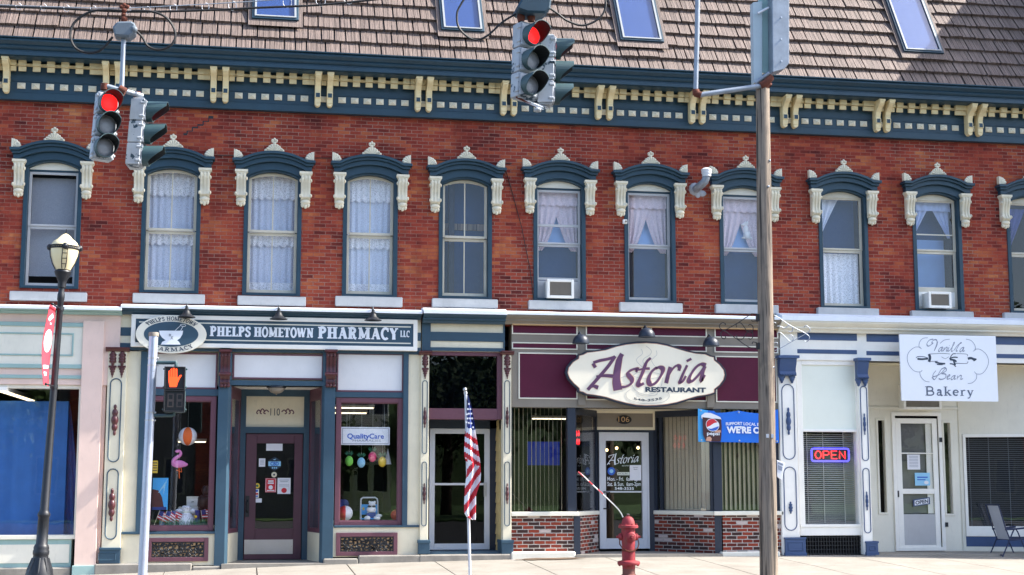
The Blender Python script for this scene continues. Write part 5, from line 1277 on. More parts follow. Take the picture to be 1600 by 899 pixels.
# ---- recess number
mb = MB(); Yn = 1.05 + .05
a, b, c, e = rect(422.5, 638.5, 437.5, 649.5, Yn); sans(mb, '110', a, b, c, e, Yn); nbm = mb.build('lettering', M['ink'], nb_)
mb = MB()
for sx in (-1, 1):
    for k in range(3):
        pts = [(430 + sx * (10 + k * 6), 644), (430 + sx * (14 + k * 6), 641 - k % 2 * 2), (430 + sx * (18 + k * 5.5), 645), (430 + sx * (15 + k * 6), 647)]
        p = [at(x, y, Yn) for x, y in smooth(pts, 4)]; mb.ribbon([(q.x, q.z) for q in p], .022, Yn - .0003 * k, .003)
mb.build('scrollwork', M['plum'], nb_)
# ---- restaurant sign
Y = -.24; ox, oy, s6 = 880, 530, 6.154
half = [(800, 20), (900, 27), (1000, 47), (1100, 78), (1200, 108), (1290, 128), (1380, 135), (1430, 158), (1465, 165), (1468, 195), (1520, 240), (1562, 295), (1572, 345)]
lowr = [(1572, 345), (1560, 395), (1520, 450), (1470, 490), (1468, 525), (1430, 538), (1390, 548), (1300, 562), (1200, 592), (1100, 625), (1000, 645), (900, 655), (800, 658)]
lowl = [(800, 658), (700, 652), (600, 632), (500, 605), (400, 572), (300, 552), (210, 540), (175, 520), (140, 512), (135, 480), (80, 430), (40, 380), (20, 325)]
upl = [(20, 325), (32, 270), (75, 215), (130, 180), (135, 150), (175, 140), (215, 118), (300, 108), (400, 92), (500, 58), (600, 36), (700, 24), (800, 20)]
out = half + lowr[1:] + lowl[1:] + upl[1:-1]
P = [(lambda q: (q.x, q.z))(at(ox + x / s6, oy + y / s6, Y)) for x, y in out]
cc = at(ox + 797 / s6, oy + 338 / s6, Y)
t = thing('shop_sign', (cc.x, Y, cc.z - .6), 'cream scallop-edged restaurant sign with purple brush script and coffee cup', 'sign')
sh_ = lambda k: [(cc.x + (x - cc.x) * k, cc.z + (z - cc.z) * (1 - (1 - k) * 2.1)) for x, z in P]
mb = MB(); mb.prism(P, Y, Y + .09); mb.build('board', M['navy'], t, bevel=.008)
mb = MB(); mb.prism(sh_(.974), Y - .005, Y - .0001); mb.build('copper_edge', M['copper'], t)
mb = MB(); mb.prism(sh_(.966), Y - .009, Y - .0052); mb.build('sign_face', M['signcream'], t)
Yf = Y - .009
mb = MB()
for i, pts in enumerate(([(750, 95), (762, 140), (712, 185), (708, 215), (760, 270)], [(795, 65), (845, 110), (835, 150), (775, 190), (770, 230), (810, 280)], [(895, 110), (900, 150), (870, 180), (850, 210), (880, 260)],
    [(670, 350), (720, 322), (820, 316), (910, 330), (940, 350), (900, 372), (800, 378), (700, 365), (670, 350)], [(655, 400), (670, 460), (720, 510), (800, 530), (880, 515), (940, 455), (958, 370)], [(655, 375), (590, 362), (545, 385), (560, 425), (640, 440)],
    [(645, 485), (605, 520), (625, 575), (720, 612), (830, 620), (960, 605), (1020, 555), (1005, 510), (970, 490)], [(720, 510), (740, 540), (830, 545), (895, 535), (905, 510)])):
    trace(mb, pts, Yf, .009, ox, oy, s6, k=i, th=.002)
mb.build('cup_drawing', M['cuptan'], t)
AST = [([(286, 235), (310, 275)], 14), ([(290, 228), (350, 208), (430, 192), (500, 172)], 30), ([(500, 165), (430, 265), (340, 370), (236, 488)], 34), ([(566, 142), (540, 200), (520, 300), (512, 400), (526, 492)], 44), ([(318, 362), (400, 352), (510, 360)], 24), ([(230, 480), (290, 455), (336, 468)], 20),
    ([(700, 320), (712, 290), (670, 292), (628, 318), (630, 350), (658, 385), (655, 425), (610, 455), (560, 462)], 22), ([(842, 182), (800, 225), (760, 330), (722, 420), (735, 445), (775, 425)], 26), ([(728, 296), (780, 285), (832, 284)], 18),
    ([(900, 272), (850, 315), (822, 380), (828, 425), (860, 438), (905, 405), (950, 330), (955, 285), (920, 272), (890, 285)], 24), ([(1030, 268), (1010, 340), (990, 425)], 26), ([(1005, 365), (1050, 290), (1090, 256), (1118, 268), (1112, 305)], 20),
    ([(1192, 252), (1150, 340), (1122, 415), (1150, 405), (1180, 355)], 22), ([(1186, 214), (1232, 190)], 24), ([(1372, 255), (1320, 243), (1265, 285), (1218, 360), (1210, 405), (1245, 402), (1310, 335), (1360, 262)], 24), ([(1366, 262), (1340, 330), (1328, 402), (1362, 345)], 24)]
PXM = (X(1020, 585, Y) - X(1000, 585, Y)) / 20 / s6
mb = MB()
for i, (pts, w_) in enumerate(AST): trace(mb, pts, Yf, w_ * PXM * 2.0 + .020, ox, oy, s6, nib=RAD(35), k=i % 9, th=.0025)
mb.build('letter_outline', M['copper'], t)
mb = MB()
for i, (pts, w_) in enumerate(AST): trace(mb, pts, Yf - .004, w_ * PXM * 2.0, ox, oy, s6, nib=RAD(35), k=i % 9, th=.003)
mb.build('script_lettering', M['purple'], t)
mb = MB(); q0, q1 = at(ox + 790 / s6, oy + 506 / s6, Yf), at(ox + 1372 / s6, oy + 466 / s6, Yf); sans(mb, 'RESTAURANT', q0.x, q1.x, at(ox + 1080 / s6, oy + 509 / s6, Yf).z, at(ox + 1080 / s6, oy + 467 / s6, Yf).z, Yf, .05)
def fn_ph(u, z):
    q = at(ox + (678 + 270 * u) / s6, oy + (583 + 18 * math.sin(math.pi * u) - 4 * u - 21 * z) / s6, Yf); return (q.x, q.z)
sans(mb, '548-3535', 0, 1, 0, 1, Yf, .02, fn=fn_ph); mb.build('lettering', M['ink'], t)
mb = MB(); q0, q1 = at(966, 659.5, 1.02), at(983, 651.5, 1.02); sans(mb, '106', q0.x, q1.x, q0.z, q1.z, 1.05 - .042, .0); mb.build('lettering', M['tan'], npl)
# door lettering
mb = MB(); Yd = 1.05 + .004
p0 = (948, 713); sx = 50 / 1160.
for i, (pts, w_) in enumerate(AST):
    p = [at(948 + (x - 220) * sx, 708.5 + (y - 142) * sx * 1.2, Yd) for x, y in smooth(pts, 4)]; mb.ribbon([(q.x, q.z) for q in p], w_ * .0007 + .006, Yd - .0002 * (i % 8), .001, RAD(35))
def st(mb, s_, x0, y0, x1, y1, Yq, bold=0): a, b, c, e = rect(x0, y0, x1, y1, Yq); return sans(mb, s_, a, b, c, e, Yq, bold, .0015)
st(mb, 'RESTAURANT', 972, 727.2, 983, 728.8, Yd)
st(mb, 'Mon. - Fri.  6am-2pm', 949, 745.5, 1001.5, 751.5, Yd, .01); st(mb, 'Sat. & Sun.  6am-2pm', 949, 753.5, 1001.5, 759.5, Yd, .01); st(mb, '548-3535', 960.5, 761.5, 990.5, 765.5, Yd, .02)
mb.build('door_lettering', M['signwhite'], rdoor)
mb = MB(); mb.pb(964.5, 738, 983.5, 742.8, Yd - .001, .001); mb.build('hours_plate', M['mint'], rdoor)
mb = MB(); st(mb, 'HOURS', 966, 739, 982, 742, Yd - .002); mb.build('hours_lettering', M['ink'], rdoor)
def notice(name, x0, y0, x1, y1, Yq, mat, label, cat, text=(), tm=None, th=.002, rot=0, group=None):
    a, b, c, e = rect(x0, y0, x1, y1, Yq)
    t = thing(name, ((a + b) / 2, Yq, c), label, cat, group)
    mb = MB(); mb.box(a, b, Yq - th, Yq, c, e); mb.build('sheet', mat, t)
    for (s_, u0, v0, u1, v1, m_) in text:
        mb = MB(); x_ = lambda u: a + (b - a) * u; z_ = lambda v: e - (e - c) * v
        if s_ is None: mb.box(x_(u0), x_(u1), Yq - th - .0015, Yq - th - .0002, z_(v1), z_(v0))
        elif s_ == 'o': mb.prism([(x_((u0 + u1) / 2) + (b - a) * (u1 - u0) / 2 * math.cos(i * .3927), z_((v0 + v1) / 2) + (e - c) * (v1 - v0) / 2 * math.sin(i * .3927)) for i in range(16)], Yq - th - .0015, Yq - th - .0002)
        else: sans(mb, s_, x_(u0), x_(u1), z_(v1), z_(v0), Yq - th, .01, .001)
        mb.build('print' if s_ in (None, 'o') else 'lettering', m_, t)
    return t
notice('paper_notice', 984, 727, 1002, 750.5, Yd - .004, M['paper'], 'white paper notice taped over the hours on the restaurant door', 'notice', [('Summer', .3, .13, .7, .19, M['ink']), ('Hours', .35, .25, .65, .31, M['ink'])])
def disc(name, px, py, r, Yq, mats, label, cat, inner=.6):
    q = at(px, py, Yq); k = (X(px + 1, py, Yq) - X(px, py, Yq)) * r
    t = thing(name, (q.x, Yq, q.z), label, cat)
    cir = lambda f: [(q.x + k * f * math.cos(i * .2618), q.z + k * f * math.sin(i * .2618)) for i in range(24)]
    mb = MB(); mb.prism(cir(1), Yq - .002, Yq); mb.build('disc', mats[0], t)
    if len(mats) > 1: mb = MB(); mb.prism(cir(inner), Yq - .0035, Yq - .0022); mb.build('print', mats[1], t)
    return t
disc('sticker', 955.3, 736.5, 6, Yd - .002, [M['pbright'], M['lblue']], 'round blue sticker on the restaurant door glass', 'sticker', .5)
# ---- bakery sign
Y = -.42
cs = [at(*p, Y) for p in ((1409, 624), (1561, 630), (1555, 526), (1405, 522))]
x0 = (cs[0].x + cs[3].x) / 2; x1 = (cs[1].x + cs[2].x) / 2; z0 = (cs[0].z + cs[1].z) / 2; z1 = (cs[2].z + cs[3].z) / 2
t = thing('shop_sign', ((x0 + x1) / 2, Y, z0), 'square white bakery sign with grey script and rolling pin', 'sign')
mb = MB(); mb.box(x0, x1, Y, Y + .035, z0, z1); mb.build('board', M['signwhite'], t, bevel=.003)
mb = MB()
for u in (.12, .88): mb.box(x0 + (x1 - x0) * u - .02, x0 + (x1 - x0) * u + .02, Y + .036, -.07, z1 - .16, z1 - .1)
mb.build('hanger', M['galv'], t)
B = lambda a, b: at(1390 + a / 6.914, 510 + b / 6.914, Y)
mb = MB(); k = 0
def bt(mb, pts, wd, nib=None, n=6):
    global k; k += 1
    p = [B(*q) for q in (smooth(pts, n) if n else pts)]; mb.ribbon([(q.x, q.z) for q in p], wd, Y - .0003 * (k % 8), .002, nib)
for pts in ([(345, 245), (318, 220), (325, 170), (360, 132), (412, 125)], [(335, 228), (270, 228), (205, 285), (190, 355), (215, 430), (270, 485), (330, 493), (352, 475)], [(325, 490), (335, 540), (380, 590), (430, 602)],
            [(825, 140), (880, 155), (920, 205), (925, 255), (900, 270)], [(915, 250), (975, 250), (1040, 300), (1068, 375), (1050, 450), (1000, 510), (940, 515), (915, 490)], [(940, 515), (935, 570), (890, 612), (845, 618)], [(545, 185), (590, 150), (650, 140)]): bt(mb, pts, .010)
mb.build('scroll_border', M['greyink'], t)
mb = MB(); NB = RAD(60)
for pts in ([(470, 185), (455, 175), (475, 150), (505, 148), (510, 185), (480, 268)], [(470, 185), (420, 215), (402, 190), (430, 150), (470, 140)], [(480, 268), (510, 210), (520, 165)],
            [(575, 225), (545, 235), (528, 262), (540, 272), (572, 232), (560, 268), (580, 262)], [(590, 230), (582, 270)], [(585, 258), (612, 228), (622, 238), (612, 268), (628, 264)], [(640, 228), (628, 268), (648, 262)], [(645, 212), (648, 208)],
            [(650, 262), (690, 205), (700, 180), (690, 182), (668, 268), (688, 262)], [(695, 262), (735, 205), (775, 182), (760, 184), (718, 262), (735, 266)], [(806, 228), (778, 236), (758, 264), (772, 274), (802, 234), (790, 270), (812, 264)],
            [(560, 462), (500, 560), (480, 575), (458, 550)], [(500, 480), (470, 520), (475, 545), (540, 520), (590, 470), (600, 445), (560, 462)], [(560, 462), (600, 450), (612, 480), (560, 512)], [(560, 512), (605, 520), (600, 560), (555, 575), (530, 565)],
            [(618, 555), (650, 535), (642, 525), (622, 545), (625, 572), (655, 562)], [(712, 532), (682, 540), (664, 566), (678, 576), (708, 538), (698, 572), (718, 566)], [(735, 534), (728, 576)], [(730, 562), (762, 532), (776, 540), (768, 572), (792, 566)]):
    bt(mb, pts, .026, NB, 5)
mb.build('script_lettering', M['greyink'], t)
mb = MB(); q0, q1 = B(388, 745), B(905, 655); serif(mb, 'Bakery', q0.x, q1.x, (q0.z + B(905, 755).z) / 2, (B(388, 652).z + q1.z) / 2, Y, .13, .06, .045, .003, sp=.1); mb.build('lettering', paint('slate_ink', rgb(84, 96, 116), .5, .03, 0, bm=0), t)
mb = MB()
for pts, w_ in (([(285, 340), (310, 328), (370, 330), (415, 345)], .012), ([(300, 352), (350, 356), (415, 350)], .035), ([(425, 300), (436, 340), (425, 385)], .05), ([(440, 300), (560, 294), (650, 300)], .008), ([(440, 380), (520, 378)], .008), ([(700, 400), (830, 402), (845, 380)], .010), ([(720, 296), (830, 302), (842, 325)], .008),
               ([(845, 352), (880, 345), (925, 366)], .045), ([(880, 344), (935, 356), (905, 374)], .02), ([(490, 385), (540, 400), (600, 405)], .03), ([(510, 412), (560, 415), (600, 402)], .018), ([(645, 352), (690, 335), (735, 338)], .022), ([(650, 358), (700, 368), (720, 385)], .035), ([(655, 340), (680, 302), (715, 296)], .016), ([(650, 405), (690, 412), (715, 438)], .022), ([(690, 365), (700, 400), (712, 420)], .03), ([(560, 330), (600, 350), (640, 330)], .006)):
    bt(mb, pts, w_)
mb.build('rolling_pin_drawing', M['ink'], t)
# ---- drinks banner
Y = -.16
t = None
bx0, bx1 = X(1091, 666, Y), X(1216.5, 666, Y)
zt0, zb0 = Z(1092, 638.5, Y), Z(1092, 690.5, Y); zt1, zb1 = Z(1215, 640, Y), Z(1215, 692.5, Y)
t = thing('banner', ((bx0 + bx1) / 2, Y, zb0), 'blue vinyl cola banner tied below the restaurant fascia behind the utility pole', 'banner')
def bpt(u, v):                                     # u across, v down; the top edge sags between the ties
    zt = zt0 + (zt1 - zt0) * u - .045 * math.sin(math.pi * min(1, u * 2 % 1.0001)) * (1 - v) - (.03 if .2 < u < .9 else 0) * (1 - v); zb = zb0 + (zb1 - zb0) * u
    return (bx0 + (bx1 - bx0) * u, Y + .012 * math.sin(u * 9 + v * 2), zt + (zb - zt) * v)
mb = MB(); mb.sheet([[bpt(i / 40, 1 - j / 12) for i in range(41)] for j in range(13)], .004)
fcs = mb.build('sheet', [M['vblue'], M['vsky']], t, smooth=True)
for p in fcs.data.polygons:
    cxx = p.center.x + LOC[t.name].x
    if (cxx - bx0) / (bx1 - bx0) < .12: p.material_index = 1
def bn(poly, y): return [bpt(u, v)[0::2] for u, v in poly]
yb = Y - .02
ccan = (.165, .46)
def can(mb, poly, dy): mb.prism(bn(poly, 0), yb - dy, yb - dy + .0012)
mb = MB(); can(mb, [(.035, .20), (.08, .10), (.15, .08), (.22, .10), (.27, .17), (.285, .26), (.04, .30)], 0); mb.build('foam_print', M['paper'], t)
mb = MB(); can(mb, [(.05, .25), (.28, .25), (.285, .5), (.28, .8), (.27, .99), (.09, .99), (.055, .8)], .002); mb.build('glass_print', M['cola'], t)
mb = MB(); can(mb, [(.085, .97), (.10, .86), (.14, .84), (.16, .9), (.15, .985)], .004); can(mb, [(.2, .66), (.27, .62), (.275, .7), (.2, .72)], .004); mb.build('can_highlight', M['copper'], t)
def ell(cx, cy, rx_, ry_, a0=0, a1=360, n=24): return [(cx + rx_ * math.cos(RAD(a0 + (a1 - a0) * i / n)), cy - ry_ * math.sin(RAD(a0 + (a1 - a0) * i / n))) for i in range(n + (0 if a1 - a0 == 360 else 1))]
gx_, gy_, grx, gry = .172, .47, .083, .21
mb = MB(); can(mb, ell(gx_, gy_, grx, gry), .006); mb.build('emblem_disc', M['signwhite'], t)
mb = MB(); can(mb, ell(gx_, gy_, grx * .92, gry * .92, 35, 205) + [(gx_ - .03, gy_ + .03), (gx_ + .02, gy_ - .06)], .008); mb.build('emblem_top', M['red'], t)
mb = MB(); can(mb, ell(gx_, gy_, grx * .92, gry * .92, 218, 352) + [(gx_ + .03, gy_ + .07), (gx_ - .02, gy_ + .13)], .008); mb.build('emblem_base', M['pbright'], t)
mb = MB()
def bfn(u0, u1, v0, v1): return lambda u, z: bpt(u0 + (u1 - u0) * u, v1 + (v0 - v1) * z)[0::2]
sans(mb, 'pepsi', 0, 1, 0, 1, yb - .008, .02, fn=bfn(.10, .255, .69, .79)); sans(mb, 'SUPPORT LOCAL BUSINESS', 0, 1, 0, 1, yb, .03, fn=bfn(.335, .93, .37, .46)); sans(mb, "WE'RE OPEN", 0, 1, 0, 1, yb, .05, fn=bfn(.345, .945, .52, .71))
mb.build('lettering', M['signwhite'], t)
mb = MB()
for u, v in ((.03, .05), (.5, .06), (.5, .95), (.03, .95), (.97, .95)): q = bpt(u, v); mb.lathe([(.016, 0), (.016, .01), (.008, .012)], (q[0], yb, q[2]), 10, (0, -1, 0))
mb.build('eyelet', M['steel'], t)
# ---- neon OPEN sign
Y = .0; a, b, c, e = rect(1267, 700, 1327.5, 722, .09)
t = thing('neon_sign', ((a + b) / 2, .09, c), 'lit red and blue neon OPEN sign in bakery window', 'neon sign')
mb = MB(); mb.box(a + .03, b - .03, .1, .118, c + .03, e - .03); mb.build('backing', M['black'], t)
mb = MB(); r_ = .06; P = []
for (cx, cz, a0) in ((b - r_, e - r_, 0), (a + r_, e - r_, 90), (a + r_, c + r_, 180), (b - r_, c + r_, 270)):
    for i in range(6): P.append((cx + (r_ - .015) * math.cos(RAD(a0 + i * 18)), .092, cz + (r_ - .015) * math.sin(RAD(a0 + i * 18))))
mb.tube(P, .019, 8, closed=True); mb.build('border_tube', M['neon_blue'], t)
mb = MB(); w_ = (b - a - .13) / 4; zb_, zt_ = c + .062, e - .062
for i, ch in enumerate('OPEN'):
    u = lambda p: (a + .065 + w_ * (i + .14 + p[0] * .72), .09, zb_ + (zt_ - zb_) * p[1])
    for pts in {'O': [arc(.5, .5, .5, .5, 0, 354, 20)], 'P': [[(0, 0), (0, 1), (.6, 1), (.95, .9), (.95, .6), (.6, .48), (0, .48)]], 'E': [[(.95, 1), (0, 1), (0, 0), (.95, 0)], [(0, .5), (.8, .5)]], 'N': [[(0, 0), (0, 1), (.95, 0), (.95, 1)]]}[ch]: mb.tube([u(p) for p in pts], .011, 6)
mb.build('letter_tube', M['neon_red'], t)
# ---- bakery door notices
notice('paper_notice', 1417.5, 710.5, 1437.5, 734, 1.06, M['paper'], 'white paper list on bakery screen door', 'notice', [(None, .15, .1 + .1 * i, .85, .13 + .1 * i, M['greyink']) for i in range(8)])
notice('card_notice', 1429.5, 739, 1453, 759, 1.06, M['lblue'], 'pale blue card on bakery screen door above the rail', 'notice', [(None, .15, .3, .85, .4, M['pbright']), (None, .15, .5, .7, .58, M['pbright']), ('o', .6, .62, .9, .9, M['paper'])])
q = at(1440, 784.5, 1.05); t = thing('open_sign', (q.x, 1.05, q.z), 'tilted white OPEN sign with blue edge on bakery screen door', 'sign')
a, b, c, e = rect(1427, 779, 1453, 790, 1.05); tilt = lambda x, z: (x, z + (x - q.x) * .14)
mb = MB(); mb.prism([tilt(x, z) for x, z in ((a, c), (b, c), (b, e), (a, e))], 1.045, 1.05); mb.build('board', M['blue'], t)
mb = MB(); mb.prism([tilt(x, z) for x, z in ((a + .025, c + .02), (b - .025, c + .02), (b - .025, e - .02), (a + .025, e - .02))], 1.0435, 1.0448); mb.build('sign_face', M['paper'], t)
mb = MB(); sans(mb, 'OPEN', 0, 1, 0, 1, 1.043, .03, fn=lambda u, z: tilt(a + .04 + (b - a - .08) * u, c + .035 + (e - c - .07) * z)); mb.build('lettering', M['ink'], t)
# ---- pharmacy door and window notices
Yp = 1.05 + .058
notice('paper_notice', 416, 693.5, 441.5, 704.5, Yp, M['paper'], 'blank white card at the top of the pharmacy door glass', 'notice')
notice('paper_notice', 404.5, 716.5, 414.5, 729.5, Yp, M['paper'], 'small white paper square left on the pharmacy door glass', 'notice', [(None, .2, .2 + .16 * i, .8, .24 + .16 * i, M['greyink']) for i in range(4)])
notice('poster', 414.5, 747.5, 431.5, 769.5, Yp, M['red'], 'red poster with white arrow and lettering on the pharmacy door', 'poster', [(None, .04, .03, .96, .05, M['paper']), (None, .04, .95, .96, .97, M['paper']), (None, .03, .03, .07, .97, M['paper']), (None, .93, .03, .97, .97, M['paper']), (None, .25, .15, .75, .25, M['paper']), (None, .22, .3, .78, .4, M['paper']), ('o', .3, .5, .7, .8, M['paper']), (None, .15, .84, .85, .9, M['paper'])])
notice('poster', 433.5, 747, 454, 772, Yp, M['paper'], 'white poster with a red stop disc on the pharmacy door', 'poster', [(None, .15, .12, .85, .15, M['greyink']), (None, .2, .22, .8, .25, M['greyink']), (None, .12, .42, .88, .44, M['greyink']), (None, .12, .5, .88, .52, M['greyink']), ('o', .3, .62, .72, .94, M['red']), ('STOP', .36, .74, .66, .82, M['paper'])])
notice('paper_notice', 396.5, 779, 409, 785.5, Yp, M['paper'], 'small white card beside the pharmacy door handle', 'notice')
notice('sticker', 398, 764.5, 404.5, 778, Yp, M['mint'], 'narrow sticker with blue and red logos by pharmacy door handle', 'sticker', [('o', .2, .05, .8, .35, M['pbright']), (None, .15, .45, .85, .65, M['red']), (None, .2, .75, .8, .9, M['pbright'])])
disc('sticker', 402, 759.3, 4, Yp, [M['yellow'], M['dgreen']], 'small round yellow and green sticker on pharmacy door edge', 'sticker', .5)
disc('sticker', 428.3, 742, 4.3, Yp, [M['cream'], M['ink']], 'round cream sticker below the hexagonal sign on the pharmacy door', 'sticker', .35)
q = at(429, 725, Yp); kx = (X(430, 725, Yp) - X(429, 725, Yp))
t = thing('sticker', (q.x, Yp, q.z), 'navy hexagonal sticker on the pharmacy door glass', 'sticker')
hexp = lambda r_: [(q.x + kx * r_ * math.sin(i * math.pi / 3), q.z + kx * r_ * math.cos(i * math.pi / 3)) for i in range(6)]
mb = MB(); mb.prism(hexp(11), Yp - .002, Yp); mb.build('sheet', M['ink'], t)
mb = MB(); mb.box(q.x - kx * 9.8, q.x + kx * 9.8, Yp - .0035, Yp - .0021, q.z - kx * 3.5, q.z + kx * 3.8)
mb.build('band', M['lblue'], t)
mb = MB(); sans(mb, 'CBD', q.x - kx * 6.5, q.x + kx * 6.5, q.z - kx * 2.6, q.z + kx * 3, Yp - .0035, .03); mb.build('lettering', M['pbright'], t)
mb = MB()
for i in (-1, 0, 1): mb.lathe([(kx * 1.2, 0), (kx * 1.2, .0015)], (q.x + i * kx * 3, Yp - .002, q.z - kx * 6.3), 10, (0, -1, 0))
mb.prism([(q.x - kx * 3, q.z + kx * 6.5), (q.x + kx * .5, q.z + kx * 5.8), (q.x + kx * 2.6, q.z + kx * 8)], -.0035 + Yp, Yp - .0021); mb.build('print', M['lblue'], t)
a, b, c, e = rect(533, 667.5, 609, 695.5, .1)
t = thing('hanging_sign', ((a + b) / 2, .1, c), 'white plastic sign with blue lettering hanging in right pharmacy window', 'sign')
mb = MB(); mb.box(a, b, .1, .112, c, e); mb.build('board', M['signwhite'], t, bevel=.002)
mb = MB(); frame(mb, a + .02, b - .02, c + .02, e - .02, .01, .0985, .0999); mb.build('print', M['greyink'], t)
mb = MB(); x_ = lambda px: X(px, 682, .1); sans(mb, 'QualityCare', x_(542.5), x_(600), Z(571, 685.5, .1), Z(571, 678, .1), .1, .025); mb.build('blue_lettering', M['pbright'], t)
mb = MB(); sans(mb, 'PHARMACIES', x_(551), x_(595), Z(573, 690.5, .1), Z(573, 687, .1), .1); mb.build('grey_lettering', M['greyink'], t)
mb = MB()
for u in (a + .1, b - .1): mb.tube([(u, .106, e), (u, .106, Z(571, 632, .1))], .003, 5)
mb.build('cord', M['steel'], t)
# ================================================================== fittings on the facade
def gooseneck(px, py, label):
    q = at(px, py, -.45)
    t = thing('sign_light', q, label, 'wall light', 'sign lights over the shop fronts')
    mb = MB(); mb.lathe([(.0, .14), (.025, .14), (.028, .10), (.045, .09), (.045, .06), (.055, .05), (.07, .01), (.12, -.03), (.155, -.05), (.155, -.06), (.13, -.055), (.02, .03)], q, 18); mb.build('shade', M['iron'], t, smooth=True)
    mb = MB(); mb.tube([(q.x, q.y, q.z + .13), (q.x, q.y + .02, q.z + .17), (q.x, q.y + .1, q.z + .19), (q.x, -.06, q.z + .16)], .012, 8); mb.build('arm', M['iron'], t, smooth=True)
    return t
for px, py, l in ((291.5, 491, 'grey bell shaped sign light above the oval pharmacy sign'), (435.5, 494, 'grey bell shaped sign light above the word HOMETOWN'), (583, 496, 'grey bell shaped sign light above the word PHARMACY')): gooseneck(px, py, l)
def dome(px, py, label):
    q = at(px, py, -.42); r_ = .15
    t = thing('sign_light', q, label, 'wall light', 'sign lights over the shop fronts')
    mb = MB(); mb.lathe([(r_ + .006, -.012), (r_ + .006, .01)] + [(r_ * math.cos(a * .1496), r_ * 1.0 * math.sin(a * .1496) + .012) for a in range(11)], q, 24); mb.build('shade', M['navy'], t, smooth=True)
    mb = MB(); mb.tube([(q.x, q.y, q.z + r_), (q.x, q.y + .1, q.z + r_ + .06), (q.x, -.05, q.z + .12)], .014, 8); mb.build('arm', M['navy'], t)
dome(907.5, 536, 'dark dome sign light at upper left of the cream restaurant sign'); dome(1010.5, 526, 'dark dome sign light above the middle of the restaurant sign'); dome(1111, 540, 'dark dome sign light at upper right of the cream restaurant sign')
def aircon(x0, y0, x1, y1, Yf, label, depth=.35):
    a, b, c, e = rect(x0, y0, x1, y1, Yf); t = thing('air_conditioner', ((a + b) / 2, Yf, c), label, 'air conditioner')
    mb = MB(); mb.box(a + .01, b - .01, Yf + .03, Yf + depth, c + .01, e - .01); frame(mb, a, b, c, e, .05, Yf, Yf + .04); mb.build('case', M['white'], t, bevel=.008)
    mb = MB(); mb.box(a + .045, b - .045, Yf + .026, Yf + .03, c + .045, e - .045)
    n = 12
    for i in range(n): z = c + .05 + (e - c - .1) * (i + .5) / n; mb.box(a + .05, b - .05, Yf + .012, Yf + .026, z - .005, z + .005)
    for i in range(1, 4): x = a + .05 + (b - a - .1) * i / 4; mb.box(x - .004, x + .004, Yf + .009, Yf + .0119, c + .05, e - .05)
    mb.build('grille', M['taupe'], t); return t
aircon(855, 436.5, 897, 466, -.16, 'white window air conditioner in upstairs window above restaurant')
aircon(1451.5, 456, 1487, 481.5, -.18, 'white window air conditioner in upstairs window above bakery sign')
aircon(1412, 600, 1471, 640, .78, 'white air conditioner over the bakery door half hidden by sign', .3)
q = at(1086, 296, 0)
t = thing('vent_pipe', q, 'bent metal flue pipe with cap sticking out of brick wall', 'vent pipe')
P = [(lambda p: (p.x, p.y, p.z))(at(*a)) for a in ((1086, 297, .05), (1091, 293, -.2), (1097, 288, -.38), (1101, 284, -.45), (1104, 276, -.46))]
mb = MB(); mb.tube(P, [.075, .075, .075, .072, .07], 14)
for i in range(6): a = Vector(P[0]).lerp(Vector(P[4]), i / 5)
mb.build('duct', M['galv'], t, smooth=True)
mb = MB(); e_ = Vector(P[-1]); mb.lathe([(.07, 0), (.085, .0), (.085, .05), (.095, .055), (.095, .10), (.10, .105), (.10, .13), (.06, .16), (0, .165)], e_, 18); mb.build('rain_cap', M['alu'], t, smooth=True)
mb = MB(); r_ = random.Random(5); mb.lathe([(.13, 0), (.12, .02), (.09, .04)], (q.x, -.001, q.z), 11, (0, -1, 0)); mb.ball((q.x + .14, -.01, q.z - .08), .08, .02, .06); mb.ball((q.x + .05, -.01, q.z - .12), .05, .02, .05); mb.build('sealant', M['lens_off'], t, smooth=True)
q = at(977.5, 346, -.1); t = thing('junction_box', q, 'small white box fixed to window frame above the restaurant', 'box')
mb = MB(); mb.box(q.x - .04, q.x + .04, -.08, -.02, q.z - .04, q.z + .04); mb.build('box', M['white'], t, bevel=.006)
mb = MB(); mb.lathe([(.02, 0), (.02, .02), (0, .025)], (q.x + .01, -.08, q.z), 10, (0, -1, 0)); mb.build('knob', M['taupe'], t)
# small blue light bracket left of the restaurant entry: neon beer-style sign seen edge on inside splayed window
q = at(903.5, 683, .5); t = thing('neon_sign', q, 'small lit red neon sign hanging inside the left restaurant window', 'neon sign')
mb = MB(); dx, dy = sp1[0] - sp0[0], sp1[1] - sp0[1]; l_ = math.hypot(dx, dy); ux, uy = dx / l_, dy / l_
c_ = lerp2(sp0, sp1, .32); c_ = (c_[0] + uy * -.12, c_[1] + ux * .12)
A = lambda u, v: (c_[0] + ux * u, c_[1] + uy * u, q.z + v)
for v in (-.17, .13): mb.hexa([A(-.2, v - .02), A(.2, v - .02), (A(.2, 0)[0] - uy * .03, A(.2, 0)[1] + ux * .03, q.z + v - .02), (A(-.2, 0)[0] - uy * .03, A(-.2, 0)[1] + ux * .03, q.z + v - .02), A(-.2, v + .02), A(.2, v + .02), (A(.2, 0)[0] - uy * .03, A(.2, 0)[1] + ux * .03, q.z + v + .02), (A(-.2, 0)[0] - uy * .03, A(-.2, 0)[1] + ux * .03, q.z + v + .02)])
mb.build('holder', M['black'], t)
mb = MB()
for k, (u0, v0) in enumerate(((-.15, .06), (-.03, .05), (.09, .06), (-.12, -.1), (0, -.1), (.1, -.1))): mb.tube([A(u0, v0), A(u0 + .03, v0 + .06), A(u0 + .06, v0), A(u0 + .03, v0 - .04)], .008, 6, closed=True)
mb.build('letter_tube', M['neon_red'], t)
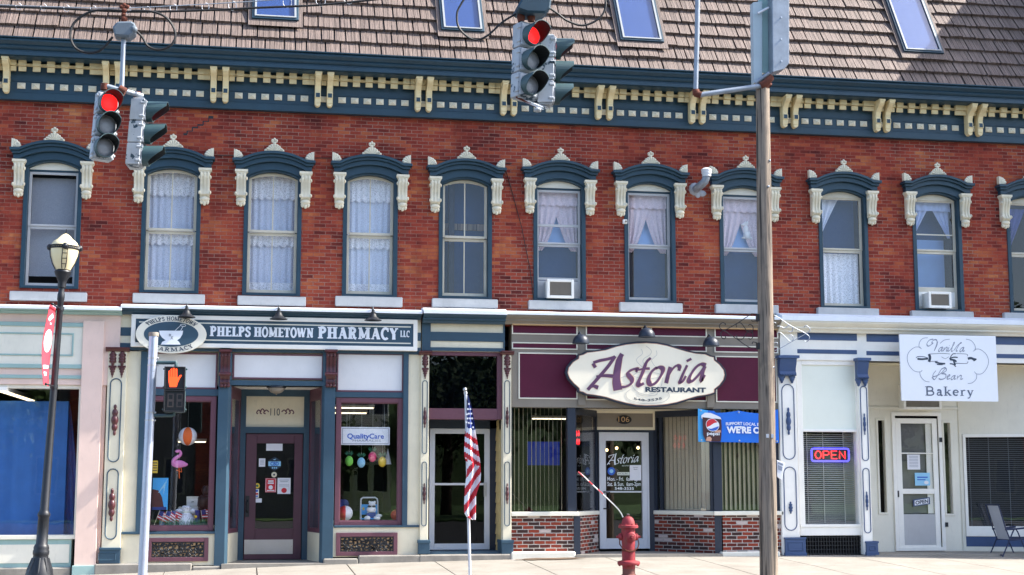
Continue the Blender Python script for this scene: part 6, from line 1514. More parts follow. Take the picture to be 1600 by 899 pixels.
# warm bulbs inside the restaurant
for i, (px, py) in enumerate(((948, 703.5), (963.5, 700.5), (997, 700))):
    q = at(px, py, 3.2 - i * .3); t = thing('pendant_lamp', q, ('warm lit bulb seen through the left of the restaurant door', 'warm lit bulb seen through the middle of the restaurant door', 'warm lit bulb seen through the right of the restaurant door')[i], 'lamp')
    mb = MB(); mb.ball(q, .032); mb.build('bulb', M['bulb'], t, smooth=True)
    mb = MB(); mb.tube([(q.x, q.y, q.z + .04), (q.x, q.y, 3.1)], .008, 6); mb.lathe([(.03, .04), (.03, .1), (.01, .12)], q, 10); mb.build('cord', M['black'], t)
for (px, py, Yq, ln, nm) in ((300, 690, 2.4, .55, 'lit ceiling light inside left pharmacy window'), (548, 637, 1.6, .9, 'lit ceiling light inside right pharmacy window near the top'), (542, 645, 2.6, .8, 'lower lit ceiling light inside right pharmacy window'), (864, 654, 3.4, .9, 'lit ceiling panel seen through the dark restaurant window')):
    q = at(px, py, Yq); t = thing('ceiling_light', q, nm, 'ceiling light')
    mb = MB(); mb.box(q.x - ln / 2, q.x + ln / 2, q.y - .06, q.y + .06, q.z, q.z + .05); mb.build('housing', M['white'], t)
    mb = MB(); mb.box(q.x - ln / 2 + .02, q.x + ln / 2 - .02, q.y - .05, q.y + .05, q.z - .02, q.z - .001); mb.build('tube', M['tube'], t)
q = at(849, 708, 3.5); t = thing('television', q, 'blue-lit screen deep inside the dark left restaurant window', 'television')
mb = MB(); mb.box(q.x - .36, q.x + .36, 3.5, 3.56, q.z - .27, q.z + .25); mb.build('case', M['black'], t)
mb = MB(); mb.box(q.x - .34, q.x + .34, 3.49, 3.499, q.z - .25, q.z + .23); mb.build('screen', emit('blue_screen', (.01, .03, .5, 1), .07), t)

# ================================================================== curtains upstairs
def sheetmesh(xl, xr, zt, zb, y, edge, n=26, m=12, amp=.02, fold=30, scallop=0):
    """hanging cloth between xl..xr; edge(v) gives the inner limits (0..1) at height v (0 top, 1 bottom)"""
    g_ = []
    for j in range(m + 1):
        v = j / m; a, b = edge(v); r_ = []
        for i in range(n + 1):
            u = a + (b - a) * i / n; x = xl + (xr - xl) * u
            z = zt + (zb - zt) * v - (scallop * abs(math.sin(u * math.pi * 6)) if j == m else 0)
            r_.append((x, y + amp * math.sin(i / n * fold) * (.5 + .5 * v), z))
        g_.append(r_)
    return MB().sheet(g_[::-1], .003)
ORD = ['first', 'second', 'third', 'fourth', 'fifth', 'sixth', 'seventh', 'eighth', 'ninth', 'tenth', 'eleventh']
for wi, (xl, xr, zb, zt, zr, kd) in enumerate(wins):
    x0, x1 = xl + .03, xr - .03; yc = YS + .16; cx = (xl + xr) / 2
    lab = None
    if kd == 'lace':
        t = thing('curtain', (cx, yc, zb), ('white lace curtains in upstairs window above the oval pharmacy sign', 'white lace curtains in upstairs window above the word HOMETOWN', 'white lace curtains in upstairs window left of the blank dark one')[wi - 1], 'curtain', 'white lace curtains upstairs')
        for (za, zc, nm) in ((zt, zr - .06, 'upper'), (zr + .02, zb + .02, 'lower')):
            sheetmesh(x0, x1, za, zc, yc + .04, lambda v: (0, 1), 34, 2, .018, 46).build('sheer_panel', M['sheer'], t, smooth=True)
            sheetmesh(x0, x1, za, za - .42 if nm == 'upper' else za - .22, yc, lambda v: (0, 1), 60, 4, .014, 50, .05).build('lace_valance', M['lace'], t, smooth=True)
        sheetmesh(x0, x1, zb + .22, zb + .01, yc + .005, lambda v: (0, 1), 40, 2, .012, 40).build('lace_hem', M['lace'], t, smooth=True)
        sheetmesh(x0, x1, zt, zb + .02, yc + .09, lambda v: (0, .2 if wi > 1 else .16), 16, 3, .025, 20).build('side_drape', M['sheer'], t, smooth=True)
    elif wi == 0:
        t = thing('curtain', (cx, yc, zb), 'pale checked cloth sagging in upstairs window behind street lamp', 'curtain')
        sheetmesh(x0, x1, zt - .24, zb + .2, yc + .02, lambda v: (0, 1), 20, 6, .01, 9).build('cloth', M['plaid'], t, smooth=True)
    elif wi == 4:
        q = at(726, 355, .5); t = thing('timber_board', (q.x, .5, q.z), 'bare timber board across the empty upstairs window', 'board')
        mb = MB(); mb.box(xl - .1, xr + .1, .5, .54, q.z - .06, q.z + .06); mb.build('board', M['polewood'], t)
        t = thing('window_board', (cx, .56, zb), 'flat blue-grey board blocking the empty upstairs window', 'board'); mb = MB(); mb.box(xl - .1, xr + .1, .56, .58, zb - .1, zt + .1); mb.build('board', M['bluescreen'], t)
    elif wi in (5, 6, 7):
        t = thing('curtain', (cx, yc, zt), ('pink tied-back curtains in upstairs window with air conditioner', 'pink tied-back curtains in upstairs window left of flue pipe', 'pink tied-back curtains in upstairs window behind utility pole')[wi - 5], 'curtain', 'pink curtains upstairs')
        sheetmesh(x0, x1, zt - .18, zr - .1, yc, lambda v: (0, .52 * (1 - v) ** .7 + .14), 18, 10, .02, 22).build('drape', M['pinkdrape'], t, smooth=True)
        sheetmesh(x0, x1, zt - .18, zr - .1, yc + .03, lambda v: (1 - .52 * (1 - v) ** .7 - .14, 1), 18, 10, .02, 22).build('drape', M['pinkdrape'], t, smooth=True)
        mb = MB(); mb.box(x0, x1, yc + .12, yc + .125, zr, zt - .1); mb.build('backing', M['paleblind'], t)  # added flat panel, blue for the sky mirrored in the upper pane
        mb = MB(); mb.box(x0, x1, yc + .12, yc + .125, zb, zr - .01); mb.build('lower_screen', M['bluescreen'], t)
        sheetmesh(x0, x1, zt - .1, zt - .42, yc - .03, lambda v: (0, 1), 30, 3, .016, 34, .03).build('valance', M['pinkdrape'], t, smooth=True)
        if wi == 7:
            q = at(1160, 362, .5); t = thing('dog_figure', (q.x, .26, q.z - .1), 'white seated dog ornament in upstairs window behind utility pole', 'ornament')
            b_ = Vector((q.x, .3, q.z - .16)); mb = MB()
            mb.ball(b_ + Vector((.02, 0, .06)), .075, .06, .09); mb.ball(b_ + Vector((.0, 0, .16)), .055, .05, .09); mb.ball(b_ + Vector((-.01, 0, .27)), .05, .045, .05); mb.ball(b_ + Vector((-.06, -.01, .255)), .04, .025, .024)
            mb.ball(b_ + Vector((.03, -.02, .29)), .018, .014, .04); mb.tube([b_ + Vector((-.03, 0, .15)), b_ + Vector((-.04, 0, 0))], .018); mb.ball(b_ + Vector((-.05, 0, 0)), .04, .03, .02); mb.ball(b_ + Vector((.08, 0, .0)), .06, .03, .03); mb.build('figure', M['plush'], t, smooth=True)
    elif wi == 8:
        t = thing('curtain', (cx, yc, zb), 'white swept-aside drape and short lower curtain in upstairs window', 'curtain')
        sheetmesh(x0, x1, zt - .1, zr + .25, yc, lambda v: (0, .5 * (1 - v) ** 1.1 + .03), 16, 10, .02, 18).build('drape', M['sheer'], t, smooth=True)
        mb = MB(); mb.box(x0, x1, yc + .15, yc + .155, zb, zt - .05); mb.build('backing', M['bluescreen'], t)
        sheetmesh(x0, x1, zr - .05, zb + .05, yc, lambda v: (0, 1), 40, 4, .02, 44).build('lower_curtain', M['lace'], t, smooth=True)
    elif wi == 9:
        t = thing('curtain', (cx, yc, zt), 'lavender tied-back curtains in upstairs window above bakery sign', 'curtain')
        sheetmesh(x0, x1, zt - .1, zr + .3, yc, lambda v: (0, .5 * (1 - v) + .05), 18, 8, .02, 20).build('drape', M['bluedrape'], t, smooth=True)
        sheetmesh(x0, x1, zt - .1, zr + .3, yc + .03, lambda v: (1 - .5 * (1 - v) - .05, 1), 18, 8, .02, 20).build('drape', M['bluedrape'], t, smooth=True)
        sheetmesh(x0, x1, zt - .08, zt - .3, yc - .03, lambda v: (0, 1), 30, 3, .016, 34).build('valance', M['bluedrape'], t, smooth=True)
        mb = MB(); mb.box(x0, x1, yc + .3, yc + .31, zb + .3, zr + .3); mb.build('blind', M['paleblind'], t); mb = MB(); mb.box(x0, x1, yc + .3, yc + .31, zr + .3, zt - .05); mb.build('backing', M['bluescreen'], t)  # light blue panel is added to paint the pane's sky reflection
    elif wi == 10:
        t = thing('curtain', (cx, yc, zt), 'dark blue drape in upstairs window at right edge', 'curtain')
        sheetmesh(x0, x1, zt - .2, zr, yc, lambda v: (0, .5 * (1 - v) + .05), 18, 8, .02, 20).build('drape', M['flagblue'], t, smooth=True)

# ================================================================== pharmacy window displays
def pineapple(px, py, mat, label, hh=12):
    Yq = .22; q = at(px, py, Yq); k = X(px + 1, py, Yq) - q.x
    t = thing('paper_pineapple', (q.x, Yq, q.z - hh * k), label, 'paper decoration', 'paper pineapples hung in the window')
    mb = MB()
    mb.ball(q, 6.3 * k, 5 * k, 8 * k, 14, 10); mb.build('fruit', mat, t, smooth=True)
    mb = MB()
    for a in (-50, -25, 0, 25, 50, -35, 35):
        d = Vector((math.sin(RAD(a)), 0, math.cos(RAD(a)))); p = q + Vector((0, 0, 7 * k)); s_ = Vector((d.z, 0, -d.x)) * 1.6 * k; e_ = p + d * 9 * k
        mb.hexa([p - s_, p + s_, p + s_ + Vector((0, .006, 0)), p - s_ + Vector((0, .006, 0)), e_ - s_ * .2, e_ + s_ * .2, e_ + s_ * .2 + Vector((0, .006, 0)), e_ - s_ * .2 + Vector((0, .006, 0))])
    mb.build('leaves', M['dgreen'], t)
    mb = MB(); mb.tube([q + Vector((0, 0, 14 * k)), Vector((q.x, q.y, zsof_ph))], .0025, 4); mb.build('string', M['steel'], t)
zsof_ph = Z(430, 560, .2)
pineapple(545.5, 720.5, M['green'], 'green paper pineapple hanging in pharmacy window'); pineapple(564.5, 723, M['lblue'], 'pale blue paper pineapple hanging in pharmacy window'); pineapple(582, 714, M['magenta'], 'magenta paper pineapple hanging in pharmacy window'); pineapple(597.5, 722, M['yellow'], 'yellow paper pineapple hanging in pharmacy window')
def segball(q, r_, mats, label, name='beach_ball', cat='beach ball', n=6, phase=0, hang=None):
    t = thing(name, (q.x, q.y, q.z - r_), label, cat); per = 24 // n
    for s_ in range(len(mats)):
        mb = MB()
        for k in range(24):
            if (k // per + phase) % len(mats) != s_: continue
            for j in range(12):
                p = []
                for (a, b) in ((k, j), (k + 1, j), (k + 1, j + 1), (k, j + 1)):
                    th = math.pi * b / 12; ph = 2 * math.pi * a / 24; p.append((q.x + r_ * math.sin(th) * math.cos(ph), q.y + r_ * math.sin(th) * math.sin(ph), q.z + r_ * math.cos(th)))
                if j == 0: mb.add([p[0], p[2], p[3]], [(2, 1, 0)])
                elif j == 11: mb.add([p[0], p[1], p[2]], [(2, 1, 0)])
                else: mb.add(p, [(3, 2, 1, 0)])
        mb.build('panel', mats[s_], t, smooth=True)
    if hang: mb = MB(); mb.tube([(q.x, q.y, q.z + r_), (q.x, q.y, hang)], .003, 4); mb.build('string', M['steel'], t)
    return t
q = at(293.5, 682, .25); k = X(294.5, 682, .25) - q.x
segball(q, 14.5 * k, [M['paper'], M['orange']], 'white and orange striped ball lantern hanging in left pharmacy window', 'ball_lantern', 'lantern', 6, 1, zsof_ph)
zf_l, zf_r = Z(280, 823, .2), Z(575, 814, .2)
q = at(542, 805, .25); segball(Vector((q.x - .03, .25, zf_r + .135)), .135, [M['red'], M['paper'], M['red'], M['paper']], 'red and white beach ball in left corner of right pharmacy window', n=4, phase=0)
segball(Vector((X(619, 805, .25) , .25, zf_r + .10)), .10, [M['red'], M['red']], 'plain red ball in right corner of right pharmacy window', 'toy_ball', 'ball')
# display floors
for (a, b, z, Y0) in ((wl[0], wl[1], zf_l, .06), (wr[0], wr[1], zf_r, .06)):
    t = thing('display_shelf', ((a + b) / 2, .3, z - .06), 'low display shelf inside the left pharmacy window' if a < 0 else 'low display shelf inside the right pharmacy window', 'shelf')
    mb = MB(); mb.box(a - .05, b + .1, Y0, .7, z - .05, z - .002); mb.build('board', M['cream_old'], t); mb = MB(); mb.box(a, b, .6, .68, -.1, z - .051); mb.build('support', M['cream_old'], t)
# flamingo
F = lambda a, b, Yq=.22: at(225 + a / 6.917, 700 + b / 6.917, Yq)
q = F(385, 175); t = thing('flamingo_decoration', (q.x, q.y, q.z), 'pink tinsel flamingo with orange legs hanging in pharmacy window', 'decoration'); k = (F(1, 0) - F(0, 0)).x
mb = MB(); mb.ball(F(375, 175), 80 * k, .03, 42 * k, 14, 8); mb.ball(F(430, 180), 45 * k, .025, 26 * k, 10, 6)
mb.tube([F(a, b) for a, b in smooth([(318, 165), (320, 135), (350, 105), (385, 85), (398, 60), (385, 35), (360, 32), (342, 45)], 3)], [.035 - .018 * i / 21 for i in range(22)][:len(smooth([(318, 165), (320, 135), (350, 105), (385, 85), (398, 60), (385, 35), (360, 32), (342, 45)], 3))], 8)
mb.ball(F(365, 36), 20 * k, .02, 17 * k); mb.build('body', M['fpink'], t, smooth=True)
mb = MB(); mb.tube([F(378, 215), F(382, 330)], .009, 6); mb.tube([F(400, 215), F(408, 262), F(350, 240)], .009, 6); mb.build('legs', M['orange'], t)
mb = MB(); mb.tube([F(385, 130), (F(385, 130).x, .22, zsof_ph)], .0025, 4); mb.build('string', M['steel'], t)
a, b, c, e = rect(238, 747, 262.5, 797, .16)
t = thing('poster', ((a + b) / 2, .16, c), 'blue and brown picture board standing in left pharmacy window', 'poster')
mb = MB(); mb.box(a, b, .16, .17, c, e); mb.build('board', M['vsky'], t)
mb = MB(); mb.prism([(a, c + .02), (b - .06, c + .02), (b - .10, c + .22), (a + .10, c + .34), (a, c + .36)], .156, .1595); mb.build('print', M['oxblood'], t)
mb = MB()
for i in range(6): mb.prism([(a + .12 + .02 * i, c + .3 + .03 * i), (b - .01 - .012 * i, e - .02 - .05 * i), (b - .02 - .012 * i, e - .02 - .05 * i), (a + .1 + .02 * i, c + .3 + .03 * i)], .154 - .0004 * i, .1555)
mb.build('highlight', M['lblue'], t)
mb = MB(); mb.box(a, b - .02, .153, .1535, c + .0, c + .05); mb.build('lower_band', M['flagblue'], t)
notice('paper_notice', 238, 720, 246.5, 739.5, .1, M['yellow'], 'yellow slip taped in left pharmacy window beside post', 'notice', [(None, .1, .15 + .2 * i, .9, .22 + .2 * i, M['ink']) for i in range(4)])
# bottom row: little flags, plants, a white gown-like cloth, vases
rs = random.Random(11)
def mini_flag(px, lean, label):
    x, y = X(px, 815, .16 + .05 * rs.random()), .16 + .05 * rs.random(); t = thing('small_flag', (x, y, zf_l), label, 'small flag', 'little flags in the pharmacy window')
    p1 = Vector((x + lean, y, zf_l + .28)); mb = MB(); mb.tube([(x, y, zf_l), p1], .005, 5); mb.build('stick', M['cream'], t)
    d = (p1 - Vector((x, y, zf_l))).normalized(); s_ = Vector((d.z, 0, -d.x))
    for i in range(7):
        mb = MB() if i in (0,) else mb
    red, wht, blu = MB(), MB(), MB()
    for i in range(7):
        z0_, z1_ = .02 * i, .02 * i + .02; a_ = p1 - d * z0_; b_ = p1 - d * z1_
        (red if i % 2 == 0 else wht).add([a_ + s_ * (.08 if i < 4 else 0) , a_ + s_ * .2 - d * .03, b_ + s_ * .2 - d * .03, b_ + s_ * (.08 if i < 4 else 0)], [(0, 1, 2, 3)])
    blu.add([p1, p1 + s_ * .08, p1 + s_ * .08 - d * .08, p1 - d * .08], [(0, 1, 2, 3)])
    red.build('red_stripes', M['flagred'], t); wht.build('white_stripes', M['flagwhite'], t); blu.build('canton', M['flagblue'], t)
for px, ln, l in ((240, .10, 'small flag at the far left of the pharmacy display'), (250, .12, 'small flag leaning below the blue picture board'), (262, .06, 'small flag right of the blue picture board'), (318, -.05, 'small flag at the right end of the left pharmacy window')): mini_flag(px, ln, l)
def vase(px, h, r_, mat, label, Yq=.25):
    x = X(px, 815, Yq); t = thing('vase', (x, Yq, zf_l), label, 'vase')
    mb = MB(); mb.lathe([(r_ * .7, 0), (r_, h * .35), (r_ * .75, h * .75), (r_ * .9, h)], (x, Yq, zf_l), 16); mb.build('body', mat, t, smooth=True)
    mb = MB(); mb.lathe([(r_ * .9, h + .0), (r_ * .98, h + .01), (r_ * .9, h + .02)], (x, Yq, zf_l), 16); mb.build('rim', mat, t, smooth=True)
vase(308.5, .26, .05, M['flagblue'], 'deep blue glass vase in left pharmacy window'); vase(321, .22, .045, M['oxblood'], 'dark red vase in left pharmacy window'); vase(253, .2, .05, M['lblue'], 'pale blue glass vase in front of the picture board', .3); vase(237, .24, .05, M['black'], 'black jar at left end of pharmacy display', .3)
x = X(291, 805, .3); t = thing('white_gown', (x, .3, zf_l), 'small white lace dress standing in left pharmacy window', 'dress')
mb = MB(); mb.lathe([(.18, 0), (.16, .1), (.1, .2), (.07, .26), (.09, .33), (.06, .36)], (x, .3, zf_l), 18)
for s_ in (-1, 1): mb.ball((x + s_ * .12, .3, zf_l + .27), .07, .04, .04)
mb.build('cloth', M['lace'], t, smooth=True)
mb = MB(); mb.lathe([(.09, .24), (.092, .255), (.085, .265)], (x, .3, zf_l), 16); mb.build('sash', M['mint'], t)
x = X(281, 790, .34); t = thing('figurine', (x, .4, zf_l), 'small pale figurine with raised arm in left pharmacy window', 'figurine')
mb = MB(); mb.lathe([(.06, 0), (.05, .12), (.035, .22), (.04, .27)], (x, .4, zf_l), 12); mb.ball((x, .4, zf_l + .31), .035); mb.tube([(x, .4, zf_l + .25), (x + .08, .4, zf_l + .22), (x + .15, .4, zf_l + .18)], .016); mb.build('body', M['cream_old'], t, smooth=True)
x = X(303, 780, .5); t = thing('display_case', (x, .55, zf_l), 'white drawer unit behind the pharmacy window display', 'cabinet')
mb = MB(); mb.box(x - .13, x + .08, .5, .66, zf_l, zf_l + .52); mb.build('case', M['ivory'], t, bevel=.005)
for i in range(3): mb = MB(); mb.box(x - .12, x + .07, .485, .4995, zf_l + .06 + .15 * i, zf_l + .18 + .15 * i); dq = mb.build('drawer', M['white'], t); mb = MB(); mb.box(x - .04, x, .47, .4845, zf_l + .12 + .15 * i, zf_l + .13 + .15 * i); mb.build('knob', M['black'], dq)
x = X(321, 770, .5); t = thing('hat_stand', (x, .5, zf_l), 'dark hat and vest on a stand in left pharmacy window', 'display stand')
mb = MB(); mb.lathe([(.10, .30), (.14, .36), (.13, .5), (.07, .55)], (x, .5, zf_l), 16); mb.ball((x, .5, zf_l + .63), .07, .07, .09); mb.build('vest', M['black'], t, smooth=True)
mb = MB(); mb.lathe([(.09, 0), (.02, .02), (.018, .3)], (x, .5, zf_l), 10); mb.build('stand', M['steel'], t)
for px, col_, l in ((276, M['red'], 'red flower in the grass of the pharmacy display'), (306, M['yellow'], 'yellow flower in the grass of the pharmacy display')):
    x = X(px, 806, .14); t = thing('paper_flower', (x, .14, zf_l), l, 'flower')
    mb = MB(); mb.ball((x, .14, zf_l + .17), .025, .015, .025); mb.build('bloom', col_, t, smooth=True); mb = MB(); mb.tube([(x, .145, zf_l), (x, .145, zf_l + .16)], .004, 5); mb.build('stem', M['dgreen'], t)
mb = MB()
for i in range(420):
    x = X(rs.uniform(258, 326), 815, .15); y = rs.uniform(.1, .22); h = rs.uniform(.05, .17); l_ = rs.uniform(-.04, .04)
    mb.add([(x - .004, y, zf_l), (x + .004, y, zf_l), (x + l_, y, zf_l + h)], [(0, 1, 2)])
tag(mb.build('grass', M['dgreen']), 'strip of artificial green grass along the pharmacy window display', 'artificial grass', None, 'stuff')
# beach chair with plush bear
Cc = lambda a, b, Yq=.3: at(520 + a / 8.175, 720 + b / 8.175, Yq)
q = Cc(465, 700); t = thing('beach_chair', (q.x, .3, zf_r), 'small beach chair with white frame and bright blue seat', 'chair')
mb = MB(); p = [Cc(355, 740), Cc(358, 520), Cc(362, 490), Cc(385, 472), Cc(540, 472), Cc(565, 488), Cc(572, 520), Cc(575, 740)]; mb.tube(p, .014, 8)
for u in (355, 575): mb.tube([Cc(u, 735, .3), Cc(u, 745, .1)], .012, 6); mb.tube([Cc(u, 640, .3), (Cc(u, 640).x, .12, zf_r)], .012, 6)
mb.build('frame', M['alu'], t, smooth=True)
mb = MB(); a, b = Cc(352, 690), Cc(580, 558); mb.box(a.x, b.x, .29, .31, a.z, b.z); mb.build('backrest', M['vsky'], t)
mb = MB(); mb.box(a.x, b.x, .08, .29, zf_r + .03, zf_r + .045); mb.build('seat', M['vsky'], t)
mb = MB(); q2 = Cc(390, 615); mb.prism([(q2.x + .03 * math.cos(i * .628) * (1 if i % 2 else .5), q2.z + .04 * math.sin(i * .628) * (1 if i % 2 else .5)) for i in range(10)], .284, .289); mb.build('print', M['yellow'], t)
h = Cc(495, 610, .2); t = thing('plush_toy', (h.x, .2, zf_r), 'white plush toy wearing dark sunglasses and blue scarf on beach chair', 'plush toy')
mb = MB(); z_ = lambda v: Cc(0, v, .2).z
mb.ball((h.x, .2, z_(690)), .085, .07, .08); mb.ball((h.x - .005, .17, z_(625)), .085, .075, .06); mb.ball((h.x + .01, .2, z_(560)), .062, .06, .055); mb.ball((h.x - .08, .12, zf_r + .045), .06, .08, .045); mb.ball((h.x + .09, .12, zf_r + .045), .065, .08, .045); mb.ball((h.x + .13, .18, zf_r + .09), .06, .04, .03)
for s_ in (-1, 1): mb.ball((h.x + .01 + s_ * .045, .21, z_(530)), .022, .015, .022)
mb.build('body', M['plush'], t, smooth=True)
mb = MB()
for s_ in (-1, 1): mb.ball((h.x - .005 + s_ * .04, .115, z_(585)), .034, .012, .018)
mb.box(h.x - .02, h.x + .02, .108, .114, z_(583), z_(580)); mb.build('sunglasses', M['black'], t, smooth=True)
mb = MB(); mb.prism([(h.x - .12, z_(680)), (h.x - .05, z_(665)), (h.x + .08, z_(660)), (h.x + .06, z_(720)), (h.x, z_(755)), (h.x - .05, z_(720))], .108, .12); mb.build('scarf', M['flagblue'], t)
x = X(534, 780, .45); t = thing('blue_bag', (x, .5, zf_r), 'crumpled navy bag at left of right pharmacy window', 'bag')
mb = MB(); mb.ball((x, .5, zf_r + .2), .13, .1, .18, 10, 7); mb.ball((x + .05, .46, zf_r + .3), .08, .06, .08, 8, 6); mb.build('body', M['flagblue'], t); mb = MB(); mb.tube([(x - .05, .5, zf_r + .36), (x, .5, zf_r + .46), (x + .05, .5, zf_r + .36)], .01, 6); mb.build('handle', M['black'], t)
q = at(607, 690, .35); t = thing('paper_cone', (q.x, .35, q.z), 'pale paper cone hanging at right of pharmacy window', 'decoration')
mb = MB(); mb.lathe([(.005, .12), (.07, -.16)], at(606, 712, .35), 14); mb.build('cone', M['paper'], t, smooth=True); mb = MB(); qq = at(606, 712, .35); mb.tube([(qq.x, .35, qq.z + .12), (qq.x, .35, zsof_ph)], .002, 4); mb.build('string', M['steel'], t)

# ================================================================== street furniture
def depthY(dist): return -D + dist
# lamp post
YL = -4.3; base = at(62, 920, YL); gz = zg(base.x, YL)
L_ = lambda px, py: at(px, py, YL)
t = thing('street_lamp', (base.x, YL, gz), 'black cast iron street lamp with frosted acorn globe', 'street lamp')
b0_ = Vector((L_(58.5, 930).x, YL, gz)); tp = L_(97.5, 436); ax = (tp - b0_).normalized()
kk = L_(1, 700).x - L_(0, 700).x
def along(py):                                     # point on the leaning axis at the height of photo row py
    z = L_(80, py).z; return b0_ + ax * ((z - b0_.z) / ax.z)
sp = lambda py: (along(py) - b0_).length
mb = MB()
prof = [(26 * kk, 0), (26 * kk, .06), (24 * kk, .08), (22 * kk, sp(897)), (17 * kk, sp(884)), (13.5 * kk, sp(876)), (12.2 * kk, sp(871)), (12 * kk, sp(868)), (13 * kk, sp(866)), (13 * kk, sp(861)), (12 * kk, sp(859)), (12.5 * kk, sp(856)), (11 * kk, sp(852)), (9.3 * kk, sp(850)), (8.8 * kk, sp(808)), (10 * kk, sp(806.5)), (10.4 * kk, sp(803.5)), (8.5 * kk, sp(800)), (7.2 * kk, sp(797)), (5.6 * kk, sp(600)), (5 * kk, sp(470)), (6 * kk, sp(468)), (6 * kk, sp(460)), (4.8 * kk, sp(457)), (4.8 * kk, sp(450)), (7 * kk, sp(449)), (7 * kk, sp(441)), (8 * kk, sp(438)), (13 * kk, sp(428)), (14 * kk, sp(425)), (13 * kk, sp(423)), (9 * kk, sp(421.5))]
mb.lathe(prof, b0_, 20, ax)
for i in range(8):                                 # flutes of the flared base
    a = i * math.pi / 4; d = Vector((math.cos(a), math.sin(a), 0)); mb.tube([b0_ + d * 24.5 * kk + Vector((0, 0, .06)), b0_ + ax * sp(890) + d * 18.5 * kk, b0_ + ax * sp(872) + d * 12 * kk], .02, 6)
mb.build('post', M['iron'], t, smooth=True)
gp = b0_ + ax * sp(421)
s_ = lambda py: (sp(py) - sp(421))
mb = MB(); mb.lathe([(12 * kk, s_(421.5)), (17 * kk, s_(412)), (21.5 * kk, s_(400)), (23 * kk, s_(390)), (23 * kk, s_(386)), (22.5 * kk, s_(384)), (19 * kk, s_(378)), (12 * kk, s_(373)), (7 * kk, s_(368)), (3 * kk, s_(365.5)), (.3 * kk, s_(364.5))], gp, 28, ax); mb.build('globe', M['globe'], t, smooth=True)
mb = MB(); mb.lathe([(24 * kk, s_(390)), (24.3 * kk, s_(389.5)), (24.3 * kk, s_(387.8)), (23.4 * kk, s_(387.5))], gp, 28, ax); mb.lathe([(24 * kk, s_(386)), (24.3 * kk, s_(385.6)), (24.3 * kk, s_(384.4)), (23 * kk, s_(384))], gp, 28, ax)
for i in range(40):
    a = i * math.pi / 20; d = Vector((math.cos(a), math.sin(a), 0)); d2 = Vector((math.cos(a + .16), math.sin(a + .16), 0)); mb.tube([gp + ax * s_(389) + d * 24 * kk, gp + ax * s_(385) + d2 * 24 * kk], .006, 4)
for i in range(4):
    a = i * math.pi / 2 + .15 - math.pi / 2; d = Vector((math.cos(a), math.sin(a), 0)); tn = Vector((-d.y, d.x, 0)) * .035
    for e_ in (-1, 1): mb.tube([gp + ax * s_(421) + d * 12.5 * kk + tn * e_ * .6, gp + ax * s_(412) + d * 18 * kk + tn * e_, gp + ax * s_(400) + d * 22.3 * kk + tn * e_, gp + ax * s_(390) + d * 24 * kk + tn * e_], .006, 5)
    for py, rr in ((414, 17), (406, 20.5), (398, 22.6)): mb.tube([gp + ax * s_(py) + d * rr * kk - tn, gp + ax * s_(py) + d * rr * kk + tn], .005, 4)
    mb.ball(gp + ax * s_(387) + d * 24 * kk, .045, .045, .05, 8, 6)
mb.tube([gp + ax * s_(365), gp + ax * s_(358)], .008, 5); mb.build('cage', M['iron'], t, smooth=True)
# banner on the lamp
q = along(540); t = thing('street_banner', (q.x, YL, q.z), 'narrow red street banner with white oval hung from lamp post', 'banner')
pa, pb_ = along(482), along(604); out_ = Vector((-.02, -.5, 0)); dx_ = Vector((-.07, 0, 0))
mb = MB(); 
for p in (pa, pb_): mb.tube([p, p + dx_ * .3 + out_ * 1.05], .012, 6); mb.ball(p + dx_ * .3 + out_ * 1.06, .022)
for p in (pa, pb_): mb.lathe([(6.5 * kk, -.03), (6.5 * kk, .03)], p, 14, ax)
mb.build('arm', M['iron'], t, smooth=True)
BN = lambda u, v, o=0: pa + dx_ * .3 * u - Vector((.055, 0, 0)) + (pb_ - pa) * v + out_ * (.04 + .94 * u) + Vector((.015 * math.sin(v * 5 + u * 2) - .03 * math.sin(math.pi * v) + o, 0, 0))
mb = MB(); mb.sheet([[BN(i / 6, j / 16) for i in range(7)] for j in range(17)]); mb.sheet([[BN(i / 6, j / 16, -.004) for i in range(6, -1, -1)] for j in range(17)]); mb.build('cloth', M['bannerred'], t, smooth=True)
mb = MB()
def bpoly(mb, uv, o=.004): n_ = len(mb.v); mb.v += [tuple(BN(u, v, o)) for u, v in uv]; mb.f.append(list(range(n_, n_ + len(uv)))); mb.m.append(0)
bpoly(mb, [(.5 + .42 * math.cos(a * .314), .44 + .145 * math.sin(a * .314)) for a in range(20)])
for uv in ([(.25, .13), (.5, .09), (.8, .14), (.9, .18), (.7, .2), (.5, .16)], [(.45, .21), (.6, .21), (.6, .235), (.45, .235)], [(.15, .74), (.5, .745), (.9, .76), (.9, .80), (.5, .79), (.15, .78)], [(.35, .83), (.85, .84), (.7, .89), (.35, .87)]): bpoly(mb, uv); bpoly(mb, [(u, v) for u, v in uv[::-1]], -.008)
mb.build('print', M['flagwhite'], t)
mb = MB(); bpoly(mb, [(.7, .40), (.85, .40), (.85, .43), (.7, .43)], .007); bpoly(mb, [(.2, .38), (.35, .37), (.3, .41)], .007); bpoly(mb, [(.35, .53), (.65, .53), (.6, .55), (.4, .55)], .007); mb.build('print', M['cyan'], t)

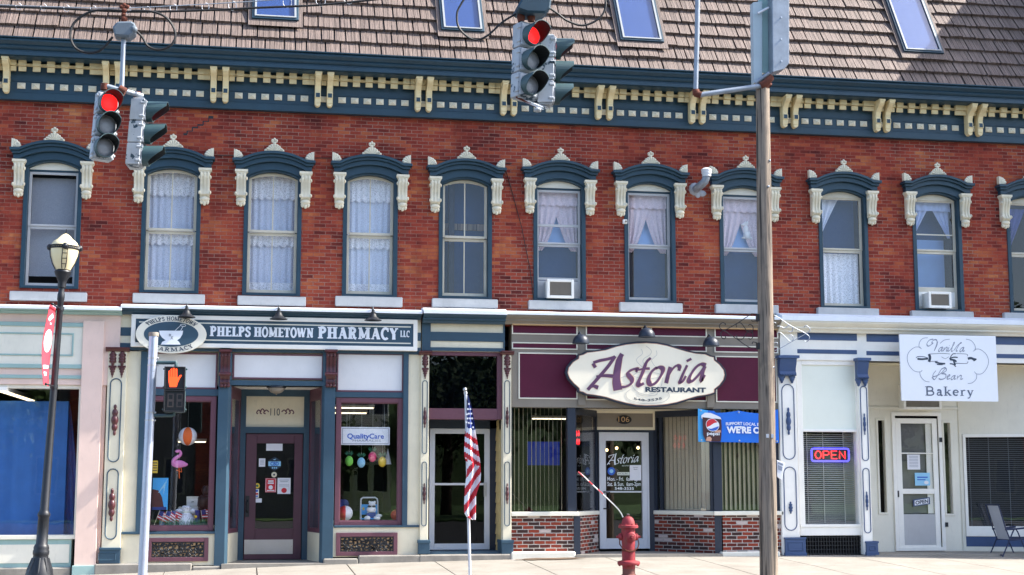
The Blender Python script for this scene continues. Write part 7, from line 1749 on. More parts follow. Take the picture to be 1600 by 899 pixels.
# galvanised post with the pedestrian signal
YP = -4.2; P_ = lambda px, py: at(px, py, YP); kp = P_(1, 700).x - P_(0, 700).x
zb_ = zg(P_(221, 900).x, YP); top = P_(240, 526); bot = Vector((P_(221.5, 920).x, YP, zb_)); ax = (top - bot).normalized(); ln = (top - bot).length
t = thing('signal_post', bot, 'round galvanised steel post with flat cap beside the pharmacy', 'post')
mb = MB(); mb.lathe([(7.6 * kp, 0), (7.6 * kp, ln)], bot, 20, ax); mb.lathe([(12 * kp, 0), (12 * kp, .03), (9 * kp, .05)], bot, 20, ax); mb.build('pole', paint('galv_tube', rgb(182, 190, 206), .3, .12, .3, metal=.5, scale=7), t, smooth=True)
mb = MB(); mb.lathe([(8.6 * kp, ln), (8.6 * kp, ln + .05), (8 * kp, ln + .06)], bot, 20, ax); mb.build('cap', M['taupe'], t, smooth=True)
mb = MB()
for py in (560, 571, 645, 657):
    p = bot + ax * ((P_(230, py).z - bot.z) / ax.z); mb.lathe([(8 * kp, -.012), (8 * kp, .012)], p, 20, ax); mb.ball(p + Vector((8.6 * kp, -.02, 0)), .016)
mb.build('strap', M['steel'], t)
a, b, c, e = rect(256.5, 573, 289.5, 609, YP - .2); e2 = rect(255.5, 608, 289, 644, YP - .2)
t = thing('pedestrian_signal', ((a + b) / 2, YP, e2[2]), 'pedestrian signal showing lit orange hand on post arm', 'pedestrian signal')
mb = MB(); mb.box(a, b, YP - .18, YP + .02, c + .003, e); mb.box(e2[0], e2[1], YP - .18, YP + .02, e2[2], c - .003)
for z in (c + .04, e - .03, e2[2] + .04): mb.ball((b + .012, YP - .1, z), .016); mb.ball((a - .012, YP - .1, z), .014)
mb.build('housing', M['visor'], t, bevel=.012)
mb = MB(); frame(mb, a, b, c + .003, e, .02, YP - .215, YP - .18); frame(mb, e2[0], e2[1], e2[2], c - .003, .02, YP - .215, YP - .18); mb.box(a + .02, b - .02, YP - .19, YP - .181, c + .02, e - .02); mb.build('door', M['black'], t, bevel=.004)
mb = MB(); mb.box(e2[0] + .02, e2[1] - .02, YP - .195, YP - .182, e2[2] + .02, c - .02)
mb.build('countdown_screen', M['visor_in'], t)
mb = MB()
for i in range(2):
    for j in range(2): x = e2[0] + .1 + i * .13; z = e2[2] + .12 + j * .10; frame(mb, x - .045, x + .045, z - .05, z + .05, .018, YP - .2, YP - .1951)
mb.build('countdown_digit', paint('dim_digit', rgb(64, 56, 54), .6, .05, 0), t)
PS = lambda x, y: (lambda q: (q.x, q.z))(at(150 + x / 4.0875, 460 + y / 4.0875, YP - .2))
mb = MB()
mb.prism([PS(*p) for p in [(470, 592), (463, 552), (463, 527), (522, 527), (524, 534), (535, 517), (546, 514), (547, 521), (534, 540), (522, 566), (515, 592)]], YP - .194, YP - .1905)
for x0, x1, y in ((463, 472.5, 487), (476, 487, 475), (490.5, 503, 468), (507, 519, 474)): mb.prism([PS(*p) for p in ((x0, 527.5), (x0, y + 4), (x0 + 3, y), (x1 - 3, y), (x1, y + 4), (x1, 527.5))], YP - .194, YP - .1905)
mb.build('hand_symbol', M['hand'], t)
mb = MB(); p = P_(244, 567); mb.tube([(bot + ax * ((p.z - bot.z) / ax.z)), (P_(270, 567).x, YP - .05, p.z), (P_(275, 568).x, YP - .08, p.z), (P_(275.5, 571).x, YP - .08, p.z - .04), (P_(275.5, 574).x, YP - .08, e)], .028, 10)
p = P_(240, 649.5); mb.tube([(bot + ax * ((p.z - bot.z) / ax.z)), (P_(268, 650).x, YP - .05, p.z), (P_(272, 649).x, YP - .08, p.z + .01), (P_(272.5, 646).x, YP - .08, e2[2])], .026, 10); mb.build('arm', M['visor'], t, smooth=True)

# flag on its pole
YF = -4.0; F_ = lambda px, py: at(px, py, YF); kf = F_(1, 700).x - F_(0, 700).x
bot = Vector((F_(734.5, 912).x, YF, zg(F_(734, 900).x, YF))); top = F_(727.5, 614)
t = thing('american_flag', bot, 'american flag hanging limp from thin white pole on the sidewalk', 'flag')
mb = MB(); mb.tube([bot, bot.lerp(top, .5), top], [2.6 * kf, 2.5 * kf, 2.2 * kf], 10); mb.build('pole', M['alu'], t, smooth=True)
mb = MB(); mb.ball(top + Vector((-.01, 0, .05)), .032); mb.lathe([(.03, -.02), (.03, .01), (.02, .02)], top, 12); mb.build('finial', M['steel'], t, smooth=True)
# outline of the folded cloth, as (left, right) photo columns at rows of a 3.744x crop from (690, 590)
rows = [(105, 148, 152), (140, 146, 164), (180, 143, 176), (230, 141, 184), (285, 138, 191), (330, 135, 196), (380, 132, 204), (430, 130, 210), (470, 132, 216), (510, 150, 220), (560, 146, 224), (610, 140, 222), (650, 136, 210), (690, 134, 196), (740, 131, 196), (790, 130, 194), (815, 142, 194), (832, 170, 192)]
NU, NV = 26, 90; gpts = []; cls = []
def row_at(v):
    y = 105 + (832 - 105) * v
    for (y0, l0, r0_), (y1, l1, r1_) in zip(rows, rows[1:]):
        if y <= y1: u = (y - y0) / (y1 - y0); return y, l0 + (l1 - l0) * u, r0_ + (r1_ - r0_) * u
    return y, rows[-1][1], rows[-1][2]
for j in range(NV + 1):
    y, l, r_ = row_at(j / NV); R_ = []
    for i in range(NU + 1):
        x = l + (r_ - l) * i / NU; q = at(690 + x / 3.744, 590 + y / 3.744, YF); R_.append((q.x, YF - .06 + .045 * math.sin(i / NU * 9 + j * .03) + .02 * math.sin(j * .11), q.z))
    gpts.append(R_)
mb = MB(); mb.sheet(gpts[::-1]); cl = mb.build('cloth', [M['flagred'], M['flagwhite'], M['flagblue']], t, smooth=True)
for p in cl.data.polygons:
    idx = p.index; jj = NV - 1 - idx // NU; ii = idx % NU
    y, l, r_ = row_at((jj + .5) / NV); x = l + (r_ - l) * (ii + .5) / NU
    if y < 290 + (x - 140) * .45 and y < 310 and x > 141 + (y - 105) * .0: m_ = 2 if x > 150 - (y - 105) * .06 else 1
    elif y < 470 + (x - 132) * .62:
        s_ = (y - (x - 132) * .75 - 282) / 30.5; m_ = 1 if int(s_) % 2 == 0 else 0
    else:
        s_ = (y + (x - 132) * 1.55 - 470) / 46; m_ = 0 if int(s_) % 2 == 0 else 1
    p.material_index = m_
mb = MB()
for (x, y) in ((160, 155), (154, 185), (168, 185), (160, 212), (174, 212), (152, 240), (166, 240), (178, 240), (160, 266), (174, 268), (184, 292), (148, 215), (146, 262)):
    q = at(690 + x / 3.744, 590 + y / 3.744, YF - .13); mb.prism([(q.x + .022 * (1 if i % 2 else .42) * math.sin(i * .628), q.z + .022 * (1 if i % 2 else .42) * math.cos(i * .628)) for i in range(10)], YF - .129, YF - .127)
mb.build('stars', M['flagwhite'], t)

# fire hydrant
YH = -4.05; h = at(981, 880, YH); kh = at(982, 800, YH).x - at(981, 800, YH).x; hb = Vector((at(982.5, 900, YH).x, YH, zg(h.x, YH)))
zz = lambda py: at(982, py, YH).z - hb.z
t = thing('fire_hydrant', hb, 'weathered red fire hydrant with striped marker rod on the sidewalk', 'hydrant')
mb = MB(); mb.lathe([(11 * kh, 0), (11 * kh, .05), (9.5 * kh, .06), (9.4 * kh, zz(888))], hb, 24); mb.build('lower_barrel', paint('hydrant_lower', rgb(112, 66, 60), .7, .2, .5), t, smooth=True)
mb = MB(); mb.lathe([(9.6 * kh, zz(889)), (9.8 * kh, zz(884)), (16 * kh, zz(883)), (17 * kh, zz(881.5)), (17 * kh, zz(878.5)), (16 * kh, zz(877)), (10 * kh, zz(875.5)), (10 * kh, zz(852)), (10.4 * kh, zz(846)), (10.4 * kh, zz(830)), (10.2 * kh, zz(826)), (15 * kh, zz(825)), (15 * kh, zz(821.5)), (14 * kh, zz(820.5)), (10.5 * kh, zz(820)), (9.8 * kh, zz(815)), (8 * kh, zz(810.5)), (5 * kh, zz(807.5)), (2.2 * kh, zz(806.5)), (2.0 * kh, zz(804))], hb, 24)
for i in range(8):
    a = i * math.pi / 4 + .2; mb.lathe([(.014, 0), (.014, .02)], hb + Vector((15 * kh * math.cos(a), 15 * kh * math.sin(a), zz(884.5))), 6); mb.lathe([(.012, 0), (.012, .02)], hb + Vector((13 * kh * math.cos(a), 13 * kh * math.sin(a), zz(820.5))), 6)
mb.build('barrel', M['hyd'], t, smooth=True)
mb = MB(); mb.lathe([(.02, zz(805)), (.02, zz(803.2)), (.01, zz(803))], hb, 5); mb.build('operating_nut', M['steel'], t)
for d, sz in (((-1, .12, 0), .72), ((1, -.12, 0), .72), ((.12, -1, 0), 1.0)):
    d = Vector(d).normalized(); c_ = hb + Vector((0, 0, zz(839)))
    mb = MB(); r0_ = 7.0 * kh * sz; o_ = 7.6 * kh
    mb.lathe([(r0_ * .9, o_ * .6), (r0_ * .9, o_ + .02), (r0_ * 1.12, o_ + .025), (r0_ * 1.12, o_ + .05), (r0_ * .95, o_ + .06), (r0_ * .8, o_ + .075), (r0_ * .42, o_ + .08), (r0_ * .38, o_ + .105), (r0_ * .3, o_ + .11)], c_, 18, d); mb.build('outlet_cap', M['hyd'], t, smooth=True)
mb = MB(); cz_ = hb + Vector((0, 0, 0))
for s_ in (-1, 1):
    P = [Vector((hb.x + s_ * a * kh, YH - b * kh, hb.z + zz(y))) for a, b, y in ((14, 2, 842), (15, 5, 850), (12, 9, 856), (6, 11.5, 860), (0, 11.5, 862))]
    n_ = 30
    pts = []
    for i in range(n_):
        u = i / (n_ - 1) * (len(P) - 1); k_ = min(int(u), len(P) - 2); pts.append(P[k_].lerp(P[k_ + 1], u - k_))
    for i, p in enumerate(pts): mb.ball(p, .009 if i % 2 else .011, .009, .009, 6, 4)
mb.lathe([(10.6 * kh, zz(861.5)), (10.8 * kh, zz(860.5)), (10.6 * kh, zz(859.5))], hb, 20); mb.build('chain', M['rust'], t)
A0, A1 = [], []
RP = [at(x, y, YH) for x, y in ((973.5, 808.5), (971, 803), (967, 797), (960, 789.5), (950, 780), (938, 769), (924, 756), (914, 746), (903.5, 737.5))]
mb = MB(); mb.tube(RP, .009, 8); rod = mb.build('marker_rod', M['white'], t, smooth=True)
for a, b in (((903.5, 737.5), (912, 745)), ((920, 752), (926, 757.8)), ((934, 765), (942, 772.5))):
    p, q = at(*a, YH), at(*b, YH); mb = MB(); mb.tube([p, q], .0105, 8); mb.build('red_band', M['red'], rod)

# utility pole
YU = -4.2; U_ = lambda px, py: at(px, py, YU); ku = U_(1196, 700).x - U_(1195, 700).x
bx = U_(1201.5, 905); bot = Vector((bx.x, YU, zg(bx.x, YU))); top = U_(1191.5, 136)
t = thing('utility_pole', bot, 'weathered grey-brown wooden utility pole in front of the bakery corner', 'utility pole')
mb = MB(); n = 14
mb.tube([bot + Vector((0, 0, -.2))] + [bot.lerp(top, i / n) for i in range(n + 1)], [13.6 * ku] + [(13.4 - 3.0 * i / n) * ku for i in range(n + 1)], 22); mb.build('shaft', M['polewood'], t, smooth=True)
mb = MB()
for py, a in ((258, .6), (300, .3), (690, -.3), (692, .4), (585, .8)): p = bot.lerp(top, (905 - py) / 769); mb.ball(p + Vector((math.sin(a) * .12, -math.cos(a) * .12, 0)), .02, .02, .02, 8, 5)
mb.build('bolt', M['galv'], t)
mb = MB(); p = bot.lerp(top, (905 - 691) / 769)
for dx in (-.06, .02): mb.hexa([(p.x + dx, p.y - .135, p.z - .03), (p.x + dx + .04, p.y - .139, p.z - .03), (p.x + dx + .04, p.y - .12, p.z - .03), (p.x + dx, p.y - .12, p.z - .03), (p.x + dx, p.y - .135, p.z + .03), (p.x + dx + .04, p.y - .139, p.z + .03), (p.x + dx + .04, p.y - .12, p.z + .03), (p.x + dx, p.y - .12, p.z + .03)])
mb.build('tag', M['alu'], t)
a, b = U_(1212, 719), U_(1222, 751); t = thing('flyer_sleeve', (a.x, YU, b.z), 'white paper flyer box nailed to side of utility pole', 'flyer')
mb = MB(); mb.prism([(a.x, a.z), (U_(1224, 724).x, U_(1224, 724).z), (U_(1219.5, 751).x, b.z), (U_(1212, 745).x, U_(1212, 745).z)], YU - .06, YU - .03); mb.build('sleeve', M['paper'], t, bevel=.004)
mb = MB(); mb.prism([(lambda q: (q.x, q.z))(U_(*p)) for p in ((1214, 722), (1221.5, 725), (1221, 728), (1213.5, 725))], YU - .064, YU - .0605); mb.prism([(lambda q: (q.x, q.z))(U_(*p)) for p in ((1214, 727), (1220.5, 730), (1219.5, 736), (1214, 734))], YU - .064, YU - .0605); mb.build('print', M['greyink'], t)
# wrought iron scroll brackets either side of the pole
W = lambda a, b, Yq=YU: at(1110 + a / 9.99, 480 + b / 9.99, Yq)
def scroll_bracket(strokes, mat, label, plates):
    q = W(*strokes[0][0]); t = thing('iron_bracket', q, label, 'iron bracket'); mb = MB()
    for s_ in strokes: mb.tube([W(*p) for p in smooth(s_, 5)], .007, 6)
    mb.build('scrollwork', mat, t, smooth=True)
    mb = MB()
    for (x0, y0, x1, y1) in plates: a, b = W(x0, y0), W(x1, y1); mb.box(a.x, b.x, YU - .05, YU + .05, a.z, b.z)
    mb.build('mounting_plate', M['black'], t, bevel=.004); return t
scroll_bracket([[(740, 115), (660, 105), (620, 120), (440, 240), (260, 345)], [(740, 640), (600, 625), (400, 490), (200, 360), (150, 330), (145, 280), (190, 243), (235, 262), (225, 285)], [(260, 345), (170, 390), (170, 460), (205, 497), (238, 480), (228, 455)],
                [(640, 205), (660, 222), (720, 212)], [(650, 580), (665, 545), (725, 560)], [(410, 320), (405, 270), (450, 240), (500, 275), (560, 360), (620, 400), (660, 370), (665, 310), (625, 270), (590, 290)], [(410, 430), (415, 480), (460, 512), (510, 490), (570, 400), (620, 360), (660, 400), (660, 470), (625, 503), (595, 485)]], M['black'], 'black wrought iron scroll bracket on left side of utility pole', [(722, 115, 750, 225), (726, 560, 755, 660)])
scroll_bracket([[(975, 125), (1040, 150), (1250, 290), (1470, 405), (1540, 460), (1530, 520), (1490, 545), (1460, 520)], [(980, 690), (1080, 650), (1260, 545), (1360, 490), (1540, 385), (1545, 330), (1495, 290), (1460, 315)], [(985, 240), (1015, 245), (1020, 260)], [(990, 560), (1040, 555), (1045, 580)],
                [(1040, 420), (1090, 400), (1170, 470), (1250, 540), (1295, 500), (1270, 440), (1225, 440)], [(1040, 300), (1090, 300), (1160, 330), (1230, 285), (1285, 320), (1275, 380), (1215, 385)]], M['galv'], 'sunlit wrought iron scroll bracket on right side of utility pole', [(965, 115, 985, 200), (975, 640, 990, 710)])  # paler material than the left bracket: sunlight put into the colour
# steel channel sign housing and pipes at the pole top
q = U_(1200, 122)
t = thing('sign_housing', q, 'galvanised steel sign housing seen from behind above utility pole', 'sign')
PZ = lambda a, b, Yq=YU: at(1060 + a / 4.994, b / 4.994, Yq)
zt_ = PZ(650, -120).z
mb = MB(); pr = [PZ(705, -120), PZ(838, -120), PZ(838, 515), PZ(800, 560), PZ(712, 585)]; mb.prism([(p.x, p.z) for p in pr], YU - .16, YU + .14); mb.build('side_channel', M['galv'], t, bevel=.008)
mb = MB(); pr = [PZ(580, 20), PZ(655, 10), PZ(655, 630), PZ(590, 650)]; mb.prism([(p.x, p.z) for p in pr], YU + .0, YU + .14); mb.build('side_channel', M['galv'], t, bevel=.006)
mb = MB(); a, b = PZ(650, 560), PZ(712, 60); mb.box(a.x, b.x, YU + .06, YU + .1, a.z, b.z + .9); mb.build('back_sheet', M['sage'], t); t.children[-1].data.materials[0] = paint('housing_sheet', rgb(170, 184, 190), .5, .08, .2)
mb = MB(); p, q2 = PZ(620, 105, YU - .06), PZ(705, 60, YU - .06); mb.tube([p, q2], .02, 8); mb.build('brace', M['alu'], t)
mb = MB()
for x_, y_ in ((775, 160), (775, 330), (778, 500), (690, -30)): c_ = PZ(x_, y_); mb.lathe([(.014, 0), (.014, .012)], (c_.x, YU - .16, c_.z), 8, (0, -1, 0))
mb.build('bolt', M['steel'], t)
t = thing('pipe_bracket', PZ(140, 730), 'bent galvanised pipe arm with rusty elbows at the utility pole top', 'pipe')
mb = MB(); mb.tube([PZ(135, 705), PZ(145, 300), PZ(152, -150)], .042, 12); mb.tube([PZ(165, 742, YU - .05), PZ(640, 672, YU - .08)], .042, 12); mb.tube([PZ(600, 650, YU - .05), PZ(710, 570, YU - .12)], .03, 10); mb.build('pipe', M['galv'], t, smooth=True)
mb = MB(); mb.ball(PZ(140, 725, YU - .02), .062, .062, .065, 12, 8); mb.tube([PZ(135, 700), PZ(138, 740)], .058, 12); mb.tube([PZ(130, 730, YU - .02), PZ(178, 745, YU - .05)], .056, 12)
mb.tube([PZ(640, 672, YU - .08), PZ(680, 650, YU - .1), PZ(725, 600, YU - .1)], .062, 12); mb.tube([PZ(675, 690, YU - .06), PZ(700, 660, YU - .06), PZ(715, 670, YU - .05)], .05, 10); mb.build('elbow', M['rust'], t, smooth=True)

# ================================================================== traffic signals
def head(parent, c, nrm, lit, sec=.25, wd=.25, dp=.17, tilt=0.0, vis=.21):
    """three section signal head: c centre of its face, nrm the way it looks"""
    nrm = Vector(nrm).normalized(); R_ = Vector((0, 0, 1)).cross(-nrm).normalized() * -1; U2 = Vector((0, 0, 1))
    R_ = nrm.cross(Vector((0, 0, 1))).normalized() * -1       # viewer's right when facing the head
    rot = Matrix.Rotation(tilt, 3, Vector((0, 1, 0))); U2 = rot @ Vector((0, 0, 1)); R_ = (R_ - U2 * R_.dot(U2)).normalized()
    P = lambda r, n, u: c + R_ * r + nrm * n + U2 * u
    def bx(mb, r0, r1, n0, n1, u0, u1):
        mb.hexa([P(r0, n1, u0), P(r1, n1, u0), P(r1, n0, u0), P(r0, n0, u0), P(r0, n1, u1), P(r1, n1, u1), P(r1, n0, u1), P(r0, n0, u1)])
    mb = MB()
    for i in (-1, 0, 1): bx(mb, -wd / 2, wd / 2, -dp, 0, i * sec - sec / 2 + .004, i * sec + sec / 2 - .004); bx(mb, -wd / 2 + .012, wd / 2 - .012, 0, .018, i * sec - sec / 2 + .014, i * sec + sec / 2 - .014)
    for i in (-1, 0, 1):
        for s_ in (-1, 1): bx(mb, s_ * wd / 2 - .012, s_ * wd / 2 + .012, -.05, .01, i * sec + .06, i * sec + .09); bx(mb, s_ * wd / 2 - .012, s_ * wd / 2 + .012, -.05, .01, i * sec - .09, i * sec - .06)
    bx(mb, -wd / 2 + .02, wd / 2 - .02, -dp + .01, -.01, 1.5 * sec - .004, 1.5 * sec + .012); bx(mb, -wd / 2 + .02, wd / 2 - .02, -dp + .01, -.01, -1.5 * sec - .012, -1.5 * sec + .004)
    h = mb.build('signal_head', M['peel'], parent, bevel=.008)
    for i in (1, 0, -1):
        cc_ = P(0, 0, i * sec); r_ = .1
        mb = MB(); mb.lathe([(r_, .019), (r_ * .9, .032), (r_ * .6, .042), (r_ * .2, .047), (0, .048)], cc_, 20, nrm); mb.build('lens', lit if (i == 1 and lit) else M['lens_off'], h, smooth=True)
        mb = MB(); n_ = 28; o_, n2 = [], []
        for k in range(n_ + 1):
            a = 2 * math.pi * k / n_; up = math.cos(a); L2 = vis * (.30 + .70 * max(0, min(1, (up + .75) / 1.15)) ** 1.2) if True else vis
            o_.append((a, L2))
        for (ra, rb, mi) in ((.116, .108, 0),):
            for k in range(n_):
                (a0, l0), (a1, l1) = o_[k], o_[k + 1]
                q = lambda a, l, r: P(r * math.sin(a), .018 + l, i * sec + r * math.cos(a))
                mb.cur = 0; mb.add([q(a0, 0, ra), q(a1, 0, ra), q(a1, l1, ra), q(a0, l0, ra)], [(0, 1, 2, 3)])
                mb.cur = 1; mb.add([q(a0, 0, rb), q(a1, 0, rb), q(a1, l1, rb), q(a0, l0, rb)], [(3, 2, 1, 0)])
                mb.cur = 0; mb.add([q(a0, l0, ra), q(a1, l1, ra), q(a1, l1, rb), q(a0, l0, rb)], [(0, 1, 2, 3)])
        mb.build('visor', [M['visor'], M['visor_in']], h, smooth=True)
    return h
YA = -10.4; A_ = lambda px, py, dy=0: at(px, py, YA + dy)
t = thing('traffic_signal', A_(192, 140), 'pair of hanging traffic signals left above the street lamp showing red', 'traffic signal', None)
head(t, A_(165.5, 196.5), (math.sin(RAD(20)), -math.cos(RAD(20)), 0), M['red_lamp'], .247, .236, .12, RAD(3.2))
head(t, A_(225, 209.5, .22), (math.cos(RAD(6)), -math.sin(RAD(6)), 0), M['red_lamp'], .25, .25, .15, RAD(3.2), .215)
mb = MB(); mb.tube([A_(193.5, 58), A_(190, 141)], .026, 12); mb.tube([A_(159, 133), A_(190, 141), A_(222, 150, .2)], .028, 12); mb.build('hanger_pipe', M['galv'], t, smooth=True)
mb = MB(); mb.tube([A_(186, 139), A_(196, 145)], .05, 12); mb.lathe([(.04, 0), (.04, .06)], A_(214, 152, .2), 10); mb.lathe([(.04, -.02), (.04, .05)], A_(163, 138), 10)
for a, b, r_ in ((194, 8, .02), (190, 11, .022), (199, 11, .022), (194, 17, .028), (193, 23, .022), (194, 30, .032), (193, 35, .026)): mb.ball(A_(a, b), r_ * 1.2, r_, r_ * 1.1, 8, 6)
mb.tube([A_(194, 6), A_(194, 40)], .014, 8); mb.build('clamp', M['rust'], t, smooth=True)
mb = MB(); pr = [(177, 46), (184, 37.5), (206, 37), (213, 41), (212, 55), (203, 62), (180, 60)]; mb.prism([(lambda q: (q.x, q.z))(A_(*p)) for p in pr], YA - .1, YA + .1); mb.ball(A_(209, 46, -.08), .04, .04, .04); mb.build('junction_box', M['greymetal'], t, bevel=.02)
YC = -11.6; C_ = lambda px, py, dy=0: at(px, py, YC + dy)
t = thing('traffic_signal', C_(830, 30), 'cluster of two peeling silver traffic signals hanging top centre showing red', 'traffic signal', None)
head(t, C_(827.5, 95), (math.sin(RAD(22)), -math.cos(RAD(22)), 0), M['red_lamp'], .272, .27, .15, RAD(2.2), .22)
head(t, C_(864, 112, .12), (math.cos(RAD(6)), -math.sin(RAD(6)), 0), M['red_lamp'], .25, .24, .17, RAD(1.5), .20)
mb = MB(); mb.hexa([C_(805, 153), C_(848, 172, -.02), C_(862, 168, .25), C_(815, 152, .25), C_(805, 150), C_(849, 168, -.02), C_(862, 163, .25), C_(815, 149, .25)]); mb.ball(C_(840, 172), .04, .05, .025); mb.build('bottom_bracket', M['peel'], t); mb = MB(); mb.tube([C_(806, 151.5), C_(846, 171)], .012, 6); mb.build('rusty_edge', M['rust'], t, smooth=True)
mb = MB(); pr = [(804, 18), (812, 3), (830, -8), (852, -8), (858, 4), (856, 20), (848, 27), (820, 26), (808, 22)]; mb.prism([(lambda q: (q.x, q.z))(C_(*p)) for p in pr], YC - .15, YC + .15); mb.build('junction_box', M['teal'], t, bevel=.02)
mb = MB()
for a in (814, 830): mb.lathe([(.035, -.05), (.045, .0), (.035, .04)], C_(a, 27), 10)
mb.tube([C_(832, -10), C_(832, -60)], .03, 10); mb.build('clamp', M['rust'], t, smooth=True)
# span wires and signal cable
def wire(name, pts, r_, mat, label, cat, Yq, n=8):
    P = [at(x, y, Yq) for x, y in smooth(pts, n)]; mb = MB(); mb.tube(P, r_, 6); return tag(mb.build(name, mat, None, smooth=True), label, cat)
wire('span_wire', [(-150, 3), (0, 8), (100, 11.5), (180, 13), (240, 11), (400, 2), (560, -12)], .0055, M['galv'], 'thin steel span wire over the left traffic signals', 'wire', YA)
sw_ = wire('signal_cable', [(-150, 7), (0, 10.5), (100, 14), (180, 18), (240, 18.5), (330, 16), (400, 12.5), (500, 8), (590, -1), (650, -8)], .013, M['cable'], 'thick black signal cable lashed under the span wire', 'cable', YA)
P0 = [(29, 8, 12), (68, 9, 13), (104, 11, 15), (146, 12, 17), (200, 13, 18), (230, 13, 18), (271, 9, 16), (321, 7, 15), (363, 4, 14), (449, -2, 10), (501, -6, 8), (545, -12, 5)]
for x, y0, y1 in P0:
    c_ = A_(x, (y0 + y1) / 2); mb = MB(); r_ = .026 + abs(y1 - y0) * .003
    mb.tube([c_ + Vector((r_ * .8 * math.sin(a * .62), .01 * math.cos(a * .3), r_ * math.cos(a * .62))) for a in range(9)], .004, 5); mb.build('cable_ring', M['alu'], None); tag(COL.objects[-1], 'small pale lashing ring hung on the span wire', 'cable ring', 'lashing rings on the span wire')
wire('cable_loop', [(190, 17), (165, 16), (140, 19), (116, 36), (110, 56), (118, 75), (138, 83), (158, 78), (176, 58)], .014, M['cable'], 'black cable loop left of the hanging signal box', 'cable', YA - .02)
wire('cable_loop', [(205, 17), (240, 19), (262, 30), (274, 52), (268, 70), (250, 78), (232, 73), (222, 58), (211, 47)], .014, M['cable'], 'black cable loop right of the hanging signal box', 'cable', YA - .02)
wire('cable_loop', [(735, -14), (722, 4), (714, 22), (718, 45), (739, 62), (760, 57), (785, 35), (806, 22)], .012, M['cable'], 'black cable loop left of the centre traffic signals', 'cable', YC - .02)
wire('cable_loop', [(856, 11), (872, 22), (887, 33), (911, 40), (935, 30), (946, 12), (944, -10)], .012, M['cable'], 'black cable loop right of the centre traffic signals', 'cable', YC - .02)

# ================================================================== lawn chair at right edge
YQ = -.25; Q = lambda a, b, dy=0: at(1540 + a / 6.967, 770 + b / 6.967, YQ + dy)
zc = zg(Q(240, 700).x, YQ)
t = thing('lawn_chair', (Q(300, 700).x, YQ, zc), 'folding blue lawn chair with pale webbing beside bakery window', 'chair')
wdt = .5
mb = MB()
for dy in (0, wdt):
    f_ = lambda a, b: (lambda q: (q.x, YQ + dy - .0, q.z))(Q(a, b))
    mb.tube([f_(140, 135), f_(215, 380), f_(270, 520)], .013, 8); mb.tube([f_(180, 712), f_(300, 420), f_(312, 395)], .013, 8); mb.tube([f_(470, 712), f_(350, 430), f_(330, 395)], .013, 8)
    mb.tube([f_(215, 402), f_(330, 395), f_(470, 380)], .018, 8); mb.tube([f_(262, 520), f_(500, 500)], .013, 8)
P4 = Q(180, 712); mb.tube([(P4.x, YQ, zc + .02), (P4.x, YQ + wdt, zc + .02)], .013, 8); P4 = Q(140, 135); mb.tube([(P4.x, YQ, P4.z), (P4.x, YQ + wdt, P4.z)], .013, 8)
mb.build('frame', M['chairblue'], t, smooth=True)
mb = MB(); a, b = Q(150, 140), Q(268, 515); mb.hexa([(a.x, YQ + .03, a.z), (a.x, YQ + wdt - .03, a.z), (a.x + .012, YQ + wdt - .03, a.z), (a.x + .012, YQ + .03, a.z), (b.x, YQ + .03, b.z), (b.x, YQ + wdt - .03, b.z), (b.x + .012, YQ + wdt - .03, b.z), (b.x + .012, YQ + .03, b.z)]); mb.build('backrest', M['chairweb'], t)
mb = MB(); 
for u0 in (.04, .36): mb.hexa([(a.x + .014, YQ + u0, a.z), (a.x + .014, YQ + u0 + .1, a.z), (a.x + .018, YQ + u0 + .1, a.z), (a.x + .018, YQ + u0, a.z), (b.x + .014, YQ + u0, b.z), (b.x + .014, YQ + u0 + .1, b.z), (b.x + .018, YQ + u0 + .1, b.z), (b.x + .018, YQ + u0, b.z)])
mb.build('blue_band', M['chairblue'], t)
mb = MB(); c_, e_ = Q(262, 518), Q(500, 500); mb.hexa([(c_.x, YQ + .03, c_.z), (e_.x, YQ + .03, e_.z), (e_.x, YQ + wdt - .03, e_.z), (c_.x, YQ + wdt - .03, c_.z), (c_.x, YQ + .03, c_.z + .012), (e_.x, YQ + .03, e_.z + .012), (e_.x, YQ + wdt - .03, e_.z + .012), (c_.x, YQ + wdt - .03, c_.z + .012)]); mb.build('seat', M['chairblue'], t)

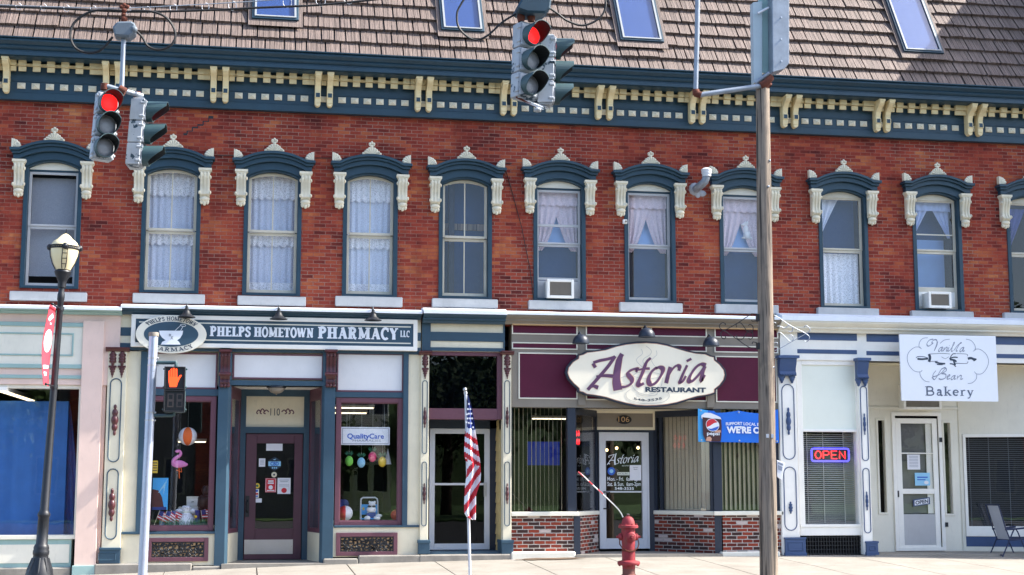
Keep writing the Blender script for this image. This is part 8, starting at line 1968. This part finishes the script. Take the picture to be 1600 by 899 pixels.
# ================================================================== the far side of the street, seen mirrored in the windows
def house(name, x0, x1, y0, y1, h, wall, label, gable=True, rows=2, cols=3, roofm=None, porch=False):
    """its street face looks towards +y"""
    t = thing(name, ((x0 + x1) / 2, y1, -.3), label, 'building')
    mb = MB(); mb.box(x0, x1, y0, y1, -.4, h); mb.build('wall', wall, t)
    mb = MB(); xm = (x0 + x1) / 2
    if gable: mb.prism([(x0 - .4, h), (x1 + .4, h), (xm, h + (x1 - x0) * .42)], y0 - .3, y1 + .3)
    else: mb.box(x0 - .2, x1 + .2, y0 - .2, y1 + .3, h, h + .5)
    mb.build('roof', roofm or M['iron'], t)
    for r_ in range(rows):
        for c in range(cols):
            x = x0 + (x1 - x0) * (c + .5) / cols; z = .9 + r_ * (h - .6) / rows
            mb = MB(); frame(mb, x - .55, x + .55, z, z + 1.9, .1, y1 - .05, y1 + .05); f = mb.build('window', M['white'] if gable else M['taupe'], t)
            mb = MB(); mb.box(x - .46, x + .46, y1 + .001, y1 + .012, z + .09, z + 1.81); mb.build('pane', M['navy'], f)
    if not gable:
        for c in range(0, cols + 1, 2):
            x = x0 + (x1 - x0) * c / cols; mb = MB(); mb.box(x - .55, x + .55, y1 + .013, y1 + .2, -.4, h - .01); mb.build('pilaster', M['brick'], t)
    if porch:
        mb = MB(); mb.box(x0, x1, y1 + .06, y1 + 2, 2.7, 2.9); 
        for i in range(4): mb.box(x0 + .1 + (x1 - x0 - .3) * i / 3, x0 + .25 + (x1 - x0 - .3) * i / 3, y1 + 1.8, y1 + 1.95, -.3, 2.7)
        mb.build('porch', M['white'], t)
def clap():
    m, t_, b = newmat('clapboard'); s_ = N(t_, 'ShaderNodeSeparateXYZ'); g_ = N(t_, 'ShaderNodeNewGeometry'); t_.links.new(g_.outputs['Position'], s_.inputs[0])
    md = N(t_, 'ShaderNodeMath', operation='MODULO'); mu = N(t_, 'ShaderNodeMath', operation='ADD'); t_.links.new(s_.outputs[2], mu.inputs[0]); mu.inputs[1].default_value = 10; t_.links.new(mu.outputs[0], md.inputs[0]); md.inputs[1].default_value = .16
    dv = N(t_, 'ShaderNodeMath', operation='DIVIDE'); t_.links.new(md.outputs[0], dv.inputs[0]); dv.inputs[1].default_value = .16
    t_.links.new(ramp(t_, dv.outputs[0], [(.0, rgb(90, 90, 88)), (.12, rgb(232, 228, 216)), (1, rgb(236, 232, 220))]), b.inputs['Base Color']); bump(t_, b, dv.outputs[0], .03, .8); return m
M['clap'] = clap()
house('clapboard_house', 5.7, 9.2, -84, -70, 10.5, M['clap'], 'white clapboard house across the street mirrored in pharmacy window', True, 2, 3, None, True)
house('opposite_building', -27, 4.3, -62, -51, 17, paint('grey_render', rgb(96, 92, 88), .8, .15, .4), 'four storey grey and brick building across the street behind the camera', False, 4, 10)

M['leaf'] = paint('leaf', rgb(62, 84, 36), .7, .35, 0, bm=0, scale=.8); M['bark'] = paint('bark', rgb(74, 62, 52), .9, .2, .3, bm=.5)
def tree(x, y, h, r_, seed, label):
    rr = random.Random(seed); t = thing('broadleaf_tree', (x, y, -.35), label, 'tree', 'trees across the street')
    mb = MB(); mb.tube([(x, y, -.4), (x + .1, y, h * .3), (x, y + .1, h * .6)], [.35, .25, .12], 10)
    for i in range(7): a = rr.uniform(0, 6.28); mb.tube([(x, y, h * (.28 + .04 * i)), (x + math.cos(a) * r_ * .4, y + math.sin(a) * r_ * .4, h * (.45 + .05 * i)), (x + math.cos(a) * r_ * .75, y + math.sin(a) * r_ * .75, h * (.55 + .05 * i))], [.12, .07, .03], 6)
    mb.build('trunk', M['bark'], t, smooth=True)
    mb = MB(); cl_ = [(rr.gauss(0, .45), rr.gauss(0, .45), rr.uniform(-.45, .5)) for _ in range(26)]
    for k in range(2600):
        c_ = rr.choice(cl_); p = Vector((x + (c_[0] + rr.gauss(0, .14)) * r_, y + (c_[1] + rr.gauss(0, .14)) * r_, h * .66 + (c_[2] + rr.gauss(0, .1)) * h * .6))
        u = Vector((rr.gauss(0, 1), rr.gauss(0, 1), rr.gauss(0, 1))).normalized(); v = u.cross(Vector((rr.gauss(0, 1), rr.gauss(0, 1), 1))).normalized(); s_ = rr.uniform(.12, .3)
        mb.add([p - u * s_, p + v * s_ * .6, p + u * s_, p - v * s_ * .6], [(0, 1, 2, 3)])
    mb.build('crown', M['leaf'], t)
for i, (x, y, h, r_) in enumerate(((5.6, -64, 5, 1.6), (11.5, -58, 10, 4), (17, -52, 9, 4), (23, -55, 10, 4.4), (28.5, -50, 8.5, 3.6), (36, -52, 9, 4), (43, -52, 10, 4.5), (33, -58, 11, 4.5), (48, -58, 12, 5), (-12, -48, 9, 3.6), (10.2, -66, 6, 2))): tree(x, y, h, r_, i, 'leafy green tree standing across the street behind the camera')
mb = MB(); mb.box(-40, 60, -100, -46, -.42, -.36); tag(mb.build('lawn', paint('lawn', rgb(70, 98, 44), .9, .25, .3, bm=.4)), kind='structure')

# wooded rise that closes the view at the far end, seen only mirrored
mb = MB(); rr = random.Random(4); nx_, ny_ = 150, 10
mb.sheet([[(-220 + 440 * i / nx_, -104 - j * 4, -.5 + (9 + 5 * math.sin(j / ny_ * 2.2) + 2.2 * math.sin(i * .31) + rr.uniform(-1, 1)) * min(1, j * .5)) for i in range(nx_ + 1)] for j in range(ny_ + 1)][::-1])
tag(mb.build('hills', M['leaf']), kind='structure')
